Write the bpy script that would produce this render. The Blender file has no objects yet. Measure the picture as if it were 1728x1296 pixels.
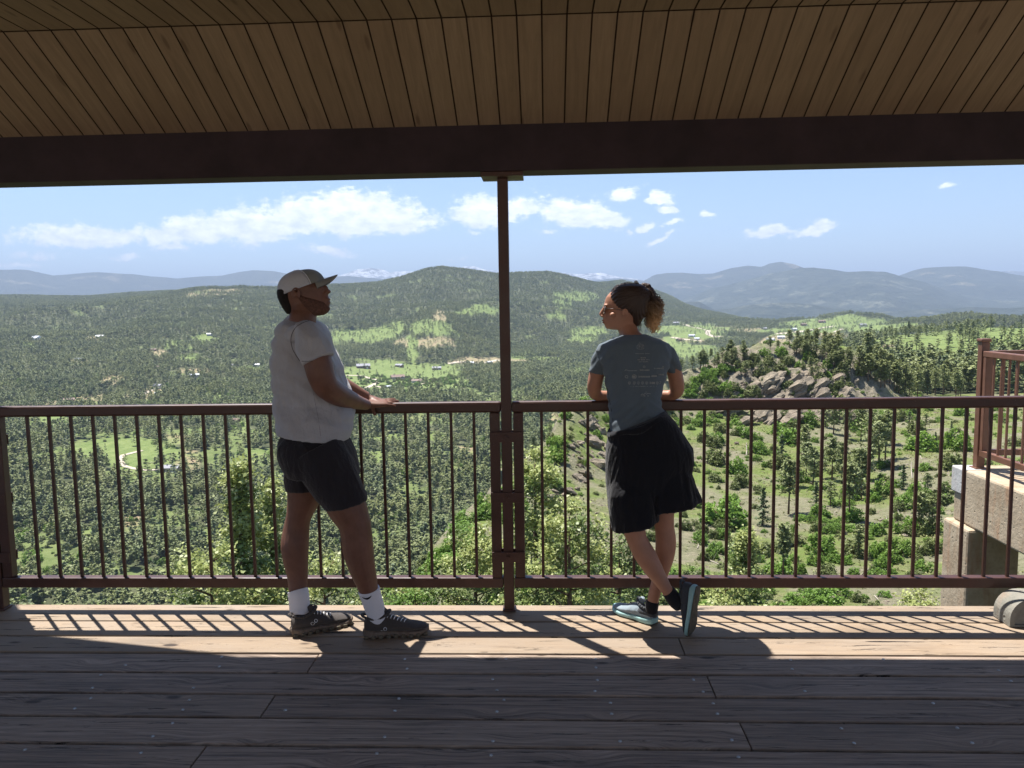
import bpy, bmesh, math, random
import numpy as np
from mathutils import Vector, Matrix, noise as mnoise
from mathutils.bvhtree import BVHTree

random.seed(7)
rng = np.random.default_rng(7)
scene = bpy.context.scene
COL = scene.collection

# ------------------------------------------------------------------ camera
CAM_F, CAM_P, CAM_R, CAM_Y, CAM_H = 1307.4, math.radians(5.8186), math.radians(-0.8856), math.radians(2.5095), 1.5439
RAIL_Y = 3.807
_f = np.array([-math.sin(CAM_Y)*math.cos(CAM_P), math.cos(CAM_Y)*math.cos(CAM_P), -math.sin(CAM_P)])
_r0 = np.array([math.cos(CAM_Y), math.sin(CAM_Y), 0.0])
_u0 = np.cross(_r0, _f)
_r = math.cos(CAM_R)*_r0 + math.sin(CAM_R)*_u0
_u = -math.sin(CAM_R)*_r0 + math.cos(CAM_R)*_u0
CAMPOS = np.array([0.0, 0.0, CAM_H])
cd = bpy.data.cameras.new('camera')
cd.sensor_width = 36.0
cd.lens = 36.0*CAM_F/1728.0
cd.clip_start = 0.05
cd.clip_end = 90000
cam = bpy.data.objects.new('camera', cd)
COL.objects.link(cam)
cam.matrix_world = Matrix(((_r[0], _u[0], -_f[0], 0), (_r[1], _u[1], -_f[1], 0), (_r[2], _u[2], -_f[2], CAM_H), (0, 0, 0, 1)))
scene.camera = cam

# ------------------------------------------------------------------ light, sky, exposure
SUN_DIR = Vector((-0.27, 0.285, 1.0)).normalized()
SUN_EL = math.asin(SUN_DIR.z)
SUN_AZ = math.atan2(SUN_DIR.x, SUN_DIR.y)
sd = bpy.data.lights.new('sun', 'SUN')
sd.energy = 5.0
sd.angle = math.radians(0.5)
sd.color = (1.0, 0.955, 0.89)
sun = bpy.data.objects.new('sun', sd)
COL.objects.link(sun)
sun.rotation_euler = (-SUN_DIR).to_track_quat('-Z', 'Y').to_euler()
scene.view_settings.view_transform = 'Standard'
scene.view_settings.look = 'None'
scene.view_settings.exposure = EXPOSURE = 1.15
scene.view_settings.gamma = 1.0
scene.view_settings.use_curve_mapping = False

def pix_ray(x, y):
    v = _f + _r*(x-864)/CAM_F - _u*(y-648)/CAM_F
    return v/np.linalg.norm(v)

def at(px, py, Y):
    """world point seen at photo pixel (px, py) on the upright plane y = Y"""
    v = pix_ray(px, py)
    t = Y/v[1]
    return Vector(CAMPOS + v*t)

def on_z(px, py, z=0.0):
    v = pix_ray(px, py)
    return Vector(CAMPOS + v*((z-CAM_H)/v[2]))

def project(P):
    v = np.asarray(P, float)-CAMPOS
    d = v@_f
    return 864+CAM_F*(v@_r)/d, 648-CAM_F*(v@_u)/d, d

# ------------------------------------------------------------------ node helpers
class NT:
    def __init__(self, tree):
        self.t = tree
        self.n = tree.nodes
        self.l = tree.links
    def new(self, typ, **kw):
        nd = self.n.new(typ)
        for k, v in kw.items():
            if k.startswith('_'):
                setattr(nd, k[1:], v)
            else:
                key = k
                sock = nd.inputs[int(k[1:])] if (k[0] == 'i' and k[1:].isdigit()) else nd.inputs[key.replace('_', ' ')]
                self.put(sock, v)
        return nd
    def put(self, sock, v):
        if isinstance(v, bpy.types.NodeSocket):
            self.l.new(v, sock)
        elif isinstance(v, bpy.types.Node):
            self.l.new(v.outputs[0], sock)
        else:
            if isinstance(v, (tuple, list)) and len(v) == 3 and sock.type == 'RGBA':
                v = (*v, 1)
            sock.default_value = v
    def math(self, op, a, b=0.0, c=None, clamp=False):
        nd = self.n.new('ShaderNodeMath')
        nd.operation = op
        nd.use_clamp = clamp
        self.put(nd.inputs[0], a)
        self.put(nd.inputs[1], b)
        if c is not None:
            self.put(nd.inputs[2], c)
        return nd.outputs[0]
    def mix(self, fac, a, b, mode='MIX'):
        nd = self.n.new('ShaderNodeMix')
        nd.data_type = 'RGBA'
        nd.blend_type = mode
        nd.clamp_factor = True
        self.put(nd.inputs[0], fac)
        self.put(nd.inputs[6], a)
        self.put(nd.inputs[7], b)
        return nd.outputs[2]
    def ramp(self, fac, stops, interp='LINEAR'):
        nd = self.n.new('ShaderNodeValToRGB')
        cr = nd.color_ramp
        cr.interpolation = interp
        while len(cr.elements) < len(stops):
            cr.elements.new(0.5)
        for e, (p, c) in zip(cr.elements, stops):
            e.position = p
            e.color = (*c, 1) if len(c) == 3 else c
        self.put(nd.inputs[0], fac)
        return nd.outputs[0]
    def rng(self, v, a, b, c, d, smooth=False):
        nd = self.n.new('ShaderNodeMapRange')
        if smooth:
            nd.interpolation_type = 'SMOOTHSTEP'
        for i, x in enumerate((v, a, b, c, d)):
            self.put(nd.inputs[i], x)
        return nd.outputs[0]
    def noise(self, vec, scale, detail=3, rough=0.55, dist=0.0):
        nd = self.n.new('ShaderNodeTexNoise')
        if vec is not None:
            self.put(nd.inputs['Vector'], vec)
        nd.inputs['Scale'].default_value = scale
        nd.inputs['Detail'].default_value = detail
        nd.inputs['Roughness'].default_value = rough
        nd.inputs['Distortion'].default_value = dist
        return nd.outputs[0]
    def mapping(self, vec, scale=(1, 1, 1), loc=(0, 0, 0), rot=(0, 0, 0)):
        nd = self.n.new('ShaderNodeMapping')
        self.put(nd.inputs[0], vec)
        nd.inputs[1].default_value = loc
        nd.inputs[2].default_value = rot
        nd.inputs[3].default_value = scale
        return nd.outputs[0]

def material(name, rough=0.6, spec=0.4, metallic=0.0):
    m = bpy.data.materials.new(name)
    m.use_nodes = True
    t = NT(m.node_tree)
    b = m.node_tree.nodes['Principled BSDF']
    b.inputs['Roughness'].default_value = rough
    b.inputs['Specular IOR Level'].default_value = spec
    b.inputs['Metallic'].default_value = metallic
    return m, t, b

def bump(t, b, height, strength=0.3, dist=0.01):
    nd = t.n.new('ShaderNodeBump')
    nd.inputs['Strength'].default_value = strength
    nd.inputs['Distance'].default_value = dist
    t.put(nd.inputs['Height'], height)
    t.l.new(nd.outputs[0], b.inputs['Normal'])

def objco(t):
    return t.n.new('ShaderNodeTexCoord').outputs['Object']

def simple_mat(name, c, rough=0.6, spec=0.4, var=0.2, scale=20, bmp=0.2, bdist=0.002, metallic=0.0, c2=None):
    m, t, b = material(name, rough, spec, metallic)
    co = objco(t)
    n = t.noise(co, scale, 5, 0.6)
    lo = tuple(x*(1-var) for x in c)
    hi = c2 if c2 else tuple(min(1, x*(1+var)) for x in c)
    t.put(b.inputs['Base Color'], t.ramp(n, [(0.3, lo), (0.7, hi)]))
    if bmp:
        bump(t, b, t.noise(co, scale*4, 3, 0.6), bmp, bdist)
    return m

# ------------------------------------------------------------------ world: physical sky plus procedural clouds
def build_world():
    w = bpy.data.worlds.new('World')
    scene.world = w
    w.use_nodes = True
    t = NT(w.node_tree)
    bg = w.node_tree.nodes['Background']
    sky = t.n.new('ShaderNodeTexSky')
    sky.sky_type = 'NISHITA'
    sky.sun_disc = False
    sky.sun_elevation = SUN_EL
    sky.sun_rotation = SUN_AZ
    sky.altitude = 2300
    sky.air_density = 1.0
    sky.dust_density = 0.6
    sky.ozone_density = 1.6
    tc = t.n.new('ShaderNodeTexCoord').outputs['Generated']
    sep = t.n.new('ShaderNodeSeparateXYZ')
    t.l.new(tc, sep.inputs[0])
    # direction -> azimuth-like and elevation-like slopes
    u = t.math('DIVIDE', sep.outputs[0], t.math('MAXIMUM', sep.outputs[1], 0.05))
    hyp = t.math('SQRT', t.math('ADD', t.math('POWER', sep.outputs[0], 2), t.math('POWER', sep.outputs[1], 2)))
    v = t.math('DIVIDE', sep.outputs[2], t.math('MAXIMUM', hyp, 0.05))
    comb = t.n.new('ShaderNodeCombineXYZ')
    t.l.new(u, comb.inputs[0]); t.l.new(v, comb.inputs[1])
    co = comb.outputs[0]
    wn = t.n.new('ShaderNodeTexNoise'); wn.inputs['Scale'].default_value = 14; wn.inputs['Detail'].default_value = 6
    wn.inputs['Roughness'].default_value = 0.6
    t.l.new(t.mapping(co, (1, 1.6, 1)), wn.inputs['Vector'])
    wsep = t.n.new('ShaderNodeSeparateColor'); t.l.new(wn.outputs[1], wsep.inputs[0])
    wu = t.math('ADD', u, t.math('MULTIPLY', t.math('SUBTRACT', wsep.outputs[0], 0.5), 0.07))
    wv = t.math('ADD', v, t.math('MULTIPLY', t.math('SUBTRACT', wsep.outputs[1], 0.5), 0.035))
    # cumulus bodies: px, py, half width, half height, tilt (px/px), strength
    blobs = [(150, 404, 112, 20, -0.02, 1.15), (215, 400, 50, 16, -.05, 1.0), (320, 398, 85, 32, -0.12, 1.1), (430, 383, 110, 38, -0.08, 1.15), (560, 368, 120, 42, 0.0, 1.25), (655, 366, 90, 34, 0.08, 1.15),
             (560, 425, 52, 10, 0.02, .95), (290, 425, 45, 12, 0, .75), (210, 438, 50, 7, 0, .75), (60, 432, 60, 9, 0, .7), (20, 448, 55, 7, 0, .75),
             (820, 362, 72, 32, 0.05, 1.15), (880, 352, 70, 28, 0, 1.0), (970, 362, 90, 30, 0.08, 1.15), (1030, 366, 45, 20, 0.1, 1.0), (920, 392, 26, 7, 0, .8), (1062, 325, 30, 14, -0.1, 1.15), (800, 388, 30, 9, 0, .7),
             (1114, 336, 24, 13, 0.2, 1.1), (1121, 357, 14, 9, 0, 1.0), (1090, 382, 15, 10, -0.4, 1.1), (1128, 376, 22, 6, -0.1, .8), (1122, 401, 24, 9, -0.5, 1.0),
             (1192, 369, 18, 10, 0.1, .95), (1305, 389, 42, 13, -0.2, 1.15), (1378, 383, 36, 12, -0.15, 1.15), (1604, 314, 26, 8, 0, .8), (777, 441, 22, 6, 0, .7), (1062, 392, 10, 7, 0, .6)]
    total = None
    for (px, py, hw, hh, tilt, s) in blobs:
        d = pix_ray(px, py)
        bu = d[0]/d[1]; bv = d[2]/math.hypot(d[0], d[1])
        su = hw/CAM_F*(1+bu*bu); sv = hh/CAM_F
        du = t.math('MULTIPLY', t.math('SUBTRACT', wu, bu), 1/su)
        dv0 = t.math('SUBTRACT', wv, bv)
        dv = t.math('MULTIPLY', t.math('ADD', dv0, t.math('MULTIPLY', t.math('SUBTRACT', wu, bu), tilt+0.0155)), 1/sv)
        # flatter underside
        dv = t.math('MULTIPLY', dv, t.math('SUBTRACT', 1.15, t.math('MULTIPLY', t.math('SIGN', dv), 0.25)))
        r2 = t.math('ADD', t.math('POWER', t.math('ABSOLUTE', du), 2.0), t.math('POWER', t.math('ABSOLUTE', dv), 2.0))
        k = t.math('MULTIPLY', t.math('EXPONENT', t.math('MULTIPLY', r2, -1.0)), s)
        total = k if total is None else t.math('MAXIMUM', total, k)
    n1 = t.noise(t.mapping(co, (1, 1.35, 1)), 34, 10, 0.66, 0.1)
    n2 = t.noise(t.mapping(co, (1, 2.0, 1), (3.1, 1.7, 0)), 95, 6, 0.6, 0.2)
    dens = t.math('ADD', total, t.math('ADD', t.math('MULTIPLY', t.math('SUBTRACT', n1, 0.5), 1.35), t.math('MULTIPLY', t.math('SUBTRACT', n2, 0.5), 0.75)))
    front = t.math('GREATER_THAN', sep.outputs[1], 0.1)
    alpha = t.math('MULTIPLY', t.rng(dens, 0.38, 0.82, 0.0, 0.96, True), front)
    shade = t.noise(t.mapping(co, (1, 2.2, 1), (0.0, 0.012, 0)), 40, 6, 0.6)
    ccol = t.mix(t.rng(shade, 0.32, 0.62, 0, 1), CLOUD_LO, CLOUD_HI)
    mixed = t.mix(alpha, sky.outputs[0], ccol)
    t.l.new(mixed, bg.inputs[0])
    bg.inputs[1].default_value = 0.088
CLOUD_LO = (6.6, 7.1, 7.8); CLOUD_HI = (10.4, 10.4, 10.5)
build_world()

# ------------------------------------------------------------------ object helpers
def tag(o, label=None, cat=None, group=None, kind=None):
    if label: o['label'] = label
    if cat: o['category'] = cat
    if group: o['group'] = group
    if kind: o['kind'] = kind
    return o

def empty(name, loc=(0, 0, 0), rz=0.0):
    o = bpy.data.objects.new(name, None)
    o.location = loc
    o.rotation_euler = (0, 0, rz)
    o.empty_display_size = 0.1
    COL.objects.link(o)
    return o

def link(name, me, mat=None, parent=None, smooth=False):
    """world-space mesh -> object, placed at the parent's frame"""
    o = bpy.data.objects.new(name, me)
    if mat is not None:
        for m in (mat if isinstance(mat, (list, tuple)) else [mat]):
            me.materials.append(m)
    if smooth:
        me.polygons.foreach_set('use_smooth', [True]*len(me.polygons))
    COL.objects.link(o)
    if parent is not None:
        o.parent = parent
    return o

def local(o, parent):
    """o's mesh was made in world space: move it into its (unscaled, possibly rotated) parent's frame"""
    mw = Matrix.Translation(parent_world(parent)) @ Matrix.Rotation(parent.rotation_euler.z, 4, 'Z')
    o.data.transform(mw.inverted())
    return o

def parent_world(p):
    v = Vector(p.location)
    q = p.parent
    while q is not None:
        v = v + Vector(q.location)
        q = q.parent
    return v

def bm_box(bm, x0, x1, y0, y1, z0, z1, bev=0.0, mi=0):
    vs = [bm.verts.new(p) for p in ((x0, y0, z0), (x1, y0, z0), (x1, y1, z0), (x0, y1, z0), (x0, y0, z1), (x1, y0, z1), (x1, y1, z1), (x0, y1, z1))]
    fs = [bm.faces.new([vs[i] for i in q]) for q in ((3, 2, 1, 0), (4, 5, 6, 7), (0, 1, 5, 4), (1, 2, 6, 5), (2, 3, 7, 6), (3, 0, 4, 7))]
    for f in fs: f.material_index = mi
    if bev > 0:
        es = list({e for f in fs for e in f.edges})
        bmesh.ops.bevel(bm, geom=es, offset=bev, segments=2, affect='EDGES', profile=0.5)
    return vs

def bm_tube(bm, pts, radii, seg=10, caps=True, mi=0, squash=None):
    """tube along points; squash = (axis Vector, factor) flattens the section"""
    pts = [Vector(p) for p in pts]
    n = len(pts)
    rings = []
    prev = None
    for i, p in enumerate(pts):
        d = (pts[min(i+1, n-1)]-pts[max(i-1, 0)]).normalized()
        if prev is None:
            a = d.orthogonal().normalized()
        else:
            a = (prev-d*prev.dot(d))
            a = a.normalized() if a.length > 1e-6 else d.orthogonal().normalized()
        prev = a
        b = d.cross(a)
        r = radii[i] if isinstance(radii, (list, tuple)) else radii
        ring = []
        for k in range(seg):
            an = 2*math.pi*k/seg
            off = (a*math.cos(an)+b*math.sin(an))*r
            if squash is not None:
                ax, fac = squash
                off = off-ax*off.dot(ax)*(1-fac)
            ring.append(bm.verts.new(p+off))
        rings.append(ring)
    fs = []
    for i in range(n-1):
        for k in range(seg):
            fs.append(bm.faces.new((rings[i][k], rings[i][(k+1) % seg], rings[i+1][(k+1) % seg], rings[i+1][k])))
    if caps:
        fs.append(bm.faces.new(list(reversed(rings[0]))))
        fs.append(bm.faces.new(rings[-1]))
    for f in fs:
        f.material_index = mi
        f.smooth = True
    return rings

def bm_obj(name, bm, mat, parent=None, smooth=False):
    me = bpy.data.meshes.new(name)
    bmesh.ops.recalc_face_normals(bm, faces=bm.faces)
    bm.to_mesh(me)
    bm.free()
    o = link(name, me, mat, parent, smooth)
    if parent is not None:
        local(o, parent)
    return o

def np_mesh(name, V, Q, smooth=False):
    """V (n,3), Q (m,k) equal-size polygons"""
    me = bpy.data.meshes.new(name)
    V = np.ascontiguousarray(V, dtype=np.float32)
    Q = np.ascontiguousarray(Q, dtype=np.int32)
    m, k = Q.shape
    me.vertices.add(len(V)); me.vertices.foreach_set('co', V.ravel())
    me.loops.add(m*k); me.loops.foreach_set('vertex_index', Q.ravel())
    me.polygons.add(m); me.polygons.foreach_set('loop_start', np.arange(0, m*k, k, dtype=np.int32))
    me.update(calc_edges=True)
    if smooth:
        me.polygons.foreach_set('use_smooth', np.ones(m, bool))
    return me

def copy_tree(o, parent=None, link_col=COL):
    c = o.copy()
    link_col.objects.link(c)
    if parent is not None:
        c.parent = parent
    for ch in list(o.children):
        copy_tree(ch, c)
    return c
# ================================================================== PAVILION AND DECK
def wood_deck_mat():
    m, t, b = material('weathered deck wood', 0.75, 0.25)
    co = objco(t)
    rnd = t.n.new('ShaderNodeAttribute'); rnd.attribute_name = 'board'
    br = rnd.outputs['Fac']
    off = t.n.new('ShaderNodeCombineXYZ')
    t.put(off.inputs[0], t.math('MULTIPLY', br, 37.0)); t.put(off.inputs[1], t.math('MULTIPLY', br, 5.0)); t.put(off.inputs[2], t.math('MULTIPLY', br, 11.0))
    add = t.n.new('ShaderNodeVectorMath'); add.operation = 'ADD'
    t.put(add.inputs[0], co); t.put(add.inputs[1], off.outputs[0])
    p = add.outputs[0]
    wn = t.noise(t.mapping(p, (1.2, 6, 1)), 1.6, 4, 0.6)
    # knots
    vor = t.n.new('ShaderNodeTexVoronoi'); vor.inputs['Scale'].default_value = 1.0
    vor.inputs['Randomness'].default_value = 1.0
    t.put(vor.inputs['Vector'], t.mapping(p, (2.6, 6.5, 1)))
    kd = vor.outputs['Distance']
    warp = t.math('MULTIPLY', t.math('SUBTRACT', 1.0, t.rng(kd, 0.0, 0.45, 0, 1, True)), 0.045)
    sep = t.n.new('ShaderNodeSeparateXYZ'); t.put(sep.inputs[0], p)
    yy = t.math('ADD', sep.outputs[1], t.math('ADD', t.math('MULTIPLY', wn, 0.03), warp))
    cb = t.n.new('ShaderNodeCombineXYZ')
    t.put(cb.inputs[0], t.math('MULTIPLY', sep.outputs[0], 0.03)); t.put(cb.inputs[1], yy)
    grain = t.math('ADD', t.math('MULTIPLY', t.noise(cb.outputs[0], 60, 6, 0.7), 0.75), t.math('MULTIPLY', t.noise(cb.outputs[0], 210, 4, 0.65), 0.25))
    grain2 = t.noise(cb.outputs[0], 420, 3, 0.6)
    crack = t.noise(t.mapping(p, (0.9, 15, 1)), 3.0, 8, 0.75, 0.5)
    crackm = t.rng(crack, 0.60, 0.64, 0, 1, True)
    base = t.mix(br, (0.30, 0.232, 0.16), (0.38, 0.285, 0.19))
    base = t.mix(t.rng(grain, 0.3, 0.7, 0, 1), t.mix(0.55, base, (0.19, 0.125, 0.085)), base)
    base = t.mix(t.rng(t.noise(t.mapping(p, (1, 3, 1)), 2.2, 4, 0.6), 0.35, 0.7, 0, 0.65), base, (0.30, 0.25, 0.20))
    base = t.mix(t.math('MULTIPLY', t.rng(kd, 0.055, 0.13, 1, 0, True), 0.92), base, (0.055, 0.032, 0.022))
    base = t.mix(t.math('MULTIPLY', crackm, 0.85), base, (0.03, 0.022, 0.018))
    # weathered boards under the roof; their colour is raised to lighten the shade
    wear = t.n.new('ShaderNodeAttribute'); wear.attribute_name = 'grey'
    base = t.mix(wear.outputs['Fac'], base, t.mix(t.rng(grain, 0.37, 0.67, 0, 1), (0.115, 0.085, 0.064), t.mix(br, (0.40, 0.305, 0.235), (0.57, 0.445, 0.355))))
    base = t.mix(t.math('MULTIPLY', t.rng(kd, 0.05, 0.11, 1, 0, True), 0.8), base, (0.035, 0.026, 0.02))
    base = t.mix(t.math('MULTIPLY', crackm, 0.9), base, (0.018, 0.014, 0.012))
    base = t.mix(t.rng(t.noise(t.mapping(p, (0.7, 2.5, 1)), 1.7, 5, 0.65), 0.5, 0.72, 0, 0.45), base, (0.06, 0.05, 0.045))
    t.put(b.inputs['Base Color'], base)
    t.put(b.inputs['Roughness'], t.rng(grain, 0.3, 0.7, 0.55, 0.8))
    h = t.math('SUBTRACT', t.math('ADD', t.math('MULTIPLY', grain, 0.6), t.math('MULTIPLY', grain2, 0.25)), t.math('MULTIPLY', crackm, 1.6))
    bump(t, b, h, 0.8, 0.005)
    return m

M = {}
M['deck'] = wood_deck_mat()
M['galv'] = simple_mat('galvanised screw', (0.36, 0.36, 0.36), 0.45, 0.5, 0.4, 60, 0, metallic=0.4)

def steel_mat(name, c, scale=9):
    m, t, b = material(name, 0.38, 0.5)
    co = objco(t)
    n = t.noise(co, scale, 5, 0.6)
    n2 = t.noise(co, 160, 3, 0.6)
    base = t.ramp(n, [(0.3, tuple(x*0.8 for x in c)), (0.7, tuple(x*1.2 for x in c))])
    base = t.mix(t.rng(n2, 0.66, 0.74, 0, 0.6), base, (0.32, 0.22, 0.18))
    t.put(b.inputs['Base Color'], base)
    t.put(b.inputs['Roughness'], t.rng(n, 0.3, 0.7, 0.32, 0.55))
    bump(t, b, n2, 0.15, 0.0008)
    return m
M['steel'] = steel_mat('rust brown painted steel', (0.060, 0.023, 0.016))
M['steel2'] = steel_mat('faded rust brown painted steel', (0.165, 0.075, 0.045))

# ---- deck floor: separate boards with gaps, one floor
BOARD_EDGES = [3.875, 3.656, 3.477, 3.301, 3.115, 2.934, 2.754, 2.569]
while BOARD_EDGES[-1] > -1.9:
    BOARD_EDGES.append(BOARD_EDGES[-1]-0.184)
def deck_floor():
    bm = bmesh.new()
    lay = bm.faces.layers.float.new('board')
    lay2 = bm.faces.layers.float.new('grey')
    joints = {3: [on_z(575, 1088).x*0+1.0], 2: [0.62]}
    known = {0: [], 1: [], 2: [0.60], 3: [-1.03], 4: [0.655], 5: [-1.10], 6: [0.70], 7: [-1.22]}
    jr = random.Random(3)
    for i in range(len(BOARD_EDGES)-1):
        y1 = BOARD_EDGES[i]-0.0065
        y0 = BOARD_EDGES[i+1]+0.0065
        xs = [-9.0, 2.9 if i < 30 else 2.9]
        cuts = known.get(i)
        if cuts is None:
            cuts = [jr.uniform(-1.5, 1.5)]
        pts = sorted([xs[0]]+[c for c in cuts]+[c-3.66 for c in cuts if c-3.66 > -8.5]+[c+3.66 for c in cuts if c+3.66 < 2.7]+[xs[1]+4.0])
        if i == 0:
            pts = [-9.0, 6.9]
        for k in range(len(pts)-1):
            before = len(bm.faces)
            dz = jr.uniform(-0.0015, 0.002)
            bm_box(bm, pts[k]+0.002, pts[k+1]-0.002, y0+jr.uniform(0, .0015), y1-jr.uniform(0, .0015), -0.045, dz, 0.004)
            bm.faces.ensure_lookup_table()
            r = jr.random()
            g = 0.0 if i <= 1 else (0.12 if i == 2 else min(1, 0.66+0.34*jr.random()))  # boards past the sunlit strip take the colour raised for shade
            for f in bm.faces[before:]:
                f[lay] = r; f[lay2] = g
    o = bm_obj('deck_floor', bm, M['deck'])
    tag(o, kind='structure')
    # screw heads, pairs over every joist
    sb = bmesh.new()
    bmesh.ops.create_cone(sb, cap_ends=True, segments=10, radius1=0.0070, radius2=0.0054, depth=0.003)
    sm = bpy.data.meshes.new('screw'); sb.to_mesh(sm); sb.free(); sm.materials.append(M['galv'])
    pr = random.Random(5)
    cnt = 0
    for i in range(3, 9):
        y1, y0 = BOARD_EDGES[i], BOARD_EDGES[i+1]
        off = pr.uniform(-0.05, 0.05)
        for k in range(-5, 6):
            for fy in (0.25, 0.75):
                if pr.random() < 0.42: continue
                x = 0.61*k*0.68+off+pr.uniform(-0.02, 0.02)+0.2
                y = y0+(y1-y0)*fy+pr.uniform(-0.012, 0.012)
                px, py, d = project((x, y, 0))
                if not (5 < px < 1723 and py < 1292) or cnt >= 99: continue
                s = bpy.data.objects.new('screw', sm)
                s.location = (x, y, 0.0035); s.rotation_euler = (pr.uniform(-.12, .12), pr.uniform(-.12, .12), 0)
                s.parent = o
                COL.objects.link(s); cnt += 1
    # joists and rim beam that carry the boards
    jb = bmesh.new()
    bm_box(jb, -9, 6.8, 3.78, 3.85, -0.30, -0.047, 0.004)
    for k in range(-14, 11):
        bm_box(jb, k*0.61-0.02, k*0.61+0.02, -1.9, 3.777, -0.28, -0.047)
    bm_obj('floor_joists', jb, simple_mat('joist timber', (0.2, 0.15, 0.1), 0.8, 0.2, 0.3, 6), o)
    return o
deck = deck_floor()

# ---- roof
def ceiling_mat():
    m, t, b = material('stained tongue and groove ceiling', 0.6, 0.3)
    co = objco(t)
    sep = t.n.new('ShaderNodeSeparateXYZ'); t.put(sep.inputs[0], co)
    bi = t.math('FLOOR', t.math('MULTIPLY', sep.outputs[0], 10.0))
    wn = t.n.new('ShaderNodeTexWhiteNoise'); wn.noise_dimensions = '1D'; t.put(wn.inputs['W'], bi)
    p = t.mapping(co, (14, 1.2, 1.2))
    g = t.noise(p, 3.0, 6, 0.65, 0.6)
    blot = t.noise(co, 1.7, 4, 0.6)
    base = t.mix(t.rng(g, 0.3, 0.7, 0, 1), (0.215, 0.150, 0.092), (0.31, 0.22, 0.138))
    base = t.mix(t.math('MULTIPLY', wn.outputs['Value'], 0.35), base, (0.15, 0.098, 0.058))
    kv = t.n.new('ShaderNodeTexVoronoi'); kv.inputs['Scale'].default_value = 1.0; t.put(kv.inputs['Vector'], t.mapping(co, (10, 2.3, 2.3)))
    base = t.mix(t.math('MULTIPLY', t.rng(kv.outputs['Distance'], 0.05, 0.13, 1, 0, True), 0.55), base, (0.08, 0.045, 0.025))
    base = t.mix(t.rng(blot, 0.45, 0.75, 0, 0.45), base, (0.19, 0.118, 0.070))
    t.put(b.inputs['Base Color'], base)
    bump(t, b, g, 0.3, 0.003)
    return m
M['ceiling'] = ceiling_mat()
M['groove'] = simple_mat('dark groove', (0.045, 0.028, 0.018), 0.9, 0.1, 0.2, 20, 0)
M['beam'] = simple_mat('dark plum brown painted timber', (0.034, 0.020, 0.025), 0.65, 0.3, 0.3, 6, 0.35, 0.003)
M['shingle'] = simple_mat('brown asphalt shingles', (0.10, 0.075, 0.06), 0.9, 0.2, 0.4, 30, 0.6, 0.01)

ROOF_Y0, ROOF_Z0 = RAIL_Y-0.08, 2.385
SEAM_Y, SEAM_Z = 3.204, 2.687
def pavilion():
    root = tag(empty('pavilion_roof', (-0.2, 3.8, 2.17)), 'brown board ceiling and dark plum beam over the wooden deck', 'roof')
    # beam
    bm = bmesh.new()
    bm_box(bm, -7.5, 6.0, RAIL_Y-0.08, RAIL_Y+0.08, 2.172, 2.50, 0.004)
    bm_obj('roof_beam', bm, M['beam'], root)
    # ceiling boards: sloped field then level field, each board a real strip with a V groove between
    def boards(name, ya, za, yb, zb):
        bm = bmesh.new()
        dy, dz = yb-ya, zb-za
        L = math.hypot(dy, dz)
        nrm = Vector((0, dz/L, -dy/L))
        if nrm.z > 0: nrm = -nrm
        x = -7.5
        g = 0.0035
        while x < 6.0:
            x0, x1 = x+g, x+0.1-g
            prof = [(x-0.0005, 0.006), (x0, 0.0), (x1, 0.0), (x+0.1005, 0.006)]
            va, vb = [], []
            for (xx, dd) in prof:
                va.append(bm.verts.new(Vector((xx, ya, za))-nrm*dd)); vb.append(bm.verts.new(Vector((xx, yb, zb))-nrm*dd))
            for k in range(3):
                f = bm.faces.new((va[k], va[k+1], vb[k+1], vb[k]))
                f.material_index = 0 if k == 1 else 1
            x += 0.1
        # solid board behind the strips
        t0 = [(-7.5, ya, za), (6.0, ya, za), (6.0, yb, zb), (-7.5, yb, zb)]
        lo = [bm.verts.new(Vector(p)-nrm*0.0065) for p in t0]
        hi = [bm.verts.new(Vector(p)-nrm*0.03) for p in t0]
        for q in ((lo[0], lo[1], lo[2], lo[3]), (hi[3], hi[2], hi[1], hi[0])):
            f = bm.faces.new(q); f.material_index = 1
        for k in range(4):
            f = bm.faces.new((lo[k], hi[k], hi[(k+1) % 4], lo[(k+1) % 4])); f.material_index = 1
        return bm_obj(name, bm, [M['ceiling'], M['groove']], root)
    boards('sloped_ceiling', ROOF_Y0-0.002, ROOF_Z0, SEAM_Y+0.004, SEAM_Z-0.002)
    boards('level_ceiling', SEAM_Y-0.002, SEAM_Z+0.001, -1.3, SEAM_Z+0.001)
    # roofing above, with the angled corner that throws the slanting shadow at the left
    bm = bmesh.new()
    pts = [(6.0, 3.88), (-1.60, 3.88), (-2.37, 4.055), (-3.16, 4.21), (-3.75, 4.85), (-7.5, 4.85), (-7.5, SEAM_Y+.1), (6.0, SEAM_Y+.1)]
    def rz(y): return 2.56 if y > 3.7 else 2.56+(3.7-y)*0.577
    lo = [bm.verts.new((x, y, 2.52 if y > 3.5 else 2.76)) for x, y in pts]
    hi = [bm.verts.new((x, y, 2.56 if y > 3.5 else 2.86)) for x, y in pts]
    bm.faces.new(lo); bm.faces.new(list(reversed(hi)))
    for k in range(8):
        bm.faces.new((lo[k], lo[(k+1) % 8], hi[(k+1) % 8], hi[k]))
    bm_box(bm, -7.5, 6.0, -1.3, SEAM_Y+.08, 2.76, 2.86)
    bm_obj('roofing', bm, M['shingle'], root)
    # plates where the posts meet the beam
    for xc in (-0.197, -2.86, 2.47):
        bm = bmesh.new()
        bm_box(bm, xc-0.10, xc+0.10, RAIL_Y-0.083, RAIL_Y+0.083, 2.150, 2.170, 0.002)
        bm_obj('bearing_plate', bm, M['steel'], root)
pavilion()

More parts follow.
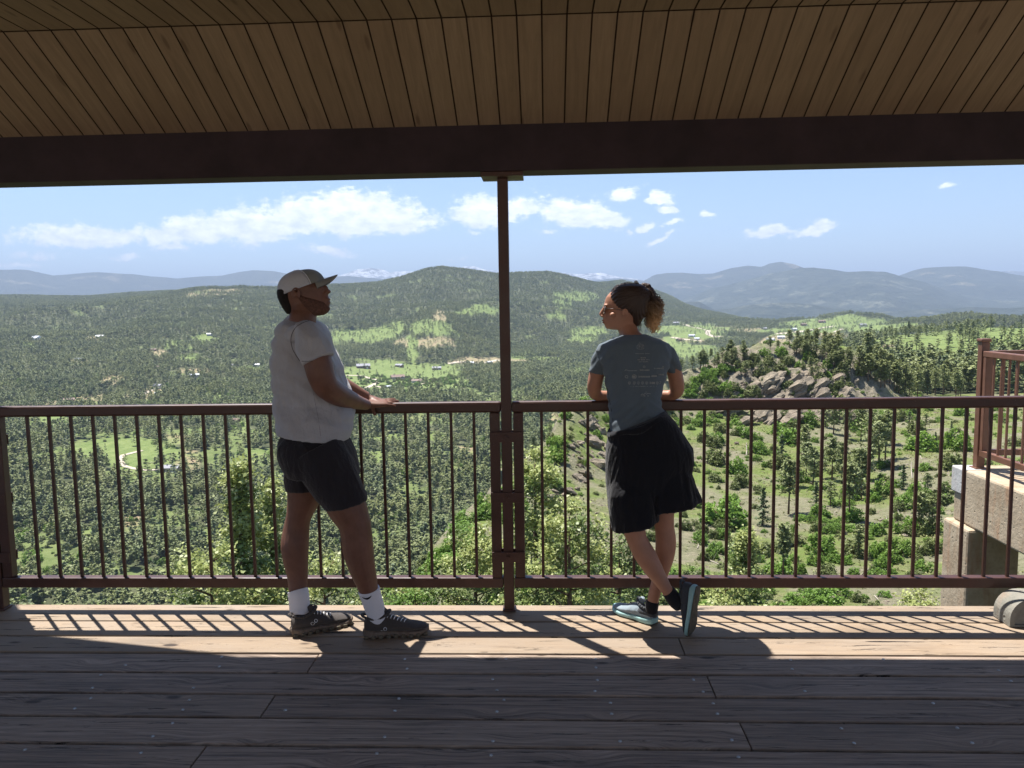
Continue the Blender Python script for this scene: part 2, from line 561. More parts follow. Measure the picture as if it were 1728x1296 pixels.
# ---- posts and railing bays
POSTS = [-2.86, -0.197, 2.47]
def post(xc, label):
    root = tag(empty('steel_post', (xc, RAIL_Y, 0)), label, 'post', 'steel posts under the roof beam')
    bm = bmesh.new()
    bm_box(bm, xc-0.0255, xc+0.0255, RAIL_Y-0.0255, RAIL_Y+0.0255, 0.004, 2.149, 0.004)
    bm_obj('post_shaft', bm, M['steel'], root)
    bm = bmesh.new(); bm_box(bm, xc-0.033, xc+0.033, RAIL_Y-0.033, RAIL_Y+0.033, 0.002, 0.012, 0.002)
    bm_obj('base_plate', bm, M['steel'], root)
    for z in (0.895, 0.590, 0.285):
        bm = bmesh.new()
        bm_box(bm, xc-0.083, xc+0.083, RAIL_Y-0.034, RAIL_Y-0.0275, z-0.026, z+0.026, 0.0015)
        bm_box(bm, xc-0.083, xc+0.083, RAIL_Y+0.0275, RAIL_Y+0.034, z-0.026, z+0.026, 0.0015)
        c = bm_obj('clamp_strap', bm, M['steel'], root)
        b2 = bmesh.new()
        bmesh.ops.create_cone(b2, cap_ends=True, segments=6, radius1=0.009, radius2=0.0085, depth=0.008, matrix=Matrix.Translation((xc, RAIL_Y-0.038, z)) @ Matrix.Rotation(math.pi/2, 4, 'X'))
        bo = bm_obj('bolt', b2, M['steel'], None)
        bo.parent = c
        bo.data.transform(Matrix.Translation(-Vector((xc, RAIL_Y, 0))))
    return root
post(POSTS[1], 'slim dark brown steel post with three clamp straps between the man and the woman')
post(POSTS[0], 'dark brown steel post at the left edge of the picture')

BAL = 0.11433
def railing(xa, xb, first, label):
    """bay between the posts centred at xa and xb"""
    root = tag(empty('railing', ((xa+xb)/2, RAIL_Y, 0)), label, 'railing', 'steel railing bays along the deck edge')
    Y = RAIL_Y
    bm = bmesh.new(); bm_box(bm, xa+0.027, xb-0.027, Y-0.0255, Y+0.0255, 1.016, 1.070, 0.010)
    bm_obj('top_rail', bm, M['steel'], root)
    bm = bmesh.new(); bm_box(bm, xa+0.028, xb-0.028, Y-0.0245, Y+0.0245, 0.122, 0.175, 0.005)
    bm_obj('bottom_rail', bm, M['steel'], root)
    for x in (xa+0.0585, xb-0.0585):
        bm = bmesh.new(); bm_box(bm, x-0.0245, x+0.0245, Y-0.0235, Y+0.0235, 0.1755, 1.0155, 0.004)
        bm_obj('end_post', bm, M['steel'], root)
    me = None
    x = first
    while x < xb-0.10:
        if x > xa+0.10:
            if me is None:
                bm = bmesh.new(); bm_box(bm, -0.0070, 0.0070, -0.0070, 0.0070, 0.1755, 1.0155, 0.0012)
                me = bpy.data.meshes.new('baluster'); bmesh.ops.recalc_face_normals(bm, faces=bm.faces); bm.to_mesh(me); bm.free(); me.materials.append(M['steel'])
            b = bpy.data.objects.new('baluster', me); b.parent = root
            b.location = (x-(xa+xb)/2, 0, 0)
            b.rotation_euler = (0, 0, 0)
            COL.objects.link(b)
        x += BAL
    return root
railing(POSTS[0], POSTS[1], -2.64619, 'brown steel railing bay the man leans on, left of the middle post')
railing(POSTS[1], POSTS[2], -0.02323+0.0, 'brown steel railing bay the woman leans on, right of the middle post')
railing(POSTS[0]-2.667, POSTS[0], POSTS[0]-2.45, 'brown steel railing bay running out past the left post')
railing(POSTS[2], 3.33, POSTS[2]+0.12, 'short brown steel railing bay ending at the concrete walkway')
post(POSTS[2], 'dark brown steel post beside the grey rounded block')

# ---- concrete walkway at the right with its own railings and a column
def concrete_mat(name, c, c2, stain=0.5):
    m, t, b = material(name, 0.85, 0.2)
    co = objco(t)
    n = t.noise(co, 3.5, 6, 0.65); n2 = t.noise(co, 30, 5, 0.65); n3 = t.noise(t.mapping(co, (4, 4, 0.7)), 2.2, 4, 0.6)
    base = t.ramp(n, [(0.3, c), (0.7, c2)])
    base = t.mix(t.rng(n2, 0.5, 0.75, 0, stain), base, tuple(x*0.45 for x in c))
    base = t.mix(t.rng(n3, 0.52, 0.7, 0, stain), base, (0.36, 0.17, 0.085))
    vor = t.n.new('ShaderNodeTexVoronoi'); vor.inputs['Scale'].default_value = 16; t.put(vor.inputs['Vector'], co)
    pit = t.rng(vor.outputs['Distance'], 0.08, 0.2, 1, 0, True)
    pit = t.math('MULTIPLY', pit, t.rng(n, 0.48, 0.6, 0, 1))
    base = t.mix(t.math('MULTIPLY', pit, 0.6), base, tuple(x*0.4 for x in c))
    t.put(b.inputs['Base Color'], base)
    bump(t, b, t.math('SUBTRACT', n2, pit), 0.5, 0.012)
    return m
M['concrete'] = concrete_mat('weathered tan concrete', (0.34, 0.265, 0.18), (0.50, 0.415, 0.30))
M['patch'] = concrete_mat('pale patched concrete', (0.42, 0.42, 0.41), (0.54, 0.53, 0.51), 0.2)
M['grey'] = concrete_mat('smooth grey concrete', (0.19, 0.185, 0.155), (0.27, 0.26, 0.225), 0.3)

def walkway():
    root = tag(empty('concrete_walkway', (5.0, 6.0, 0)), 'raised tan concrete walkway slab with rust stains at the right edge', 'walkway')
    bm = bmesh.new()
    bm_box(bm, 3.78, 9.0, 3.95, 7.05, -0.50, -0.001, 0.02)
    bm_obj('slab', bm, M['concrete'], root)
    bm = bmesh.new()
    bm_box(bm, 3.765, 3.98, 7.052, 7.262, -0.235, 0.002, 0.012)
    bm_obj('corner_patch', bm, M['patch'], root)
    bm = bmesh.new()
    bm_box(bm, 3.785, 9.0, 7.052, 7.24, -0.50, -0.24, 0.015)
    bm_box(bm, 3.983, 9.0, 7.052, 7.24, -0.238, -0.001, 0.008)
    bm_obj('slab_edge', bm, M['concrete'], root)
    bm = bmesh.new()
    bm_box(bm, 3.725, 4.18, 6.86, 7.30, -3.6, -0.503, 0.025)
    bm_obj('column', bm, M['concrete'], root)
    return root
walkway()

def walkway_rail():
    root = tag(empty('walkway_railing', (3.93, 7.1, 0)), 'lighter rust brown railing around the concrete walkway corner', 'railing')
    X, Y1 = 3.93, 7.12
    bm = bmesh.new()
    bm_box(bm, X-0.035, X+0.035, Y1-0.035, Y1+0.035, 0.002, 1.15, 0.005)
    bm_box(bm, X-0.055, X+0.055, Y1-0.055, Y1+0.055, 0.002, 0.012, 0.002)
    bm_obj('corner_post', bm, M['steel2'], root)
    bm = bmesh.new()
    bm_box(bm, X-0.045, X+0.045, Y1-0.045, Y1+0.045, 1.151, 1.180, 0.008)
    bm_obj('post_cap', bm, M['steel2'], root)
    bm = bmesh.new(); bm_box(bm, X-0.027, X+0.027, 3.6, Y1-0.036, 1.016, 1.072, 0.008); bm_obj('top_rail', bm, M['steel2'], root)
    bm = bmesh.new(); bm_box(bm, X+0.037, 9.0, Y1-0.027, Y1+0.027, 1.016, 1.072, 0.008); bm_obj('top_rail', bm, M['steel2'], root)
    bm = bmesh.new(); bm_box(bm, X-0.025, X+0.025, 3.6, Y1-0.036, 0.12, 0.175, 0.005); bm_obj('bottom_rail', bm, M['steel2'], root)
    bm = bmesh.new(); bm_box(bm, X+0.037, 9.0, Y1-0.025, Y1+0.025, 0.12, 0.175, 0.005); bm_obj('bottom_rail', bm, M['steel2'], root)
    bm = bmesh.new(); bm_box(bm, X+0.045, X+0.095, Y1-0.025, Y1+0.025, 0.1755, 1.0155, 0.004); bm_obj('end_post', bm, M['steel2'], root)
    bm = bmesh.new(); bm_box(bm, X-0.025, X+0.025, Y1-0.09, Y1-0.045, 0.1755, 1.0155, 0.004); bm_obj('end_post', bm, M['steel2'], root)
    bm = bmesh.new(); bm_box(bm, -0.008, 0.008, -0.008, 0.008, 0.1755, 1.0155, 0.001)
    me = bpy.data.meshes.new('baluster'); bm.to_mesh(me); bm.free(); me.materials.append(M['steel2'])
    for k in range(1, 26):
        for mode in (0, 1):
            b = bpy.data.objects.new('baluster', me); b.parent = root
            b.location = (0, Y1-0.06-k*BAL-7.1, 0) if mode == 0 else (0.07+k*BAL, Y1-7.1, 0)
            if mode == 0 and Y1-0.06-k*BAL < 4.3: continue
            COL.objects.link(b)
walkway_rail()

def block():
    root = tag(empty('rounded_block', (2.9, 3.66, 0)), 'low grey block with a rounded corner lying on the deck at the right', 'block')
    bm = bmesh.new()
    def prof(ins):
        x0, x1, z0, z1, r = 2.165+ins, 3.9, 0.004, 0.140-ins, 0.10-ins*0.6
        pts = [(x1, z0), (x0, z0)]
        for k in range(11):
            a = math.pi - k*math.pi/20
            pts.append((x0+r+r*math.cos(a), z1-r+r*math.sin(a)))
        pts.append((x1, z1))
        return pts
    # rim and recessed panel
    y0, y1 = 3.60, 3.735
    outer = prof(0.0); inner = prof(0.022)
    inner[1] = (2.165+0.022, 0.012); inner[0] = (3.9, 0.012)
    of = [bm.verts.new((x, y0, z)) for x, z in outer]; ob = [bm.verts.new((x, y1, z)) for x, z in outer]
    nf = [bm.verts.new((x, y0, z)) for x, z in inner]; nr = [bm.verts.new((x, y0+0.012, z)) for x, z in inner]
    n = len(outer)
    for k in range(n-1):
        bm.faces.new((of[k], of[k+1], nf[k+1], nf[k])); bm.faces.new((nf[k], nf[k+1], nr[k+1], nr[k]))
        bm.faces.new((of[k], ob[k], ob[k+1], of[k+1]))
    bm.faces.new((of[n-1], ob[n-1], ob[0], of[0])); bm.faces.new(nr); bm.faces.new(list(reversed(ob)))
    bm_obj('block_body', bm, M['grey'], root)
block()

# ---- unseen paving and windowed wall added behind the viewer to bounce sunlight inside
def terrace():
    bm = bmesh.new(); bm_box(bm, -12, 9, -11.0, -2.05, -0.20, -0.03, 0.01)
    tag(bm_obj('terrace_paving', bm, concrete_mat('pale terrace concrete', (0.34, 0.285, 0.225), (0.41, 0.35, 0.285), 0.1)), kind='structure')
    root = tag(empty('building_wall', (0, -11.2, 0)), 'pale plastered building wall with windows behind the terrace', 'wall')
    wm = concrete_mat('pale plaster', (0.40, 0.33, 0.26), (0.47, 0.40, 0.32), 0.05)
    bm = bmesh.new(); bm_box(bm, -12, 9, -11.6, -11.02, -0.2, 4.2, 0.01); bm_obj('wall', bm, wm, root)
    g = simple_mat('window glass', (0.03, 0.04, 0.05), 0.05, 0.6, 0.1, 1, 0)
    for x in (-8, -4.5, 1.5, 5):
        bm = bmesh.new(); bm_box(bm, x, x+1.4, -11.03, -10.99, 1.0, 2.3, 0.005); f = bm_obj('window', bm, M['grey'], root)
        bm = bmesh.new(); bm_box(bm, x+.08, x+1.32, -10.988, -10.982, 1.08, 2.22); o = bm_obj('pane', bm, g, None); o.parent = f; o.data.transform(Matrix.Translation(-Vector((0, -11.2, 0))))
terrace()
# ================================================================== TERRAIN
def _hash(ix, iy, seed):
    h = (ix.astype(np.int64)*374761393 + iy.astype(np.int64)*668265263 + seed*974634777) & 0x7fffffff
    h = ((h ^ (h >> 13))*1274126177) & 0x7fffffff
    h = (h ^ (h >> 16)) & 0xffff
    return h/65535.0

def vnoise(x, y, seed=0):
    ix = np.floor(x); iy = np.floor(y)
    fx = x-ix; fy = y-iy
    fx = fx*fx*(3-2*fx); fy = fy*fy*(3-2*fy)
    a = _hash(ix, iy, seed); b = _hash(ix+1, iy, seed); c = _hash(ix, iy+1, seed); d = _hash(ix+1, iy+1, seed)
    return (a*(1-fx)+b*fx)*(1-fy)+(c*(1-fx)+d*fx)*fy

def fbm(x, y, octv=4, seed=0, ridged=False):
    s = 0; a = 1; tot = 0
    for i in range(octv):
        n = vnoise(x, y, seed+i*17)
        if ridged: n = 1-np.abs(2*n-1)
        s = s+n*a; tot += a; a *= 0.5
        x, y = x*2.03+y*0.31+11.3, y*2.03-x*0.31+5.7
    return s/tot-0.5

def ctl(px, py, d, z=None):
    v = pix_ray(px, 620 if py is None else py)
    az = math.atan2(v[0], v[1])
    if z is None:
        z = CAM_H + d*v[2]/math.hypot(v[0], v[1])
    return az, d, z

# survey lines of the land: each is a list of (photo x, photo y or None, distance m, height m or None)
LINES = [
 [(-900, None, 6, -7), (2600, None, 6, -7)],
 [(-900, None, 20, -20), (500, None, 20, -17), (900, None, 20, -13.5), (2600, None, 20, -12)],
 [(-900, None, 45, -36), (560, None, 45, -34), (640, None, 42, -22), (760, None, 44, -18.6), (2600, None, 45, -18.2)],
 [(-900, None, 70, -52), (560, None, 70, -50), (650, None, 62, -29), (720, 1000, 56, None), (900, 965, 70, None), (1100, 940, 82, None), (1250, 940, 88, None), (1600, 955, 88, None), (2600, 960, 88, None)],
 [(-900, None, 100, -72), (560, None, 100, -70), (650, None, 90, -44), (720, 948, 68, None), (800, 900, 80, None), (900, 850, 95, None), (1000, 815, 115, None), (1150, 800, 140, None), (1300, 805, 146, None), (1450, 812, 146, None), (1600, 790, 150, None), (2600, 780, 155, None)],
 [(-900, None, 140, -95), (560, None, 140, -92), (650, None, 125, -58), (720, 935, 76, None), (800, 868, 92, None), (900, 790, 112, None), (960, 740, 135, None), (1050, 718, 172, None), (1150, 705, 195, None), (1300, 700, 212, None), (1450, 705, 220, None), (1560, 705, 222, None), (2600, 705, 225, None)],
 [(-900, None, 180, -115), (560, None, 180, -110), (650, None, 150, -66), (700, 975, 84, None), (740, 905, 88, None), (800, 852, 102, None), (870, 803, 122, None), (920, 756, 138, None), (960, 712, 156, None), (1000, 690, 172, None), (1070, 660, 196, None), (1150, 634, 216, None), (1200, 616, 228, None), (1250, 592, 238, None), (1330, 578, 247, None), (1380, 573, 250, None), (1430, 579, 252, None), (1475, 608, 255, None), (1510, 650, 258, None), (1560, 676, 262, None), (1650, 684, 268, None), (2600, 684, 270, None)],
 [(-900, None, 260, -140), (560, None, 260, -138), (650, None, 240, -104), (760, None, 220, -74), (870, None, 220, -60), (1000, None, 240, -55), (1150, None, 275, -48), (1380, None, 305, -42), (1480, None, 320, -36), (1530, None, 330, -34), (1600, 668, 330, None), (1728, 666, 330, None), (2600, 660, 330, None)],
 [(-900, None, 380, -153), (560, None, 380, -152), (700, None, 360, -128), (870, None, 360, -112), (1000, None, 380, -112), (1150, None, 400, -100), (1300, None, 420, -86), (1400, None, 420, -62), (1500, 640, 440, None), (1600, 628, 440, None), (1728, 622, 440, None), (2600, 620, 440, None)],
 [(-900, None, 560, -150), (560, None, 560, -148), (1000, None, 560, -140), (1150, None, 580, -128), (1300, None, 580, -100), (1400, None, 600, -64), (1500, 600, 620, None), (1600, 588, 640, None), (1728, 582, 640, None), (2600, 582, 640, None)],
 [(-900, None, 900, -130), (1000, None, 900, -126), (1150, None, 900, -122), (1300, None, 900, -112), (1380, None, 880, -68), (1440, 578, 900, None), (1500, 562, 950, None), (1600, 556, 1000, None), (1660, 551, 1000, None), (1728, 553, 1000, None), (2600, 560, 1000, None)],
 [(-900, None, 1300, -128), (1000, None, 1300, -130), (1200, None, 1300, -130), (1400, None, 1250, -125), (1500, None, 1300, -110), (1728, None, 1350, -110), (2600, None, 1350, -110)],
 [(-900, None, 1650, -128), (0, 645, 1500, None), (300, 640, 1450, None), (600, 634, 1500, None), (700, 620, 1700, None), (860, 617, 1700, None), (1000, 615, 1750, None), (1115, 605, 1800, None), (1200, None, 1900, -130), (1500, None, 1900, -130), (2600, None, 1900, -130)],
 [(-900, 590, 2100, None), (0, 590, 2100, None), (150, 580, 2100, None), (300, 568, 2100, None), (420, 570, 2100, None), (560, 590, 2100, None), (640, 580, 2150, None), (700, 556, 2150, None), (740, 543, 2150, None), (775, 560, 2150, None), (860, 585, 2200, None), (1000, 585, 2300, None), (1115, 575, 2400, None), (1200, 562, 2600, None), (1300, 562, 2600, None), (1400, 556, 2600, None), (1500, 556, 2500, None), (1580, 552, 2400, None), (1645, 541, 2350, None), (1728, 546, 2350, None), (2600, 550, 2350, None)],
 [(-900, 545, 2800, None), (0, 545, 2800, None), (150, 533, 2800, None), (300, 516, 2700, None), (420, 514, 2700, None), (560, 520, 2800, None), (740, 510, 2900, None), (860, 512, 2900, None), (1000, 532, 3000, None), (1115, 545, 3100, None), (1200, 548, 3200, None), (1300, 548, 3200, None), (1370, 540, 3200, None), (1425, 533, 3200, None), (1480, 538, 3200, None), (1540, 552, 3200, None), (1728, 560, 3200, None), (2600, 560, 3200, None)],
 [(-900, 505, 4000, None), (0, 512, 4000, None), (150, 510, 3900, None), (250, 505, 3600, None), (300, 496, 3500, None), (340, 489, 3400, None), (400, 489, 3400, None), (470, 491, 3500, None), (560, 482, 3700, None), (600, 480, 3800, None), (640, 477, 3800, None), (680, 467, 3800, None), (720, 454, 3800, None), (745, 451, 3800, None), (790, 456, 3800, None), (840, 464, 3800, None), (880, 461, 3800, None), (925, 459, 3800, None), (960, 467, 3900, None), (1000, 479, 4000, None), (1080, 490, 4200, None), (1110, 503, 4200, None), (1180, 523, 4300, None), (1250, 538, 4400, None), (1310, 549, 4500, None), (1345, 556, 4500, None), (1500, 566, 4500, None), (2600, 566, 4500, None)],
 [(-900, 500, 5200, None), (0, 500, 5000, None), (150, 501, 5000, None), (215, 496, 5000, None), (290, 493, 5000, None), (400, 500, 5000, None), (600, 500, 5200, None), (900, 490, 5200, None), (1000, 481, 5200, None), (1025, 477, 5200, None), (1050, 473, 5200, None), (1080, 481, 5200, None), (1130, 500, 5200, None), (1200, 540, 5200, None), (1345, 560, 5400, None), (2600, 560, 5400, None)],
 [(-900, None, 6300, -60), (1100, None, 6300, -60), (1345, None, 6500, -250), (2600, None, 6500, -250)],
]

AZ0, AZ1, NAZ = math.radians(-52), math.radians(52), 1250
azs = np.linspace(AZ0, AZ1, NAZ)
ds = np.concatenate([np.exp(np.arange(math.log(5), math.log(42), 0.03)), np.exp(np.arange(math.log(42), math.log(300), 0.0075)),
                     np.exp(np.arange(math.log(300), math.log(7600), 0.0125))])
ND = len(ds)
L_d = np.zeros((len(LINES), NAZ)); L_z = np.zeros((len(LINES), NAZ))
for i, ln in enumerate(LINES):
    c = sorted(ctl(*p) for p in ln)
    ca, cdd, cz = [np.array(v) for v in zip(*c)]
    # elevation slope interpolates better than height
    L_d[i] = np.exp(np.interp(azs, ca, np.log(cdd)))
    L_z[i] = CAM_H + L_d[i]*np.interp(azs, ca, (cz-CAM_H)/cdd)
# smooth the lines along azimuth
def smooth1(a, w, axis):
    k = np.hanning(w+2)[1:-1]; k /= k.sum()
    pad = [(0, 0)]*a.ndim; pad[axis] = (w//2, w//2)
    ap = np.pad(a, pad, mode='edge')
    return np.apply_along_axis(lambda r: np.convolve(r, k, mode='valid'), axis, ap)
for i in range(len(LINES)):
    L_z[i] = smooth1(L_z[i], 9, 0)
HZ = np.zeros((ND, NAZ))
ld = np.log(ds)
for j in range(NAZ):
    HZ[:, j] = np.interp(ld, np.log(L_d[:, j]), L_z[:, j])
HZ = smooth1(HZ, 7, 0)
AZG, DG = np.meshgrid(azs, ds)
XG = DG*np.sin(AZG); YG = DG*np.cos(AZG)
amp_far = np.clip((DG-1500)/1200, 0, 1)
HZ += amp_far*(fbm(XG/420, YG/420, 5, 3, True)*88 + fbm(XG/120, YG/120, 3, 9)*10)*np.clip((3900-DG)/1300, 0.10, 1)*np.clip((DG-1500)/900, 0, 1)
mid = np.clip((DG-300)/200, 0, 1)*(1-amp_far)
HZ += mid*fbm(XG/130, YG/130, 4, 21)*9
near = 1-np.clip((DG-300)/200, 0, 1)
HZ += near*(fbm(XG/16, YG/16, 5, 31)*2.6)*np.clip(DG/120, 0.3, 1)

def hgt(x, y):
    x = np.asarray(x, float); y = np.asarray(y, float)
    az = np.arctan2(x, y); d = np.hypot(x, y)
    ja = np.clip((az-AZ0)/(AZ1-AZ0)*(NAZ-1), 0, NAZ-1.001)
    jd = np.clip(np.interp(np.log(np.maximum(d, 5.001)), ld, np.arange(ND)), 0, ND-1.001)
    a0 = ja.astype(int); d0 = jd.astype(int); fa = ja-a0; fd = jd-d0
    return (HZ[d0, a0]*(1-fa)+HZ[d0, a0+1]*fa)*(1-fd)+(HZ[d0+1, a0]*(1-fa)+HZ[d0+1, a0+1]*fa)*fd

def ground(px, py, dmin=24):
    """first land seen along the ray through a photo pixel -> (x, y, z) or None"""
    v = pix_ray(px, py)
    hyp = math.hypot(v[0], v[1])
    dd = ds[ds > dmin]
    xs = dd*v[0]/hyp; ys = dd*v[1]/hyp
    zr = CAM_H+dd*v[2]/hyp
    h = hgt(xs, ys)
    hit = np.nonzero(h >= zr)[0]
    if len(hit) == 0: return None
    k = hit[0]
    if k > 0:
        e0 = zr[k-1]-h[k-1]; e1 = h[k]-zr[k]
        f = e0/(e0+e1+1e-9)
        d = dd[k-1]+(dd[k]-dd[k-1])*f
    else:
        d = dd[k]
    x = d*v[0]/hyp; y = d*v[1]/hyp
    return (x, y, float(hgt(x, y)))

# horizon of nearer land for culling: running maximum of elevation along each azimuth
ELV = (HZ-CAM_H)/DG
RUN = np.maximum.accumulate(np.vstack([np.full((1, NAZ), -9.0), ELV[:-1]]), axis=0)
def hidden(x, y, ztop, margin=0.012):
    az = np.arctan2(x, y); d = np.hypot(x, y)
    ja = np.clip(np.rint((az-AZ0)/(AZ1-AZ0)*(NAZ-1)).astype(int), 0, NAZ-1)
    jd = np.clip(np.searchsorted(ds, d)-1, 0, ND-1)
    return (ztop-CAM_H)/d < RUN[jd, ja]-margin

def projv(x, y, z):
    P = np.stack([x, y, z-CAM_H], -1)
    dd = P@_f
    return 864+CAM_F*(P@_r)/dd, 648-CAM_F*(P@_u)/dd

PXG, PYG = projv(XG.ravel(), YG.ravel(), HZ.ravel())
PXG = PXG.reshape(XG.shape); PYG = PYG.reshape(XG.shape)

# open ground: (px, py, rx, ry, dmin, dmax, cover of trees left 0..1, kind)   kinds: m meadow, d dry/bare, r rock
PATCH = [
 (660, 640, 105, 29, 1200, 2000, .05, 'm'), (720, 628, 75, 16, 1200, 2000, .06, 'm'), (610, 655, 60, 22, 1200, 1900, .06, 'm'), (760, 640, 30, 16, 1200, 2000, .3, 'm'),
 (835, 610, 60, 7, 1300, 2300, .12, 'd'), (930, 606, 30, 4, 1300, 2300, .2, 'm'),
 (730, 552, 42, 16, 1800, 2600, .32, 'm'), (742, 535, 12, 12, 1800, 3300, .25, 'd'), (740, 578, 34, 8, 1800, 2600, .3, 'd'), (690, 580, 26, 7, 1800, 2700, .2, 'd'),
 (620, 566, 52, 13, 1800, 2800, .18, 'm'), (665, 555, 20, 14, 1800, 2800, .5, 'm'), (695, 590, 10, 22, 1500, 2600, .25, 'm'), (820, 522, 26, 8, 2000, 3400, .2, 'm'), (790, 527, 20, 5, 2000, 3400, .3, 'm'),
 (950, 505, 18, 14, 2200, 4200, .5, 'm'), (980, 500, 30, 8, 2200, 4200, .5, 'm'), (940, 532, 14, 6, 2200, 4200, .4, 'm'), (990, 565, 30, 12, 1900, 3200, .35, 'm'), (880, 600, 30, 8, 1500, 2600, .5, 'm'), (1000, 625, 40, 8, 1300, 2400, .5, 'm'),
 (345, 572, 20, 9, 1800, 3000, .2, 'm'), (300, 585, 26, 9, 1800, 3000, .5, 'm'), (320, 605, 22, 9, 1600, 2800, .35, 'm'), (265, 595, 14, 7, 1600, 2800, .3, 'd'), (330, 630, 24, 8, 1500, 2600, .35, 'd'), (420, 622, 24, 6, 1500, 2600, .35, 'm'),
 (150, 677, 36, 9, 800, 1700, .25, 'd'), (100, 680, 50, 5, 800, 1700, .4, 'd'), (190, 643, 22, 7, 1300, 2300, .45, 'd'), (240, 668, 36, 8, 900, 2000, .35, 'd'), (275, 655, 24, 6, 1000, 2000, .4, 'd'), (380, 668, 30, 6, 900, 1800, .55, 'm'),
 (50, 583, 14, 5, 1800, 3200, .5, 'm'), (60, 573, 20, 3, 1800, 3200, .4, 'd'), (160, 571, 22, 3, 1800, 3200, .5, 'd'), (135, 608, 14, 3, 1500, 3200, .4, 'd'), (195, 512, 14, 3, 3000, 5200, .2, 'm'), (375, 492, 40, 4, 2800, 3600, .55, 'd'), (345, 498, 30, 4, 2800, 3600, .6, 'd'),
 (190, 757, 84, 18, 450, 1100, .06, 'm'), (225, 775, 42, 20, 450, 1100, .08, 'm'), (218, 800, 16, 14, 450, 1100, .15, 'm'), (265, 765, 40, 18, 450, 1100, .15, 'm'), (320, 778, 22, 16, 450, 1100, .3, 'd'), (70, 712, 50, 10, 500, 1300, .25, 'm'),
 (435, 765, 36, 9, 450, 1000, .12, 'm'), (300, 740, 20, 8, 450, 1200, .5, 'd'), (405, 720, 14, 12, 450, 1200, .3, 'm'), (225, 880, 12, 18, 300, 700, .4, 'd'), (155, 900, 14, 10, 300, 700, .4, 'm'),
 (640, 770, 26, 12, 350, 1000, .2, 'm'), (690, 838, 34, 10, 200, 700, .08, 'm'), (650, 735, 30, 7, 400, 1100, .4, 'm'), (730, 735, 20, 8, 400, 1100, .35, 'm'), (790, 765, 20, 10, 350, 1000, .4, 'd'), (700, 705, 30, 6, 500, 1300, .4, 'd'),
 (932, 730, 26, 14, 300, 1100, .04, 'm'), (940, 705, 18, 8, 300, 1300, .2, 'd'),
 (1160, 560, 70, 14, 1700, 3300, .08, 'm'), (1140, 590, 60, 12, 1400, 3000, .1, 'm'), (1180, 600, 40, 12, 1400, 3000, .25, 'm'), (1150, 574, 60, 4, 1700, 3000, .1, 'd'), (1240, 556, 40, 5, 1900, 3300, .6, 'd'),
 (1330, 560, 60, 6, 1800, 3300, .15, 'm'), (1310, 577, 36, 10, 1500, 3000, .12, 'd'), (1420, 550, 90, 12, 1900, 3400, .12, 'm'), (1430, 538, 28, 8, 2200, 3500, .25, 'm'), (1480, 555, 50, 8, 1700, 3400, .2, 'm'), (1380, 566, 50, 5, 1700, 3400, .3, 'd'), (1530, 548, 24, 4, 1700, 3400, .3, 'm'),
 (1600, 575, 130, 10, 500, 1300, .22, 'm'), (1640, 590, 100, 12, 500, 1300, .35, 'm'), (1700, 560, 60, 12, 500, 1300, .3, 'm'), (1570, 598, 50, 12, 450, 1000, .3, 'm'), (1530, 575, 36, 7, 500, 1200, .35, 'd'), (1610, 620, 30, 14, 400, 900, .4, 'm'), (1700, 610, 50, 14, 400, 900, .5, 'm'),
]
wx = fbm(XG/60, YG/60, 3, 51)*1.6; wy = fbm(XG/60, YG/60, 3, 77)*1.6
OPEN = np.zeros(XG.shape); KEEP = np.ones(XG.shape)
MEAD = np.zeros(XG.shape); DRY = np.zeros(XG.shape)
for (px, py, rx, ry, d0, d1, keep, kind) in PATCH:
    q = np.hypot((PXG-px)/rx+wx*0.8, (PYG-py)/ry+wy*0.8)
    m = np.clip((1.15-q)/0.22, 0, 1)*(DG > d0)*(DG < d1)
    KEEP = np.minimum(KEEP, 1-m*(1-keep))
    OPEN = np.maximum(OPEN, m)
    if kind == 'm': MEAD = np.maximum(MEAD, m)
    else: DRY = np.maximum(DRY, m)
RIGHTH = (PXG > 1470)*(PYG > 540)*(PYG < 618)*(DG > 450)*(DG < 1300)
KEEP = KEEP*(1-0.62*RIGHTH); MEAD = np.maximum(MEAD, 0.7*RIGHTH)
# natural small clearings
cl = fbm(XG/70, YG/70, 4, 91)
NAT = np.clip((cl-0.19)/0.05, 0, 1)*(DG > 300)
KEEP = KEEP*(1-0.6*NAT)
V2 = np.clip((fbm(XG/38, YG/38, 4, 141)-0.06)/0.06, 0, 1)*(DG > 300)*(DG < 1300)*(PXG < 1250)
KEEP = KEEP*(1-0.7*V2)
# the near bowl and the rocky knoll on the right
NEARLAND = (DG < 330)*(PXG > 600)
ROCKY = np.clip((fbm(XG/9, YG/9, 4, 101)+0.03)/0.12, 0, 1)*NEARLAND
KNOLL = np.clip((1.1-np.hypot((PXG-1340)/190, (PYG-650)/62))/0.25, 0, 1)*(DG > 185)*(DG < 285)
SPINE = np.clip(1-np.abs(DG-np.exp(np.interp(AZG.ravel(), azs, np.log(L_d[6]))).reshape(DG.shape))/16, 0, 1)*(PXG > 690)*(PXG < 1200)
ROCKY = np.maximum(ROCKY*0.7, np.maximum(KNOLL, SPINE))
rough = np.maximum(KNOLL*(PYG > 588), SPINE*0.8*(DG > 110))
rough = smooth1(smooth1(rough, 9, 0), 15, 1)
HZ += rough*(fbm(XG/15+HZ/9, YG/15, 5, 201, True)*6.0+fbm(XG/4, YG/4+HZ/2, 4, 207, True)*2.2+1.0)

def sample_grid(G, x, y):
    az = np.arctan2(x, y); d = np.hypot(x, y)
    ja = np.clip(np.rint((az-AZ0)/(AZ1-AZ0)*(NAZ-1)).astype(int), 0, NAZ-1)
    jd = np.clip(np.searchsorted(ds, d), 0, ND-1)
    return G[jd, ja]

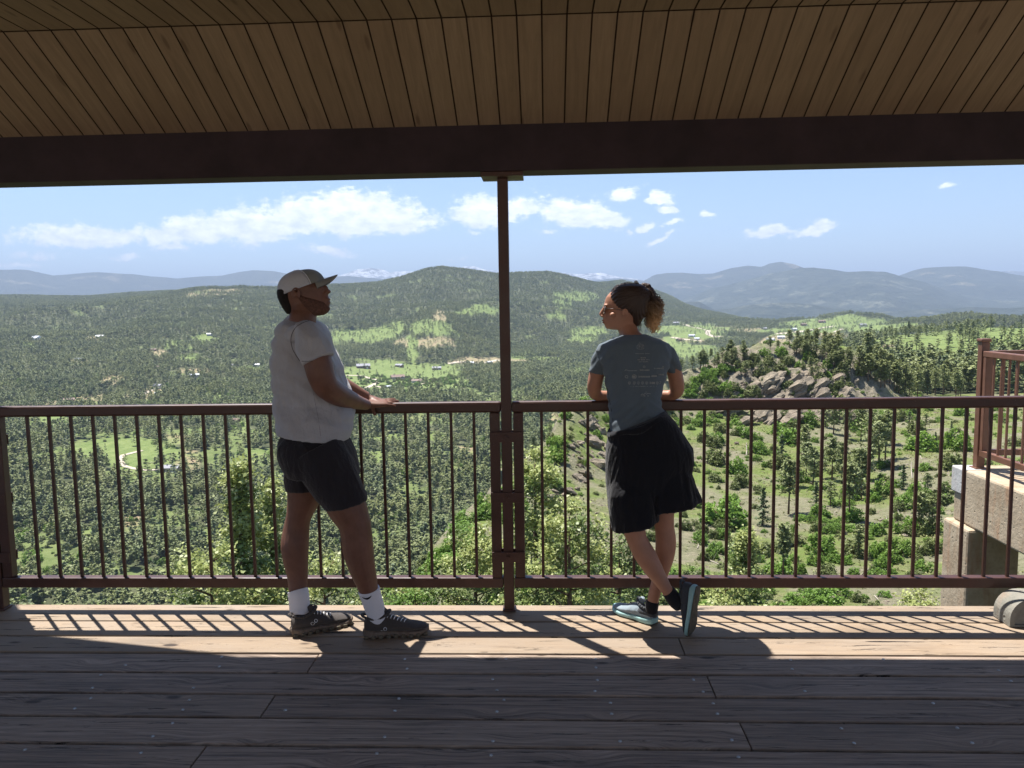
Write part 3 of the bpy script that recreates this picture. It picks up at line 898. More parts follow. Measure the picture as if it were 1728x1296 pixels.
def set_attr(me, name, arr):
    a = me.attributes.new(name, 'FLOAT', 'POINT')
    a.data.foreach_set('value', np.ascontiguousarray(arr, dtype=np.float32).ravel())

def land_mat():
    m, t, b = material('mountain land', 0.9, 0.12)
    geo = t.n.new('ShaderNodeNewGeometry').outputs['Position']
    def A(n):
        a = t.n.new('ShaderNodeAttribute'); a.attribute_name = n; return a.outputs['Fac']
    n_big = t.noise(geo, 0.012, 5, 0.6); n_mid = t.noise(geo, 0.09, 5, 0.65); n_fine = t.noise(geo, 0.8, 6, 0.7); n_xf = t.noise(geo, 4.5, 5, 0.7)
    forest = t.mix(t.rng(n_mid, 0.35, 0.65, 0, 1), (0.050, 0.062, 0.030), (0.11, 0.115, 0.060))
    grass = t.mix(t.rng(n_mid, 0.35, 0.65, 0, 1), (0.115, 0.165, 0.045), (0.19, 0.235, 0.080))
    grass = t.mix(t.rng(n_fine, 0.5, 0.75, 0, 0.5), grass, (0.25, 0.25, 0.13))
    dry = t.mix(t.rng(n_mid, 0.35, 0.65, 0, 1), (0.30, 0.22, 0.145), (0.23, 0.23, 0.11))
    near = t.mix(t.rng(n_fine, 0.45, 0.68, 0, 1), (0.135, 0.165, 0.050), (0.255, 0.235, 0.125))
    near = t.mix(t.rng(n_xf, 0.54, 0.68, 0, 0.8), near, (0.30, 0.26, 0.195))
    near = t.mix(t.rng(t.noise(geo, 1.7, 5, 0.7), 0.55, 0.68, 0, 0.75), near, (0.075, 0.085, 0.040))
    near = t.mix(t.rng(t.noise(geo, 0.22, 4, 0.6), 0.42, 0.56, 0, 0.85), near, (0.140, 0.190, 0.048))
    rock = t.mix(t.rng(n_fine, 0.35, 0.65, 0, 1), (0.155, 0.140, 0.10), (0.29, 0.25, 0.19))
    rock = t.mix(t.rng(n_xf, 0.58, 0.66, 0, 0.8), rock, (0.10, 0.12, 0.055))
    c = forest
    c = t.mix(A('near'), c, near)
    c = t.mix(A('dry'), c, dry)
    c = t.mix(A('meadow'), c, grass)
    c = t.mix(A('rock'), c, rock)
    t.put(b.inputs['Base Color'], c)
    hsum = t.math('ADD', t.math('MULTIPLY', n_fine, 1.0), t.math('MULTIPLY', n_xf, 0.35))
    bump(t, b, hsum, 0.9, 0.7)
    return m
M['land'] = land_mat()

def build_land():
    V = np.stack([XG.ravel(), YG.ravel(), HZ.ravel()], 1)
    i = np.arange(ND-1)[:, None]*NAZ+np.arange(NAZ-1)[None, :]
    i = i.ravel()
    Q = np.stack([i, i+1, i+NAZ+1, i+NAZ], 1)
    me = np_mesh('hillside', V, Q[:, ::-1][:, :], True)
    set_attr(me, 'near', NEARLAND.astype(float))
    set_attr(me, 'meadow', np.maximum(np.maximum(MEAD, NAT*0.5), V2*0.75)); set_attr(me, 'dry', DRY); set_attr(me, 'rock', ROCKY)
    o = link('hillside', me, M['land'])
    tag(o, kind='structure')
    if me.polygons[0].normal.z < 0: me.flip_normals()
build_land()
# land behind the pavilion and a base sheet to the horizon
bm = bmesh.new()
ring = [bm.verts.new((60000*math.sin(a), 60000*math.cos(a), -420)) for a in np.linspace(0, 2*math.pi, 48, endpoint=False)]
bm.faces.new(ring)
tag(bm_obj('plains', bm, M['land']), kind='structure')
bm = bmesh.new()
a0, a1 = AZ1, 2*math.pi+AZ0
prev = None
for a in np.linspace(a0, a1, 60):
    row = [bm.verts.new((r*math.sin(a), r*math.cos(a), z)) for r, z in ((3, -3.5), (20, -4), (60, -9), (300, -40), (1500, -120), (7600, -300))]
    if prev:
        for k in range(5): bm.faces.new((prev[k], row[k], row[k+1], prev[k+1]))
    prev = row
tag(bm_obj('rear_hillside', bm, M['land'], None, True), kind='structure')

# ---- far ranges
def range_mat(name, c1, c2, open_c, amount, snow=None, snow_z=None):
    m, t, b = material(name, 0.9, 0.1)
    geo = t.n.new('ShaderNodeNewGeometry').outputs['Position']
    n = t.noise(geo, 0.0016, 6, 0.62); n2 = t.noise(geo, 0.006, 6, 0.65, 0.5); n3 = t.noise(geo, 0.02, 5, 0.7)
    c = t.mix(t.rng(n2, 0.35, 0.65, 0, 1), c1, c2)
    msk = t.math('MULTIPLY', t.rng(n, 0.56-amount, 0.60-amount, 0, 1), t.rng(n3, 0.42, 0.58, 0.1, 1))
    c = t.mix(msk, c, open_c)
    if snow:
        sep = t.n.new('ShaderNodeSeparateXYZ'); t.put(sep.inputs[0], geo)
        z = t.math('ADD', sep.outputs[2], t.math('MULTIPLY', t.math('SUBTRACT', t.noise(geo, 0.004, 6, 0.7), 0.5), 900))
        c = t.mix(t.math('MULTIPLY', t.rng(z, snow_z-60, snow_z+60, 0, 1), t.rng(t.noise(t.mapping(geo, (1, 1, .6)), 0.0045, 6, .7), .42, .56, 0, 1)), c, snow)
    t.put(b.inputs['Base Color'], c)
    bump(t, b, t.math('ADD', n2, t.math('MULTIPLY', n3, 0.5)), 0.9, 60)
    return m

def far_range(name, pts, d, depth, zb, mat, rough=1.0, seed=0, kind='structure', edge=None):
    c = sorted(ctl(px, py, d) for px, py in pts)
    ca = np.array([k[0] for k in c]); cz = np.array([k[2] for k in c])
    na = int((ca[-1]-ca[0])/math.radians(0.045))+2
    aa = np.linspace(ca[0], ca[-1], na)
    zc = np.interp(aa, ca, cz)
    zc = smooth1(zc, 7, 0)
    rows = 46
    tt = np.concatenate([np.linspace(-1, 0, rows-8), np.linspace(0.05, 0.6, 8)])
    A, T = np.meshgrid(aa, tt)
    D = d+T*depth
    X = D*np.sin(A); Y = D*np.cos(A)
    prof = np.where(T <= 0, 1-np.abs(T)**0.85, 1-T*1.2)
    Z = zb+(zc[None, :]-zb)*prof
    H = np.maximum(zc[None, :]-zb, 50)
    s = depth/3.2
    w = np.where(T <= 0, np.clip(-T*3.5, 0.03, 1), 0.5)*np.clip((1+T)*5, 0, 1)
    Z += w*H*0.38*rough*fbm(X/s, Y/s*0.6, 6, seed, True)
    Z += 0.02*H*rough*fbm(X/(s*0.1), Y/(s*0.1), 4, seed+5)
    V = np.stack([X.ravel(), Y.ravel(), Z.ravel()], 1)
    n = len(aa); i = (np.arange(len(tt)-1)[:, None]*n+np.arange(n-1)[None, :]).ravel()
    me = np_mesh(name, V, np.stack([i, i+n, i+n+1, i+1], 1), True)
    if me.polygons[0].normal.z < 0: me.flip_normals()
    o = link(name, me, mat)
    tag(o, kind='structure')
    return o

FM1 = range_mat('far forest', (0.020, 0.030, 0.020), (0.055, 0.065, 0.04), (0.20, 0.18, 0.12), -0.02)
FM2 = range_mat('far forest with open parks', (0.022, 0.034, 0.022), (0.06, 0.07, 0.045), (0.15, 0.155, 0.11), -0.01)
FM3 = range_mat('snow peak', (0.05, 0.055, 0.05), (0.10, 0.10, 0.09), (0.16, 0.15, 0.13), 0.0, snow=(0.95, 0.95, 0.97), snow_z=820)
far_range('snowy_mountains', [(-500, 480), (400, 475), (540, 472), (575, 465), (592, 459), (605, 455), (625, 452.5), (645, 455), (658, 460), (668, 459), (685, 457), (700, 459), (760, 456), (782, 450), (800, 449), (815, 455), (838, 457), (880, 462), (955, 460), (975, 463), (1000, 461), (1015, 460), (1028, 464), (1050, 468), (1082, 472), (1100, 480), (1400, 486), (1640, 476), (1690, 458), (1705, 457), (1728, 459), (1780, 455), (1850, 465), (2300, 480)], 27000, 6000, -300, FM3, 1.0, 11)
far_range('distant_ridge', [(-900, 470), (-400, 452), (-100, 460), (0, 455), (45, 455.5), (90, 465), (125, 462), (165, 459), (225, 463), (262, 467), (300, 470), (335, 467), (375, 465.5), (400, 460), (428, 456), (462, 457.5), (490, 463), (540, 468), (590, 466), (640, 470), (760, 474), (900, 475), (1000, 474), (1040, 470), (1060, 471), (1085, 474), (1110, 482), (1200, 505)], 17500, 5500, -420, FM1, 0.6, 23)
far_range('distant_ridge', [(1040, 498), (1088, 473), (1105, 464), (1125, 460.5), (1150, 460), (1180, 463), (1205, 461.5), (1235, 452), (1262, 448.5), (1285, 450.5), (1298, 445), (1318, 442), (1340, 446), (1362, 454), (1400, 463), (1500, 475), (1515, 466), (1540, 457), (1562, 452), (1600, 450), (1630, 449.5), (1655, 454), (1685, 458), (1728, 466), (1800, 470), (1900, 462), (2200, 480), (2700, 490)], 15500, 5000, -430, FM1, 0.7, 37)
far_range('distant_ridge', [(1050, 520), (1110, 514), (1150, 506), (1200, 487), (1240, 478), (1280, 467), (1300, 461), (1322, 458), (1345, 452.5), (1371, 451), (1400, 455), (1430, 459), (1465, 458), (1495, 459), (1525, 468), (1560, 476), (1600, 492), (1640, 505), (1720, 508), (2400, 512)], 12000, 4500, -430, FM2, 0.9, 41)
far_range('distant_ridge', [(1000, 545), (1100, 526), (1130, 520), (1155, 510), (1180, 509), (1205, 523), (1235, 520), (1265, 514), (1300, 512), (1340, 511.5), (1365, 513), (1400, 519), (1440, 522), (1480, 527), (1530, 524), (1580, 522), (1640, 518), (1700, 520), (1800, 515), (2500, 520)], 8200, 1900, -380, FM2, 0.9, 53)
# ================================================================== TREES, SHRUBS, ROCKS
def leaf_mat(name, c1, c2, c3, rough=0.55, trans=0.0, spec=0.25):
    m, t, b = material(name, rough, spec)
    oi = t.n.new('ShaderNodeObjectInfo')
    geo = t.n.new('ShaderNodeNewGeometry').outputs['Position']
    fr = t.n.new('ShaderNodeAttribute'); fr.attribute_name = 'tint'
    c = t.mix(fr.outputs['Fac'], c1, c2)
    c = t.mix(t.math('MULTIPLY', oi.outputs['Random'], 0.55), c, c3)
    reg = t.noise(geo, 0.014, 4, 0.6)
    c = t.mix(t.rng(reg, 0.35, 0.65, 0, 0.5), c, tuple(min(1, v*w_) for v, w_ in zip(c2, (1.25, 1.12, 0.9))))
    t.put(b.inputs['Base Color'], c)
    if trans > 0:
        tr = t.n.new('ShaderNodeBsdfTranslucent'); t.put(tr.inputs[0], c)
        mx = t.n.new('ShaderNodeMixShader'); mx.inputs[0].default_value = trans
        out = m.node_tree.nodes['Material Output']
        t.l.new(b.outputs[0], mx.inputs[1]); t.l.new(tr.outputs[0], mx.inputs[2]); t.l.new(mx.outputs[0], out.inputs[0])
    return m
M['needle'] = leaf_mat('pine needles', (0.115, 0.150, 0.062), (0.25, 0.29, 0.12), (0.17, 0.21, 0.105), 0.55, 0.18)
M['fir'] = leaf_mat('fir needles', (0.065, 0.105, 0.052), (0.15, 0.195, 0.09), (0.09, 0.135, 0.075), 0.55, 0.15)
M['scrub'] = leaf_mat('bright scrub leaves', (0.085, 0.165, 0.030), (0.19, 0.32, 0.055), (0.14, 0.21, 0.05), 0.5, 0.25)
M['scrubd'] = leaf_mat('dull scrub leaves', (0.085, 0.125, 0.040), (0.18, 0.215, 0.075), (0.13, 0.16, 0.06), 0.5, 0.2)
M['broad'] = leaf_mat('pale young leaves', (0.21, 0.26, 0.075), (0.46, 0.50, 0.19), (0.34, 0.39, 0.14), 0.45, 0.3, 0.4)
M['broadd'] = leaf_mat('deep green leaves', (0.10, 0.15, 0.042), (0.24, 0.30, 0.10), (0.16, 0.22, 0.07), 0.45, 0.25, 0.35)
M['bark'] = simple_mat('rough bark', (0.15, 0.10, 0.07), 0.9, 0.15, 0.4, 8, 0.6, 0.02)
M['deadwood'] = simple_mat('bleached dead wood', (0.42, 0.37, 0.31), 0.85, 0.2, 0.25, 12, 0.4, 0.01)
M['rock'] = None

def quads_cloud(C, size, r, flat=0.5, aspect=1.0):
    """C (n,3) leaf centres -> random facing quads, returns V,(n*4,3) ; up-biased normals"""
    n = len(C)
    nv = r.normal(size=(n, 3)); nv[:, 2] = np.abs(nv[:, 2])+flat
    nv /= np.linalg.norm(nv, axis=1)[:, None]
    a = np.cross(nv, r.normal(size=(n, 3))); a /= np.linalg.norm(a, axis=1)[:, None]
    b = np.cross(nv, a)
    s = size*(0.6+0.8*r.random(n))[:, None]
    a = a*s*aspect; b = b*s
    V = np.stack([C-a-b*0.35, C+b, C+a-b*0.35, C-b*0.9], 1).reshape(-1, 3)
    return V

def crown_mesh(name, centers, tints, size, per, spread, r, mat, flat=0.5, aspect=0.8):
    n = len(centers)
    C = np.repeat(centers, per, 0)+r.normal(size=(n*per, 3))*np.repeat(spread, per)[:, None]*np.array([1, 1, 0.62])
    V = quads_cloud(C, size, r, flat, aspect)
    Q = np.arange(len(V)).reshape(-1, 4)
    me = np_mesh(name, V, Q)
    tint = np.repeat(np.clip(np.repeat(tints, per)+r.normal(size=n*per)*0.22, 0, 1), 4)
    set_attr(me, 'tint', tint)
    me.materials.append(mat)
    return me

def conifer(seed, kind, tufts, per, size):
    """unit-height tree: 1 m tall crown, returns crown mesh, trunk mesh"""
    r = np.random.default_rng(seed)
    bottom = {'pine': 0.26, 'fir': 0.06, 'tall': 0.42}[kind]
    wid = {'pine': 0.24, 'fir': 0.20, 'tall': 0.17}[kind]
    cs, sp = [], []
    # limbs
    nl = max(10, tufts//5)
    limbs = []
    for k in range(nl):
        h = bottom+(1-bottom)*((k+r.random())/nl)**0.9*0.97
        tt = (h-bottom)/(1-bottom)
        if kind == 'fir': R = wid*(1-tt)**0.85*(0.75+0.5*r.random())+0.012
        else: R = wid*math.sin(math.pi*min(0.98, (0.22+0.78*tt)))**0.65*(0.55+0.65*r.random())+0.02
        an = k*2.399+r.random()*0.9
        up = -0.05 if kind == 'fir' else 0.10
        limbs.append((h, R, an, up))
        for q in range(max(2, tufts//nl)):
            f = (q+0.6+0.5*r.random())/max(2, tufts//nl)
            f = min(f, 1.08)
            cs.append((math.cos(an)*R*f+r.normal()*0.012, math.sin(an)*R*f+r.normal()*0.012, h+up*R*f*2+r.normal()*0.012))
            sp.append(0.030*(1.15-0.3*f)*(1 if kind != 'fir' else 0.8)*(0.55+R/wid*0.6))
    for k in range(3):
        cs.append((0, 0, 0.95+0.02*k)); sp.append(0.012)
    cs = np.array(cs); sp = np.array(sp)
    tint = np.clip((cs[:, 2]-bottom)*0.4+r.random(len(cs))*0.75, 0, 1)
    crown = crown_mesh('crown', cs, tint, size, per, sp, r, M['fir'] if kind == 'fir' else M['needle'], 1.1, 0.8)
    bm = bmesh.new()
    lean = r.normal(size=2)*0.012
    bm_tube(bm, [(0, 0, -0.03), (lean[0]*.4, lean[1]*.4, 0.3), (lean[0], lean[1], 0.65), (0, 0, 0.97)], [0.020, 0.015, 0.009, 0.002], 7)
    for (h, R, an, up) in limbs[::2]:
        p0 = Vector((0, 0, h-0.01)); p1 = Vector((math.cos(an)*R*0.85, math.sin(an)*R*0.85, h+up*R*1.7))
        bm_tube(bm, [p0, p0.lerp(p1, .5), p1], [0.0045, 0.003, 0.001], 4)
    trunk = bpy.data.meshes.new('trunk'); bm.to_mesh(trunk); bm.free(); trunk.materials.append(M['bark'])
    return crown, trunk

HI = [conifer(100+i, k, 120, 9, 0.026) for i, k in enumerate(['pine', 'pine', 'tall', 'fir', 'pine', 'tall', 'fir'])]
LO = [conifer(200+i, k, 42, 5, 0.046) for i, k in enumerate(['pine', 'pine', 'fir', 'tall'])]

# ---- sample the forest
def sample_forest():
    out = []
    # (d0, d1, spacing, hmean)
    for (d0, d1, area, h0) in ((250, 700, 26, 11.0), (700, 1500, 34, 11.0), (1500, 2600, 44, 10.5), (2600, 5400, 66, 10.5)):
        th = math.radians(98)
        n = int(0.5*th*(d1*d1-d0*d0)/area)
        az = rng.uniform(math.radians(-51), math.radians(47), n)
        d = np.sqrt(rng.uniform(d0*d0, d1*d1, n))
        x = d*np.sin(az); y = d*np.cos(az); z = hgt(x, y)
        keep = sample_grid(KEEP, x, y)
        nearland = sample_grid(NEARLAND.astype(float), x, y) > 0.5
        dens = 0.80+0.9*fbm(x/90, y/90, 3, 61)
        ok = (rng.random(n) < keep*np.clip(dens, 0.25, 1))
        ok &= ~hidden(x, y, z+h0*1.3)
        # ground of the bowl and knoll is planted by hand further below
        ok &= ~nearland
        h = h0*np.clip(np.exp(rng.normal(size=n)*0.30), 0.4, 1.35)*np.where(keep < 0.5, 0.75, 1)
        out.append(np.stack([x, y, z, h], 1)[ok])
    return np.concatenate(out)
F = sample_forest()

# ---- trees set out one by one on the near right: (px, py of foot, height m, kind)
def crop4(X, Y): return 1170+X/3.677, 680+Y/3.677
HAND = []
for (X, Y, Hpx, k) in [(545, 385, 185, 'fir'), (430, 762, 235, 'fir'), (590, 690, 330, 'tall'), (740, 525, 240, 'pine'), (700, 480, 230, 'tall'), (860, 480, 250, 'tall'), (800, 470, 170, 'pine'), (920, 500, 240, 'pine'),
                       (1040, 600, 300, 'tall'), (1000, 560, 260, 'pine'), (970, 735, 340, 'tall'), (1150, 400, 300, 'pine'), (1110, 370, 290, 'pine'), (1190, 350, 260, 'tall'), (1025, 960, 200, 'tall'), (1300, 535, 140, 'fir'), (1450, 565, 120, 'pine'),
                       (555, 1085, 330, 'tall'), (1400, 800, 230, 'tall'), (870, 190, 190, 'pine'), (960, 225, 190, 'pine'), (1040, 230, 210, 'tall'), (1200, 260, 200, 'pine'), (820, 150, 160, 'pine'), (910, 120, 160, 'pine'),
                       (1480, 800, 200, 'pine'), (850, 640, 150, 'pine'), (1340, 150, 90, 'fir'), (1440, 165, 90, 'pine'), (1600, 190, 70, 'fir'), (1500, 280, 90, 'fir'), (1090, 480, 200, 'pine'), (690, 330, 190, 'tall'), (640, 520, 160, 'pine'), (760, 640, 150, 'fir')]:
    px, py = crop4(X, Y)
    HAND.append((px, py, Hpx/3.677, k, 'bowl'))
def crop3(X, Y): return 1100+X/2.7516, 500+Y/2.7516
hr = random.Random(12)
def scatter(poly, n, hmin, hmax, where, sep=6, kinds=('pine', 'pine', 'tall')):
    xs = [p[0] for p in poly]; ys = [p[1] for p in poly]
    pts = []
    tries = 0
    while len(pts) < n and tries < n*60:
        tries += 1
        X = hr.uniform(min(xs), max(xs)); Y = hr.uniform(min(ys), max(ys))
        ins = False; j = len(poly)-1
        for i in range(len(poly)):
            if (ys[i] > Y) != (ys[j] > Y) and X < (xs[j]-xs[i])*(Y-ys[i])/(ys[j]-ys[i])+xs[i]: ins = not ins
            j = i
        if not ins or any(abs(X-a)+1.5*abs(Y-b) < sep for a, b in pts): continue
        pts.append((X, Y))
    for X, Y in pts:
        px, py = crop3(X, Y)
        HAND.append((px, py, hr.uniform(hmin, hmax)/2.7516, hr.choice(kinds), where))
scatter([(590, 235), (680, 215), (760, 215), (860, 230), (930, 330), (890, 400), (800, 330), (700, 300)], 44, 50, 82, 'knoll', 14)
scatter([(160, 320), (250, 300), (330, 290), (470, 275), (590, 240), (590, 255), (470, 300), (300, 345), (170, 350)], 22, 45, 85, 'knoll', 16)
scatter([(640, 330), (760, 420), (900, 470), (900, 400), (800, 360), (700, 300)], 14, 40, 66, 'knoll', 16)
scatter([(300, 330), (480, 400), (640, 420), (640, 330), (480, 280)], 10, 26, 46, 'knoll', 22)
for (X, Y, Hh) in [(435, 375, 75), (505, 375, 70), (590, 332, 34), (650, 320, 36), (345, 340, 80), (385, 320, 78), (570, 385, 26)]:
    px, py = crop3(X, Y); HAND.append((px, py, Hh/2.7516, 'pine', 'knoll'))
scatter([(940, 330), (1000, 400), (1100, 440), (1200, 475), (1480, 480), (1480, 420), (1300, 400), (1150, 360), (1000, 290)], 78, 78, 125, 'slope', 13, ('pine', 'tall', 'fir', 'pine'))
scatter([(900, 200), (1150, 170), (1728, 150), (1728, 330), (1480, 330), (1200, 290), (950, 260)], 46, 42, 72, 'slope', 24, ('pine', 'fir', 'pine'))
# left flank of the ridge
def scatter_px(poly, n, h0, h1, where, sep, kinds):
    global HAND
    k0 = len(HAND)
    scatter([((x-1100)*2.7516, (y-500)*2.7516) for x, y in poly], n, h0*2.7516, h1*2.7516, where, sep*2.7516, kinds)
scatter_px([(650, 1000), (700, 900), (760, 830), (840, 770), (900, 720), (860, 700), (760, 760), (660, 860), (610, 960), (600, 1010)], 44, 46, 74, 'flank', 12, ('tall', 'fir', 'pine'))
scatter_px([(880, 800), (940, 690), (1000, 655), (1150, 625), (1150, 605), (1000, 640), (900, 700)], 14, 18, 34, 'flank', 14, ('pine', 'fir'))

hand_trees = []
for (px, py, hp, k, where) in HAND:
    g = ground(px, py)
    if where in ('knoll', 'bowl', 'flank'):
        for _ in range(14):
            if g is not None and math.hypot(g[0], g[1]) < (300 if where != 'flank' else 420): break
            py += 3; g = ground(px, py)
    if g is None: continue
    d = math.hypot(g[0], g[1])
    if d > 1400: continue
    h = min(16, max(2.0, hp*d/CAM_F*1.02))
    hand_trees.append((g[0], g[1], g[2], h, k, where, d))

# the nearest of the valley trees become single trees too
Fd = np.hypot(F[:, 0], F[:, 1])
fx, fy = projv(F[:, 0], F[:, 1], F[:, 2]+F[:, 3]*0.6)
vis = (fx > 20) & (fx < 1700) & (fy < 1010) & ~hidden(F[:, 0], F[:, 1], F[:, 2]+F[:, 3]*0.8, 0.0)
vis &= ~((fx > 455) & (fx < 640) & (fy > 700))
sz = np.where(vis, F[:, 3]/Fd, 0)
n_single = max(0, 296-len(hand_trees))
order = np.argsort(-sz)[:n_single]
single = F[order]
mask = np.ones(len(F), bool); mask[order] = False
F = F[mask]
print('forest', len(F), 'hand', len(hand_trees), 'single', len(single), 'rangeD', Fd[order].min() if n_single else 0, Fd[order].max() if n_single else 0)

KIND_HI = {'pine': [0, 1, 4], 'tall': [2, 5], 'fir': [3, 6]}
PROTO_LO = {}
def ordinal(n):
    return str(n)+('th' if 10 <= n % 100 <= 20 else {1: 'st', 2: 'nd', 3: 'rd'}.get(n % 10, 'th'))
TO_LABEL = []
def finish_labels():
    # place words: which railing gap a thing is seen through (or above), counted from the middle post, then its rank in that gap
    buckets = {}
    for (o, head, P) in TO_LABEL:
        px, py, d = project(P)
        xc = P[0]/P[1]*RAIL_Y-POSTS[1]
        n = max(1, int((abs(xc)-0.08)/BAL)+1)
        rail_py = project((xc+POSTS[1], RAIL_Y, 1.04))[1]
        key = (head, 'right' if xc > 0 else 'left', n, py < rail_py)
        buckets.setdefault(key, []).append((-py, o))
    for (head, side, n, above), lst in buckets.items():
        lst.sort(key=lambda q: q[0])
        for i, (_, o) in enumerate(lst):
            rk = '' if len(lst) == 1 else ', %s from bottom' % ordinal(i+1)
            if above: o['label'] = '%s above the %s railing gap %s of middle post%s' % (head, ordinal(n), side, rk)
            else: o['label'] = '%s seen in the %s railing gap %s of middle post%s' % (head, ordinal(n), side, rk)
HEADS = {'bowl': {'pine': 'broad pine', 'tall': 'tall bare-stemmed pine', 'fir': 'dark pointed fir'}, 'knoll': {'pine': 'bushy pine', 'tall': 'slim pine', 'fir': 'dark fir'},
         'slope': {'pine': 'round-topped pine', 'tall': 'tall dark pine', 'fir': 'cone-shaped fir'}, 'flank': {'pine': 'broad pine', 'tall': 'tall narrow pine', 'fir': 'dark pointed fir'},
         'valley': {'pine': 'grey-green pine', 'tall': 'slim pine', 'fir': 'dark fir'}}
PLABEL = {
 'bowl': {'pine': ('broad ponderosa pine on the stony slope below the deck', 'pines on the stony slope'), 'tall': ('tall bare-stemmed pine on the stony slope below the deck', 'tall pines on the stony slope'), 'fir': ('dark pointed fir on the stony slope below the deck', 'firs on the stony slope')},
 'knoll': {'pine': ('bushy pine growing on top of the rocky knoll', 'bushy pines on the rocky knoll'), 'tall': ('slim pine standing on the rocky knoll', 'slim pines on the rocky knoll'), 'fir': ('dark fir on the rocky knoll', 'firs on the knoll')},
 'slope': {'pine': ('round-topped pine on the hillside behind the rocky knoll', 'round pines behind the knoll'), 'tall': ('slim tall pine in the dark wood right of the rocky knoll', 'tall pines behind the knoll'), 'fir': ('dark cone-shaped fir on the hillside behind the rocky knoll', 'firs behind the knoll')},
 'flank': {'pine': ('broad pine on the steep flank between the posts', 'pines on the steep flank'), 'tall': ('tall narrow pine on the steep flank left of the middle post', 'tall pines on the steep flank'), 'fir': ('dark pointed fir on the steep flank left of the middle post', 'firs on the steep flank')},
 'valley': {'pine': ('grey-green pine in the valley forest seen through the left railing', 'pines in the valley forest'), 'tall': ('slim pine in the valley forest seen through the left railing', 'slim pines in the valley forest'), 'fir': ('dark fir in the valley forest seen through the left railing', 'firs in the valley forest')},
}
def plant(x, y, z, h, kind, where, idx):
    lod = LO if (h/math.hypot(x, y)) < 0.0135 else HI
    if lod is LO:
        i = {'pine': [0, 1], 'fir': [2], 'tall': [3]}[kind]; i = i[idx % len(i)]
        crown, trunk = LO[i]
    else:
        i = KIND_HI[kind][idx % len(KIND_HI[kind])]
        crown, trunk = HI[i]
    nm = 'fir_tree' if kind == 'fir' else 'pine_tree'
    root = empty(nm, (x, y, z-0.02*h), idx*1.37 % 6.28)
    root.scale = (h*(0.9+0.25*((idx*37) % 10)/10), h*(0.9+0.25*((idx*53) % 10)/10), h)
    lab, grp = PLABEL[where][kind]
    tag(root, lab, 'tree', grp); TO_LABEL.append((root, HEADS[where][kind], (x, y, z+h*.5)))
    for nm2, me in (('crown', crown), ('trunk', trunk)):
        o = bpy.data.objects.new(nm2, me); o.parent = root; COL.objects.link(o)
        if nm2 == 'crown' and lod is LO and i not in PROTO_LO: PROTO_LO[i] = o
    return root
idx = 0
for (x, y, z, h, k, where, d) in hand_trees:
    plant(x, y, z, h, k, where, idx); idx += 1
for (x, y, z, h) in single:
    plant(x, y, z, h, ['pine', 'fir', 'tall', 'pine'][idx % 4], 'valley', idx); idx += 1

def scatter_object(name, P, scales, rotz, protos, label, cat):
    """one object: points carrying instances of the given objects' meshes"""
    n = len(P)
    me = bpy.data.meshes.new(name)
    me.vertices.add(n); me.vertices.foreach_set('co', np.ascontiguousarray(P, dtype=np.float32).ravel())
    me.update()
    a = me.attributes.new('sc', 'FLOAT_VECTOR', 'POINT'); a.data.foreach_set('vector', np.ascontiguousarray(scales, dtype=np.float32).ravel())
    R = np.zeros((n, 3), np.float32); R[:, 2] = rotz
    a = me.attributes.new('ro', 'FLOAT_VECTOR', 'POINT'); a.data.foreach_set('vector', R.ravel())
    a = me.attributes.new('ix', 'INT', 'POINT'); a.data.foreach_set('value', rng.integers(0, len(protos), n).astype(np.int32))
    o = link(name, me)
    g = bpy.data.node_groups.new(name+' scatter', 'GeometryNodeTree')
    g.interface.new_socket('Geometry', in_out='INPUT', socket_type='NodeSocketGeometry')
    g.interface.new_socket('Geometry', in_out='OUTPUT', socket_type='NodeSocketGeometry')
    gi = g.nodes.new('NodeGroupInput'); go = g.nodes.new('NodeGroupOutput')
    iop = g.nodes.new('GeometryNodeInstanceOnPoints')
    iop.inputs['Pick Instance'].default_value = True
    jg = g.nodes.new('GeometryNodeGeometryToInstance')
    for p in protos:
        oi = g.nodes.new('GeometryNodeObjectInfo'); oi.inputs[0].default_value = p; oi.transform_space = 'ORIGINAL'
        oi.inputs['As Instance'].default_value = False
        g.links.new(oi.outputs['Geometry'], jg.inputs[0])
    # each prototype must be its own instance: one Geometry to Instance per prototype, joined
    g.nodes.remove(jg)
    join = g.nodes.new('GeometryNodeJoinGeometry')
    for nd in [x for x in g.nodes if x.bl_idname == 'GeometryNodeObjectInfo']:
        gti = g.nodes.new('GeometryNodeGeometryToInstance')
        g.links.new(nd.outputs['Geometry'], gti.inputs[0]); g.links.new(gti.outputs[0], join.inputs[0])
    g.links.new(gi.outputs[0], iop.inputs['Points']); g.links.new(join.outputs[0], iop.inputs['Instance'])
    for nm, sock, dt in (('sc', 'Scale', 'FLOAT_VECTOR'), ('ro', 'Rotation', 'FLOAT_VECTOR'), ('ix', 'Instance Index', 'INT')):
        na = g.nodes.new('GeometryNodeInputNamedAttribute'); na.data_type = dt; na.inputs[0].default_value = nm
        g.links.new(na.outputs[0], iop.inputs[sock])
    g.links.new(iop.outputs[0], go.inputs[0])
    md = o.modifiers.new('scatter', 'NODES'); md.node_group = g
    tag(o, label, cat, kind='stuff')
    return o
lo_protos = [PROTO_LO[k] for k in sorted(PROTO_LO)]
print('protos', len(lo_protos))
if not lo_protos: lo_protos = []
Fd = np.hypot(F[:, 0], F[:, 1])
w = F[:, 3]*np.where(Fd > 1500, 1.15, 1.0)
FP = F[:, :3].copy(); FP[:, 2] -= F[:, 3]*0.04
scatter_object('conifer_forest', FP, np.stack([w*1.12, w*1.12, F[:, 3]], 1), rng.uniform(0, 6.28, len(F)), lo_protos, 'dense conifer forest covering the valley and the mountain sides', 'forest')

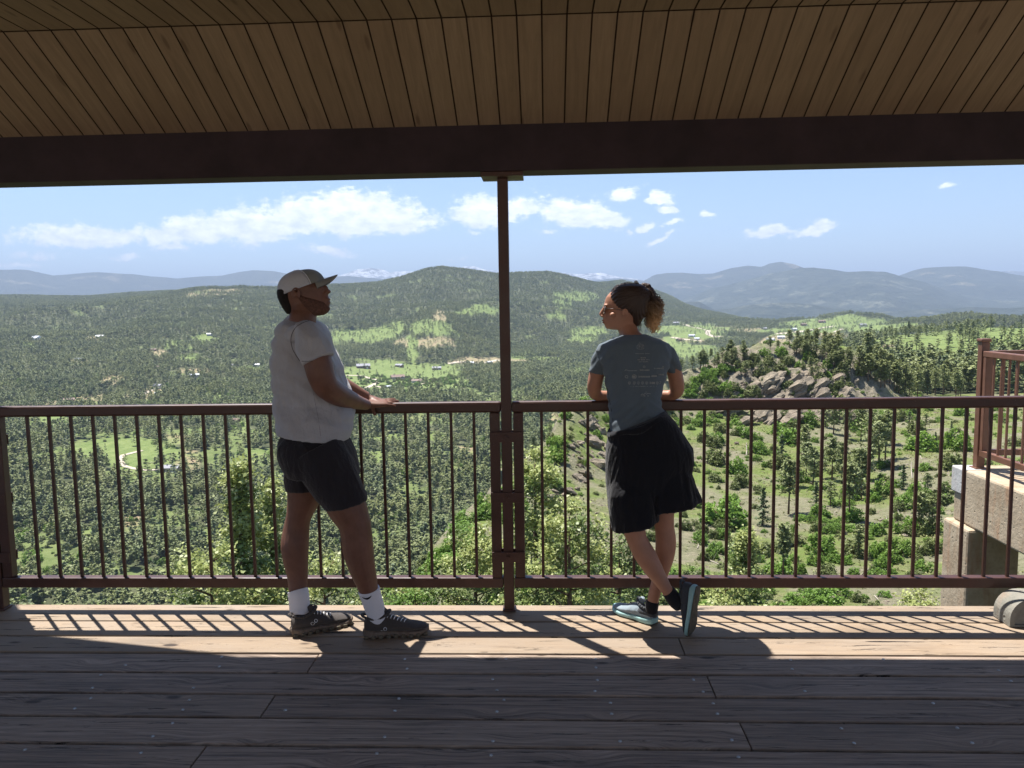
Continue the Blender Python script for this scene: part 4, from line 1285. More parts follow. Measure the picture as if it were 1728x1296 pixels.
# ---- shrubs of the bowl
def shrub_mesh(seed, mat, per=26, nt=80, size=0.035, tall=0.55):
    r = np.random.default_rng(seed)
    cs = []
    for k in range(nt):
        v = r.normal(size=3); v /= np.linalg.norm(v); v[2] = abs(v[2])
        lump = 0.78+0.22*math.sin(3*math.atan2(v[1], v[0])+seed)+r.normal()*0.07
        rad = lump*(0.72+0.28*r.random()**0.4)
        cs.append((v[0]*0.5*rad, v[1]*0.5*rad, v[2]*tall*rad))
    cs = np.array(cs)
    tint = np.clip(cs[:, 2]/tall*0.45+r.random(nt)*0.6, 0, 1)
    return crown_mesh('leaves', cs, tint, size, per, np.full(nt, 0.050), r, mat, 0.5, 0.85)
def stems_mesh(seed):
    r = random.Random(seed)
    bm = bmesh.new()
    for k in range(7):
        a = k*0.9+r.random(); R = r.uniform(.12, .36)
        p1 = Vector((math.cos(a)*R, math.sin(a)*R, r.uniform(.25, .48)))
        bm_tube(bm, [(0, 0, -0.05), Vector((p1.x*.4, p1.y*.4, p1.z*.5)), p1], [0.016, 0.011, 0.004], 5)
    me = bpy.data.meshes.new('stems'); bm.to_mesh(me); bm.free(); me.materials.append(M['bark'])
    return me
SHR = {'b': [shrub_mesh(5, M['scrub']), shrub_mesh(6, M['scrub']), shrub_mesh(8, M['scrub'])], 'd': [shrub_mesh(15, M['scrubd']), shrub_mesh(16, M['scrubd'])]}
STEMS = [stems_mesh(1), stems_mesh(2)]
SHR_LIST = []
for (X, Y, W, Hh, k) in [(200, 748, 290, 175, 'b'), (800, 933, 175, 120, 'b'), (1160, 965, 130, 110, 'b'), (1170, 1045, 110, 100, 'b'), (1290, 937, 135, 92, 'b'), (1135, 818, 100, 78, 'b'), (1420, 300, 180, 115, 'b'), (1640, 300, 150, 120, 'b'),
        (1470, 932, 90, 90, 'd'), (1310, 650, 120, 88, 'b'), (1190, 575, 125, 95, 'b'), (1360, 800, 110, 100, 'b'), (1440, 815, 110, 110, 'd'), (600, 830, 95, 85, 'b'), (290, 520, 100, 90, 'd'), (405, 312, 95, 82, 'b'), (320, 205, 105, 60, 'b'),
        (590, 245, 150, 95, 'b'), (270, 440, 130, 110, 'b'), (120, 965, 90, 72, 'b'), (245, 905, 90, 80, 'd'), (1020, 1235, 85, 62, 'd'), (1190, 1200, 80, 36, 'b'), (665, 1065, 70, 78, 'b'), (840, 808, 80, 60, 'b'), (740, 745, 60, 50, 'b'),
        (1600, 402, 125, 90, 'd'), (1560, 565, 80, 62, 'd'), (180, 835, 42, 52, 'b'), (60, 818, 90, 70, 'd'), (715, 130, 95, 88, 'b'), (560, 100, 80, 50, 'd'), (1110, 690, 50, 40, 'd'), (1660, 80, 80, 60, 'b'), (1360, 60, 70, 50, 'd'), (1290, 110, 60, 60, 'd'),
        (1550, 1100, 60, 40, 'd'), (880, 780, 50, 36, 'b'), (810, 690, 40, 36, 'b'), (1270, 730, 60, 50, 'd'), (1290, 805, 90, 60, 'b'), (1400, 945, 60, 60, 'd'), (160, 180, 80, 60, 'd'), (60, 240, 90, 60, 'd'), (20, 640, 80, 60, 'b'), (1110, 1050, 50, 40, 'd'), (1240, 1060, 50, 36, 'b')]:
    px, py = crop4(X, Y); SHR_LIST.append((px, py, W/3.677, Hh/3.677, k))
for (X, Y, W, Hh, k) in [(200, 410, 60, 44, 'b'), (235, 395, 50, 46, 'b'), (280, 412, 60, 60, 'b'), (290, 365, 60, 34, 'b'), (185, 440, 60, 42, 'b'), (180, 468, 60, 40, 'b'), (600, 278, 60, 48, 'b'), (520, 275, 60, 36, 'b'), (540, 300, 40, 26, 'd'), (480, 290, 50, 28, 'd'),
        (400, 330, 50, 30, 'd'), (330, 350, 50, 36, 'b'), (760, 420, 70, 46, 'd'), (640, 310, 44, 34, 'd'), (860, 440, 60, 40, 'd'), (470, 420, 40, 26, 'd'), (300, 460, 40, 26, 'd'), (850, 470, 50, 34, 'd'), (1150, 450, 60, 30, 'd'), (700, 440, 40, 26, 'd')]:
    px, py = crop3(X, Y); SHR_LIST.append((px, py, W/2.7516, Hh/2.7516, k))
sr = random.Random(77)
for k in range(58):          # scrub and brush growing over the knoll
    X = sr.uniform(230, 960); Y = sr.uniform(270, 470)
    px, py = crop3(X, Y); SHR_LIST.append((px, py, sr.uniform(34, 64)/2.7516, sr.uniform(22, 44)/2.7516, sr.choice('bdd')))
for k in range(46):
    px, py = crop4(sr.uniform(0, 1500), sr.uniform(60, 1180)); s_ = sr.uniform(60, 130)
    SHR_LIST.append((px, py, s_/3.677, s_*.7/3.677, sr.choice('bbd')))
# band of bright scrub along the spine and small clumps over the bowl
for k in range(44):
    f = sr.random()
    px = 650+f*300+sr.uniform(-20, 30); py = np.interp(px, [640, 700, 740, 800, 870, 920, 960, 1000], [1020, 965, 915, 862, 815, 770, 728, 710])+sr.uniform(2, 60)
    SHR_LIST.append((px, py, sr.uniform(20, 46), sr.uniform(14, 28), 'b'))
for k in range(130):
    px = sr.uniform(920, 1620); py = sr.uniform(705, 1012)
    s = sr.uniform(0.4, 1.3)*(10+(py-700)*0.03)
    SHR_LIST.append((px, py, s*1.3, s*0.9, sr.choice('bddd')))
for k in range(22):
    px = sr.uniform(935, 1140); py = sr.uniform(690, 800)
    SHR_LIST.append((px, py, sr.uniform(10, 26), sr.uniform(8, 18), sr.choice('bd')))
SL = {'b': ('bright green leafy shrub on the stony slope', 'bright green shrubs on the slope'), 'd': ('dull olive green shrub on the stony slope', 'olive shrubs on the slope')}
for i, (px, py, W, Hh, k) in enumerate(SHR_LIST):
    g = ground(px, py)
    if g is None: continue
    d = math.hypot(g[0], g[1])
    if d > 420 or d < 30: continue
    root = empty('shrub', (g[0], g[1], g[2]-0.03), i*2.1 % 6.28)
    wm = W*d/CAM_F*1.1; hm = Hh*d/CAM_F*1.75
    root.scale = (wm, wm, max(hm, wm*0.6))
    tag(root, SL[k][0], 'shrub', SL[k][1])
    if i == 0: tag(root, 'largest bright green shrub on the slope, just right of the woman')
    else: TO_LABEL.append((root, 'bright green shrub' if k == 'b' else 'dull olive shrub', (g[0], g[1], g[2]+.5)))
    for nm, me in (('leaves', SHR[k][i % len(SHR[k])]), ('stems', STEMS[i % 2])):
        o = bpy.data.objects.new(nm, me); o.parent = root; COL.objects.link(o)

# ---- rocks
def rock_mat():
    m, t, b = material('weathered granite', 0.85, 0.2)
    co = objco(t)
    geo = t.n.new('ShaderNodeNewGeometry').outputs['Position']
    oi = t.n.new('ShaderNodeObjectInfo')
    n = t.noise(geo, 0.7, 6, 0.65); n2 = t.noise(geo, 5, 5, 0.7)
    c = t.ramp(n, [(0.25, (0.12, 0.11, 0.085)), (0.5, (0.25, 0.21, 0.155)), (0.75, (0.42, 0.355, 0.265))])
    c = t.mix(t.rng(n2, 0.55, 0.7, 0, 0.7), c, (0.13, 0.12, 0.09))
    c = t.mix(t.math('MULTIPLY', oi.outputs['Random'], 0.3), c, (0.24, 0.18, 0.135))
    t.put(b.inputs['Base Color'], c)
    bump(t, b, t.math('ADD', n2, t.noise(geo, 2, 5, 0.7)), 0.9, 0.3)
    return m
M['rock'] = rock_mat()
def rock_mesh(seed, slab=False):
    r = random.Random(seed)
    bm = bmesh.new()
    for k in range(26):
        v = Vector((r.gauss(0, 1), r.gauss(0, 1), r.gauss(0, 1))).normalized()
        v = Vector([math.copysign(abs(c)**0.6, c) for c in v])*r.uniform(0.42, 0.58)
        if slab: v.z *= 0.45; v.y *= 0.7
        bm.verts.new(v)
    res = bmesh.ops.convex_hull(bm, input=bm.verts)
    bmesh.ops.delete(bm, geom=[v for v in bm.verts if not v.link_faces], context='VERTS')
    bmesh.ops.triangulate(bm, faces=bm.faces[:])
    bmesh.ops.subdivide_edges(bm, edges=bm.edges[:], cuts=2, use_grid_fill=True)
    bmesh.ops.triangulate(bm, faces=bm.faces[:])
    for v in bm.verts:
        q = v.co*3.1+Vector((seed*3.7, 0, 0))
        n_ = mnoise.noise(q)*.13+mnoise.noise(q*2.7)*.08
        n_ -= .07*max(0, 1-abs(mnoise.noise(q*1.3+Vector((9, 2, 4))))*9)
        v.co += v.co.normalized()*n_
    me = bpy.data.meshes.new('rock'); bmesh.ops.recalc_face_normals(bm, faces=bm.faces); bm.to_mesh(me); bm.free()
    me.materials.append(M['rock'])
    return me
ROCKS = [rock_mesh(i, i % 2 == 1) for i in range(8)]
rr = random.Random(4)
def put_rock(px, py, wpx, lab, grp, slabby=False, tilt=0.5):
    g = ground(px, py)
    if g is None: return
    d = math.hypot(g[0], g[1])
    if d > 300 or d < 30: return
    s = wpx*d/CAM_F
    o = bpy.data.objects.new('rock', ROCKS[rr.choice([1, 3, 5, 7]) if slabby else rr.randrange(8)])
    o.location = (g[0], g[1], g[2]+s*0.12)
    o.scale = (s*rr.uniform(.9, 1.3), s*rr.uniform(.7, 1.1), s*rr.uniform(.7, 1.0))
    o.rotation_euler = (rr.uniform(-.3, .3), tilt*rr.uniform(.6, 1.2), rr.uniform(-.6, .6)) if slabby else (rr.uniform(-.5, .5), rr.uniform(-.5, .5), rr.uniform(0, 6))
    COL.objects.link(o)
    tag(o, lab, 'rock', grp)
    if grp: TO_LABEL.append((o, {'slabs': 'tan granite slab', 'rocks': 'pale outcrop rock', 'bould': 'large dark boulder', 'stone': 'small pale stone'}[grp[:5]], o.location[:]))
for k in range(150):        # knoll slabs dip to the lower left
    u = rr.random()
    X = rr.uniform(330, 960); Y = rr.uniform(320, 590)
    if X < 520 and Y < 330: Y += 60
    px, py = crop3(X, Y)
    w_ = rr.choice([8, 10, 14, 18, 24, 30, 38]) if 450 < X < 900 and Y > 360 else rr.choice([6, 8, 10, 13])
    put_rock(px, py, w_, 'tan granite slab on the face of the rocky knoll', 'slabs on the rocky knoll', True, -0.65)
for k in range(70):         # the spine left of the woman
    px = rr.uniform(915, 1060); py = np.interp(px, [915, 960, 1000, 1060], [800, 740, 705, 690])+rr.uniform(0, 95)
    put_rock(px, py, rr.choice([8, 10, 14, 20, 28]), 'pale rock in the outcrop on the ridge left of the woman', 'rocks in the ridge outcrop', rr.random() < .5, 0.5)
for k in range(16):
    px, py = crop4(rr.uniform(100, 700), rr.uniform(30, 140))
    put_rock(px, py, rr.choice([18, 26, 34, 44]), 'large dark boulder at the foot of the rocky knoll', 'boulders under the knoll', True, -0.5)
for k in range(70):
    px = rr.uniform(930, 1620); py = rr.uniform(730, 1015)
    put_rock(px, py, rr.choice([4, 5, 6, 8, 11]), 'small pale stone lying on the grassy slope', 'stones on the grassy slope')
put_rock(1410, 1015, 22, 'flat pale boulder at the bottom of the slope near the deck edge', None, True, 0.2)
# loose stones too many to count
def rubble():
    r = np.random.default_rng(9)
    n = 9000
    az = r.uniform(math.radians(-12), math.radians(36), n); d = np.sqrt(r.uniform(45**2, 275**2, n))
    x = d*np.sin(az); y = d*np.cos(az); z = hgt(x, y)
    rk = sample_grid(ROCKY, x, y); nl = sample_grid(NEARLAND.astype(float), x, y)
    ok = (nl > 0.5) & (r.random(n) < 0.25+0.75*rk)
    P = np.stack([x, y, z], 1)[ok]
    s = np.exp(r.normal(size=len(P))*0.5)*0.26
    return P, np.stack([s, s, s*0.7], 1), r.uniform(0, 6, len(P))
P_, S_, R_ = rubble()
rk_protos = [o for o in bpy.data.objects if o.name.startswith('rock')][:6]
scatter_object('loose_stones', P_, S_, R_, rk_protos, 'loose broken stones strewn over the slope below the deck', 'stones')

# ---- grass tufts and low ground cover on the slope
def tuft_mesh(seed, mat):
    r = np.random.default_rng(seed)
    cs = np.stack([r.normal(size=14)*0.3, r.normal(size=14)*0.3, np.abs(r.normal(size=14))*0.16], 1)
    return crown_mesh('tuft', cs, r.random(14), 0.16, 3, np.full(14, 0.14), r, mat, 0.3, 0.5)
M['grass'] = leaf_mat('dry and green grass', (0.14, 0.16, 0.06), (0.28, 0.29, 0.13), (0.20, 0.24, 0.09), 0.7, 0.2)
def ground_cover():
    r = np.random.default_rng(19)
    n = 26000
    az = r.uniform(math.radians(-14), math.radians(37), n); d = np.sqrt(r.uniform(40**2, 290**2, n))
    x = d*np.sin(az); y = d*np.cos(az); z = hgt(x, y)
    rk = sample_grid(ROCKY, x, y); nl = sample_grid(NEARLAND.astype(float), x, y)
    dens = np.clip(0.5+2.2*fbm(x/12, y/12, 3, 131), 0, 1)
    ok = (nl > 0.5) & (r.random(n) < dens*(1-0.75*rk))
    V, T = [], []
    C = np.stack([x, y, z+0.1], 1)[ok]
    C = np.repeat(C, 5, 0)+r.normal(size=(len(C)*5, 3))*np.array([.35, .35, .10])
    Vv = quads_cloud(C, 0.17, r, 0.4, 0.6)
    me = np_mesh('grass_tufts', Vv, np.arange(len(Vv)).reshape(-1, 4))
    set_attr(me, 'tint', np.repeat(r.random(len(C)), 4))
    o = link('grass_tufts', me, M['grass'])
    tag(o, 'short dry and green grass tufts over the stony slope', 'grass', kind='stuff')
ground_cover()


# ---- undergrowth of the near slope and bright broadleaf scrub among the valley trees
def undergrowth():
    r = np.random.default_rng(23)
    n = 24000
    az = r.uniform(math.radians(-14), math.radians(37), n); d = np.sqrt(r.uniform(40**2, 300**2, n))
    x = d*np.sin(az); y = d*np.cos(az); z = hgt(x, y)
    nl = sample_grid(NEARLAND.astype(float), x, y); rk = sample_grid(ROCKY, x, y)
    dens = np.clip(0.04+2.4*fbm(x/22, y/22, 4, 151), 0.05, 0.8)
    ok = (nl > 0.5) & (r.random(n) < dens*(1-0.6*rk))
    P = np.stack([x, y, z-.03], 1)[ok]
    s = np.exp(r.normal(size=len(P))*0.5)*0.95
    pr = [o for o in bpy.data.objects if o.name.startswith('leaves')]
    pr = [[o for o in pr if o.data == m][0] for m in (SHR['d'][0], SHR['b'][1], SHR['b'][0])]
    scatter_object('undergrowth', P, np.stack([s*1.2, s*1.2, s*1.05], 1), r.uniform(0, 6, len(P)), pr, 'low olive undergrowth filling the stony slope between the shrubs', 'undergrowth')
    n = 60000
    az = r.uniform(math.radians(-40), math.radians(16), n); d = np.sqrt(r.uniform(150**2, 1500**2, n))
    x = d*np.sin(az); y = d*np.cos(az); z = hgt(x, y)
    nl = sample_grid(NEARLAND.astype(float), x, y)
    dens = np.clip(0.02+2.2*fbm(x/60, y/60, 4, 161), 0.02, 0.55)
    ok = (nl < 0.5) & (r.random(n) < dens) & ~hidden(x, y, z+5)
    P = np.stack([x, y, z-.1], 1)[ok]; s = np.exp(r.normal(size=len(P))*0.4)*4.2
    scatter_object('valley_scrub', P, np.stack([s, s, s*1.15], 1), r.uniform(0, 6, len(P)), [pr[2], pr[0]], 'bright green broadleaf scrub mixed between the valley conifers', 'scrub')
undergrowth()

# ---- fallen logs and dead sticks
LOGS = [((1280, 700), (1266, 636), 6), ((1203, 775), (1193, 705), 6), ((910, 870), (975, 845), 3), ((1030, 1080), (1110, 1010), 4), ((330, 330), (328, 250), 6), ((820, 735), (905, 655), 4), ((840, 745), (935, 690), 4), ((1130, 1200), (1155, 1262), 6), ((690, 1170), (705, 1235), 6), ((380, 790), (440, 800), 4), ((20, 905), (40, 865), 5), ((1330, 380), (1280, 405), 3), ((1356, 470), (1352, 360), 5), ((1640, 380), (1560, 420), 3), ((1410, 330), (1420, 390), 4), ((80, 975), (180, 1010), 6)]
for i, (a, b_, w_) in enumerate(LOGS):
    ga = ground(*crop4(*a)); gb = ground(*crop4(*b_))
    if not ga or not gb: continue
    A = Vector(ga); B = Vector(gb)
    if (A-B).length > 14: B = A+(B-A).normalized()*14
    r_ = w_/3.677*A.length/CAM_F*0.5
    bm = bmesh.new()
    mids = [A.lerp(B, f)+Vector((random.uniform(-.1, .1), random.uniform(-.1, .1), r_+random.uniform(0, .1))) for f in (0, .35, .7, 1)]
    bm_tube(bm, mids, [r_, r_*.9, r_*.7, r_*.35], 7)
    for q in range(3):
        p = mids[1].lerp(mids[3], q/3.0); bm_tube(bm, [p, p+Vector((random.uniform(-.5, .5), random.uniform(-.4, .4), random.uniform(.3, .9)))], [r_*.35, r_*.1], 5)
    root = empty('fallen_log', A)
    o = bm_obj('stem', bm, M['deadwood'], root)
    tag(root, 'bleached fallen tree stem lying on the stony slope', 'log', 'fallen logs on the slope'); TO_LABEL.append((root, 'bleached fallen log', A[:]))

# ---- near leafy trees whose tops reach above the deck edge
def leafy_tree(px, py, d, zfoot, width_px, seed, mats, label, shape='cone', leaf=0.055, n_leaf=9000, lean=(0, 0), kindname='leafy_tree'):
    v = pix_ray(px, py); hyp = math.hypot(v[0], v[1])
    x = d*v[0]/hyp; y = d*v[1]/hyp; ztop = CAM_H+d*v[2]/hyp
    zf = zfoot
    H = ztop-zf
    W = width_px*d/CAM_F/2
    r = np.random.default_rng(seed); r2 = random.Random(seed)
    root = empty(kindname, (x, y, zf)); tag(root, label, 'tree')
    bm = bmesh.new()
    bm_tube(bm, [(0, 0, -0.3), (lean[0]*.3, lean[1]*.3, H*.35), (lean[0]*.1, lean[1]*.1, H*.7), (0, 0, H*.97)], [0.045*H**.6+.02, 0.03*H**.6+.02, 0.018*H**.6, 0.006], 8)
    limbs = []
    nl = 46
    for k in range(nl):
        h = 0.12+0.85*k/nl
        if shape == 'cone': R = W*min(1, (1-h)*1.35+0.07)*r2.uniform(.55, 1.15)
        else: R = W*math.sin(math.pi*min(.97, .2+.78*h))**.6*r2.uniform(.5, 1.15)
        an = k*2.399+r2.uniform(-.4, .4)
        p0 = Vector((0, 0, H*h)); p1 = p0+Vector((math.cos(an)*R, math.sin(an)*R, R*r2.uniform(.25, .8)))
        if p1.z > H: p1.z = H*.98
        pm = p0.lerp(p1, .5)+Vector((0, 0, -R*.05))
        bm_tube(bm, [p0, pm, p1], [0.02+.008*R, 0.012, 0.004], 5)
        limbs.append((p0, pm, p1, R))
        for q in range(3):
            t0 = r2.uniform(.3, .9); s = pm.lerp(p1, t0); e = s+Vector((r2.gauss(0, .3), r2.gauss(0, .3), r2.gauss(.15, .2)))*R*.6
            bm_tube(bm, [s, e], [0.008, 0.003], 4)
            limbs.append((s, s.lerp(e, .5), e, R*.5))
    tr = bpy.data.meshes.new('trunk'); bm.to_mesh(tr); bm.free(); tr.materials.append(M['bark'])
    o = bpy.data.objects.new('trunk', tr); o.parent = root; COL.objects.link(o)
    # leaf clusters along the limbs, gaps between
    groups = {0: [], 1: []}
    cs = []
    for (a, b_, c, R) in limbs:
        m_ = max(3, int(4+R*9))
        for q in range(m_):
            t0 = r2.uniform(.35, 1.06)
            p = a.lerp(c, t0)
            cs.append((p.x+r2.gauss(0, .06), p.y+r2.gauss(0, .06), p.z+r2.gauss(0, .06)))
    cs = np.array(cs)
    cs = cs[cs[:, 2] < H*1.01]
    sel = r.random(len(cs)) < .72
    per = max(6, int(n_leaf*2.2/len(cs)))
    nseed = [mnoise.noise(Vector(c)*1.1+Vector((seed, 0, 0))) for c in cs]
    sel = np.array(nseed) > -0.16
    for gi, s_ in ((0, sel), (1, ~sel)):
        cc = cs[s_]
        if len(cc) == 0: continue
        me = crown_mesh('crown', cc, r.random(len(cc))*.8, leaf, per, np.full(len(cc), leaf*2.6), r, M[mats[gi]], 0.7, 0.66)
        if gi == 0:
            first = bpy.data.objects.new('crown', me); first.parent = root; COL.objects.link(first)
        else:
            o2 = bpy.data.objects.new('crown', me); o2.parent = root; COL.objects.link(o2)
    return root
leafy_tree(399, 750, 17.5, -12.5, 165, 3, ('broad', 'broadd'), 'tall pale green leafy tree rising behind the left railing beside the man', 'cone', .050, 12000)
leafy_tree(452, 790, 19.0, -13.0, 140, 4, ('broad', 'broadd'), 'second pale leafy tree just left of the man, half behind him', 'cone', .050, 8000)
leafy_tree(352, 915, 15.0, -11.0, 240, 14, ('broad', 'broadd'), 'low pale leafy tree at the deck edge, left of the tall pointed one', 'round', .045, 7000)
leafy_tree(545, 950, 18.0, -12.5, 260, 15, ('broad', 'broadd'), 'leafy bush seen between the legs of the man', 'round', .048, 7000)
leafy_tree(902, 758, 22.0, -13.5, 190, 5, ('broad', 'broadd'), 'yellow-green leafy tree just right of the middle post', 'round', .055, 11000)
leafy_tree(960, 850, 20.0, -13.0, 230, 6, ('broad', 'broadd'), 'leafy tree behind the railing just left of the woman', 'round', .055, 9000)
leafy_tree(800, 888, 23.0, -13.8, 190, 7, ('broad', 'broadd'), 'leafy bush just left of the middle post', 'round', .055, 7000)
leafy_tree(1045, 890, 24.0, -13.5, 200, 8, ('broadd', 'scrubd'), 'dull green leafy bush behind the legs of the woman', 'round', .055, 7000)
leafy_tree(1258, 886, 30.0, -15.0, 130, 9, ('broad', 'broadd'), 'leafy tree low on the right, behind the railing beyond the woman', 'cone', .065, 7000)
leafy_tree(1225, 965, 22.0, -14.0, 190, 10, ('broad', 'broadd'), 'low leafy bush under the deck edge, right of the woman', 'round', .055, 5000)
leafy_tree(700, 985, 24.0, -13.8, 210, 11, ('scrub', 'broad'), 'bright leafy bush low between the man and the middle post', 'round', .055, 5000)
leafy_tree(1560, 1000, 30.0, -15.5, 130, 12, ('broad', 'grass'), 'pale straw green bush at the foot of the concrete column', 'round', .06, 3500)
finish_labels()
# end
# ================================================================== ROADS AND HOUSES
M['road'] = simple_mat('pale dirt road', (0.46, 0.40, 0.32), 0.95, 0.1, 0.15, 0.2, 0)
def road(pts, width, closed=False):
    """pts photo pixels on the land"""
    P = []
    for k in range(len(pts)-1):
        n = 10
        for q in range(n):
            f = q/n
            P.append((pts[k][0]*(1-f)+pts[k+1][0]*f, pts[k][1]*(1-f)+pts[k+1][1]*f))
    P.append(pts[-1])
    G = [ground(*p, dmin=300) for p in P]
    G = [Vector(g) for g in G if g]
    if len(G) < 2: return
    bm = bmesh.new(); prev = None
    for i, g in enumerate(G):
        t_ = (G[min(i+1, len(G)-1)]-G[max(i-1, 0)]); t_.z = 0
        if t_.length < .01: continue
        s = Vector((-t_.y, t_.x, 0)).normalized()*width/2
        row = []
        for e in (-1, 0, 1):
            q = g+s*e
            row.append(bm.verts.new((q.x, q.y, float(hgt(q.x, q.y))+0.35)))
        if prev and (row[1].co-prev[1].co).length < 200:
            bm.faces.new((prev[0], row[0], row[1], prev[1])); bm.faces.new((prev[1], row[1], row[2], prev[2]))
        prev = row
    o = bm_obj('dirt_road', bm, M['road'])
    if len(o.data.polygons) and o.data.polygons[0].normal.z < 0: o.data.flip_normals()
    tag(o, kind='structure')
def c1(X, Y): return 500+X/3.456, 480+Y/3.456
def c7(X, Y): return X/3.085, 660+Y/3.085
road([c1(*p) for p in ((290, 530), (380, 533), (430, 548), (486, 560), (450, 585), (385, 615))], 9)
road([c1(*p) for p in ((440, 590), (540, 608))], 6)
road([c1(*p) for p in ((690, 590), (750, 577), (820, 560))], 7)
road([c1(*p) for p in ((880, 462), (960, 450), (1050, 462), (1110, 455), (1180, 440))], 12)
road([c7(*p) for p in ((740, 310), (680, 325), (640, 335), (622, 358), (650, 392), (700, 405), (760, 412), (830, 410))], 4.5)
road([crop3(*p) for p in ((150, 130), (190, 145), (230, 150), (262, 160), (258, 175), (290, 188), (325, 186))], 16)
road([crop3(*p) for p in ((90, 190), (150, 200), (240, 208))], 12)
road([crop3(*p) for p in ((560, 175), (640, 170), (720, 160), (800, 145), (850, 138))], 14)
road([crop3(*p) for p in ((845, 165), (880, 155), (880, 148))], 10)
road([(228, 671), (245, 664), (262, 655), (280, 650)], 7)

wallm = [simple_mat('pale plaster wall', (0.62, 0.60, 0.56), 0.8, 0.2, 0.1, 2, 0), simple_mat('brown timber wall', (0.24, 0.15, 0.10), 0.8, 0.2, 0.15, 2, 0), simple_mat('grey stone wall', (0.34, 0.33, 0.33), 0.8, 0.2, 0.15, 2, 0)]
roofm = [simple_mat('grey roof', (0.30, 0.30, 0.33), 0.7, 0.3, 0.1, 1, 0), simple_mat('brown roof', (0.22, 0.15, 0.12), 0.7, 0.3, 0.1, 1, 0), simple_mat('pale metal roof', (0.62, 0.65, 0.70), 0.4, 0.5, 0.1, 1, 0)]
glassm = simple_mat('dark window glass', (0.03, 0.04, 0.05), 0.1, 0.6, 0.1, 1, 0)
def house(px, py, wpx, label, wi=0, ri=0, rot=0.2, group=None):
    g = ground(px, py, dmin=300)
    if g is None: return
    d = math.hypot(g[0], g[1])
    L = max(8, wpx*d/CAM_F); W = L*0.55; H = min(5.5, 2.6+L*0.12)
    root = empty('house', (g[0], g[1], g[2]-0.8), rot)
    tag(root, label, 'house', group)
    def add(name, bm, m, par=root):
        me = bpy.data.meshes.new(name); bmesh.ops.recalc_face_normals(bm, faces=bm.faces); bm.to_mesh(me); bm.free(); me.materials.append(m)
        o = bpy.data.objects.new(name, me); o.parent = par; COL.objects.link(o); return o
    bm = bmesh.new(); bm_box(bm, -L/2, L/2, -W/2, W/2, -2, H); bm_box(bm, L*.12, L*.42, -W*.78, -W/2-0.01, -2, H*.85); wl = add('wall', bm, wallm[wi])
    bm = bmesh.new()
    def gable(x0, x1, y0, y1, z, hh, alongx=True):
        e = 0.5
        if alongx:
            ym = (y0+y1)/2
            p = [(x0-e, y0-e, z), (x1+e, y0-e, z), (x1+e, ym, z+hh), (x0-e, ym, z+hh), (x0-e, y1+e, z), (x1+e, y1+e, z)]
            v = [bm.verts.new(q) for q in p]
            for f in ((0, 1, 2, 3), (3, 2, 5, 4), (0, 3, 4), (1, 5, 2), (0, 4, 5, 1)): bm.faces.new([v[i] for i in f])
        else:
            xm = (x0+x1)/2
            p = [(x0-e, y0-e, z), (x0-e, y1, z), (xm, y1, z+hh), (xm, y0-e, z+hh), (x1+e, y0-e, z), (x1+e, y1, z)]
            v = [bm.verts.new(q) for q in p]
            for f in ((0, 1, 2, 3), (3, 2, 5, 4), (0, 3, 4), (1, 5, 2), (0, 4, 5, 1)): bm.faces.new([v[i] for i in f])
    gable(-L/2, L/2, -W/2, W/2, H+.01, W*.3)
    gable(L*.12, L*.42, -W*.78, 0, H*.85+.01, L*.1, False)
    rf = add('roof', bm, roofm[ri])
    bm = bmesh.new(); bm_box(bm, -L*.3, -L*.25, -W*.1, W*.05, H, H+W*.3+.9); add('chimney', bm, wallm[2], rf)
    for xx in (-.38, -.2, -.04):
        bm = bmesh.new(); bm_box(bm, L*xx, L*(xx+.1), -W/2-.06, -W/2+.02, H*.35, H*.75); add('window', bm, glassm)
    bm = bmesh.new(); bm_box(bm, L*.2, L*.34, -W*.78-.06, -W*.78+.02, -.5, H*.62); add('garage_door', bm, wallm[0])
    return root
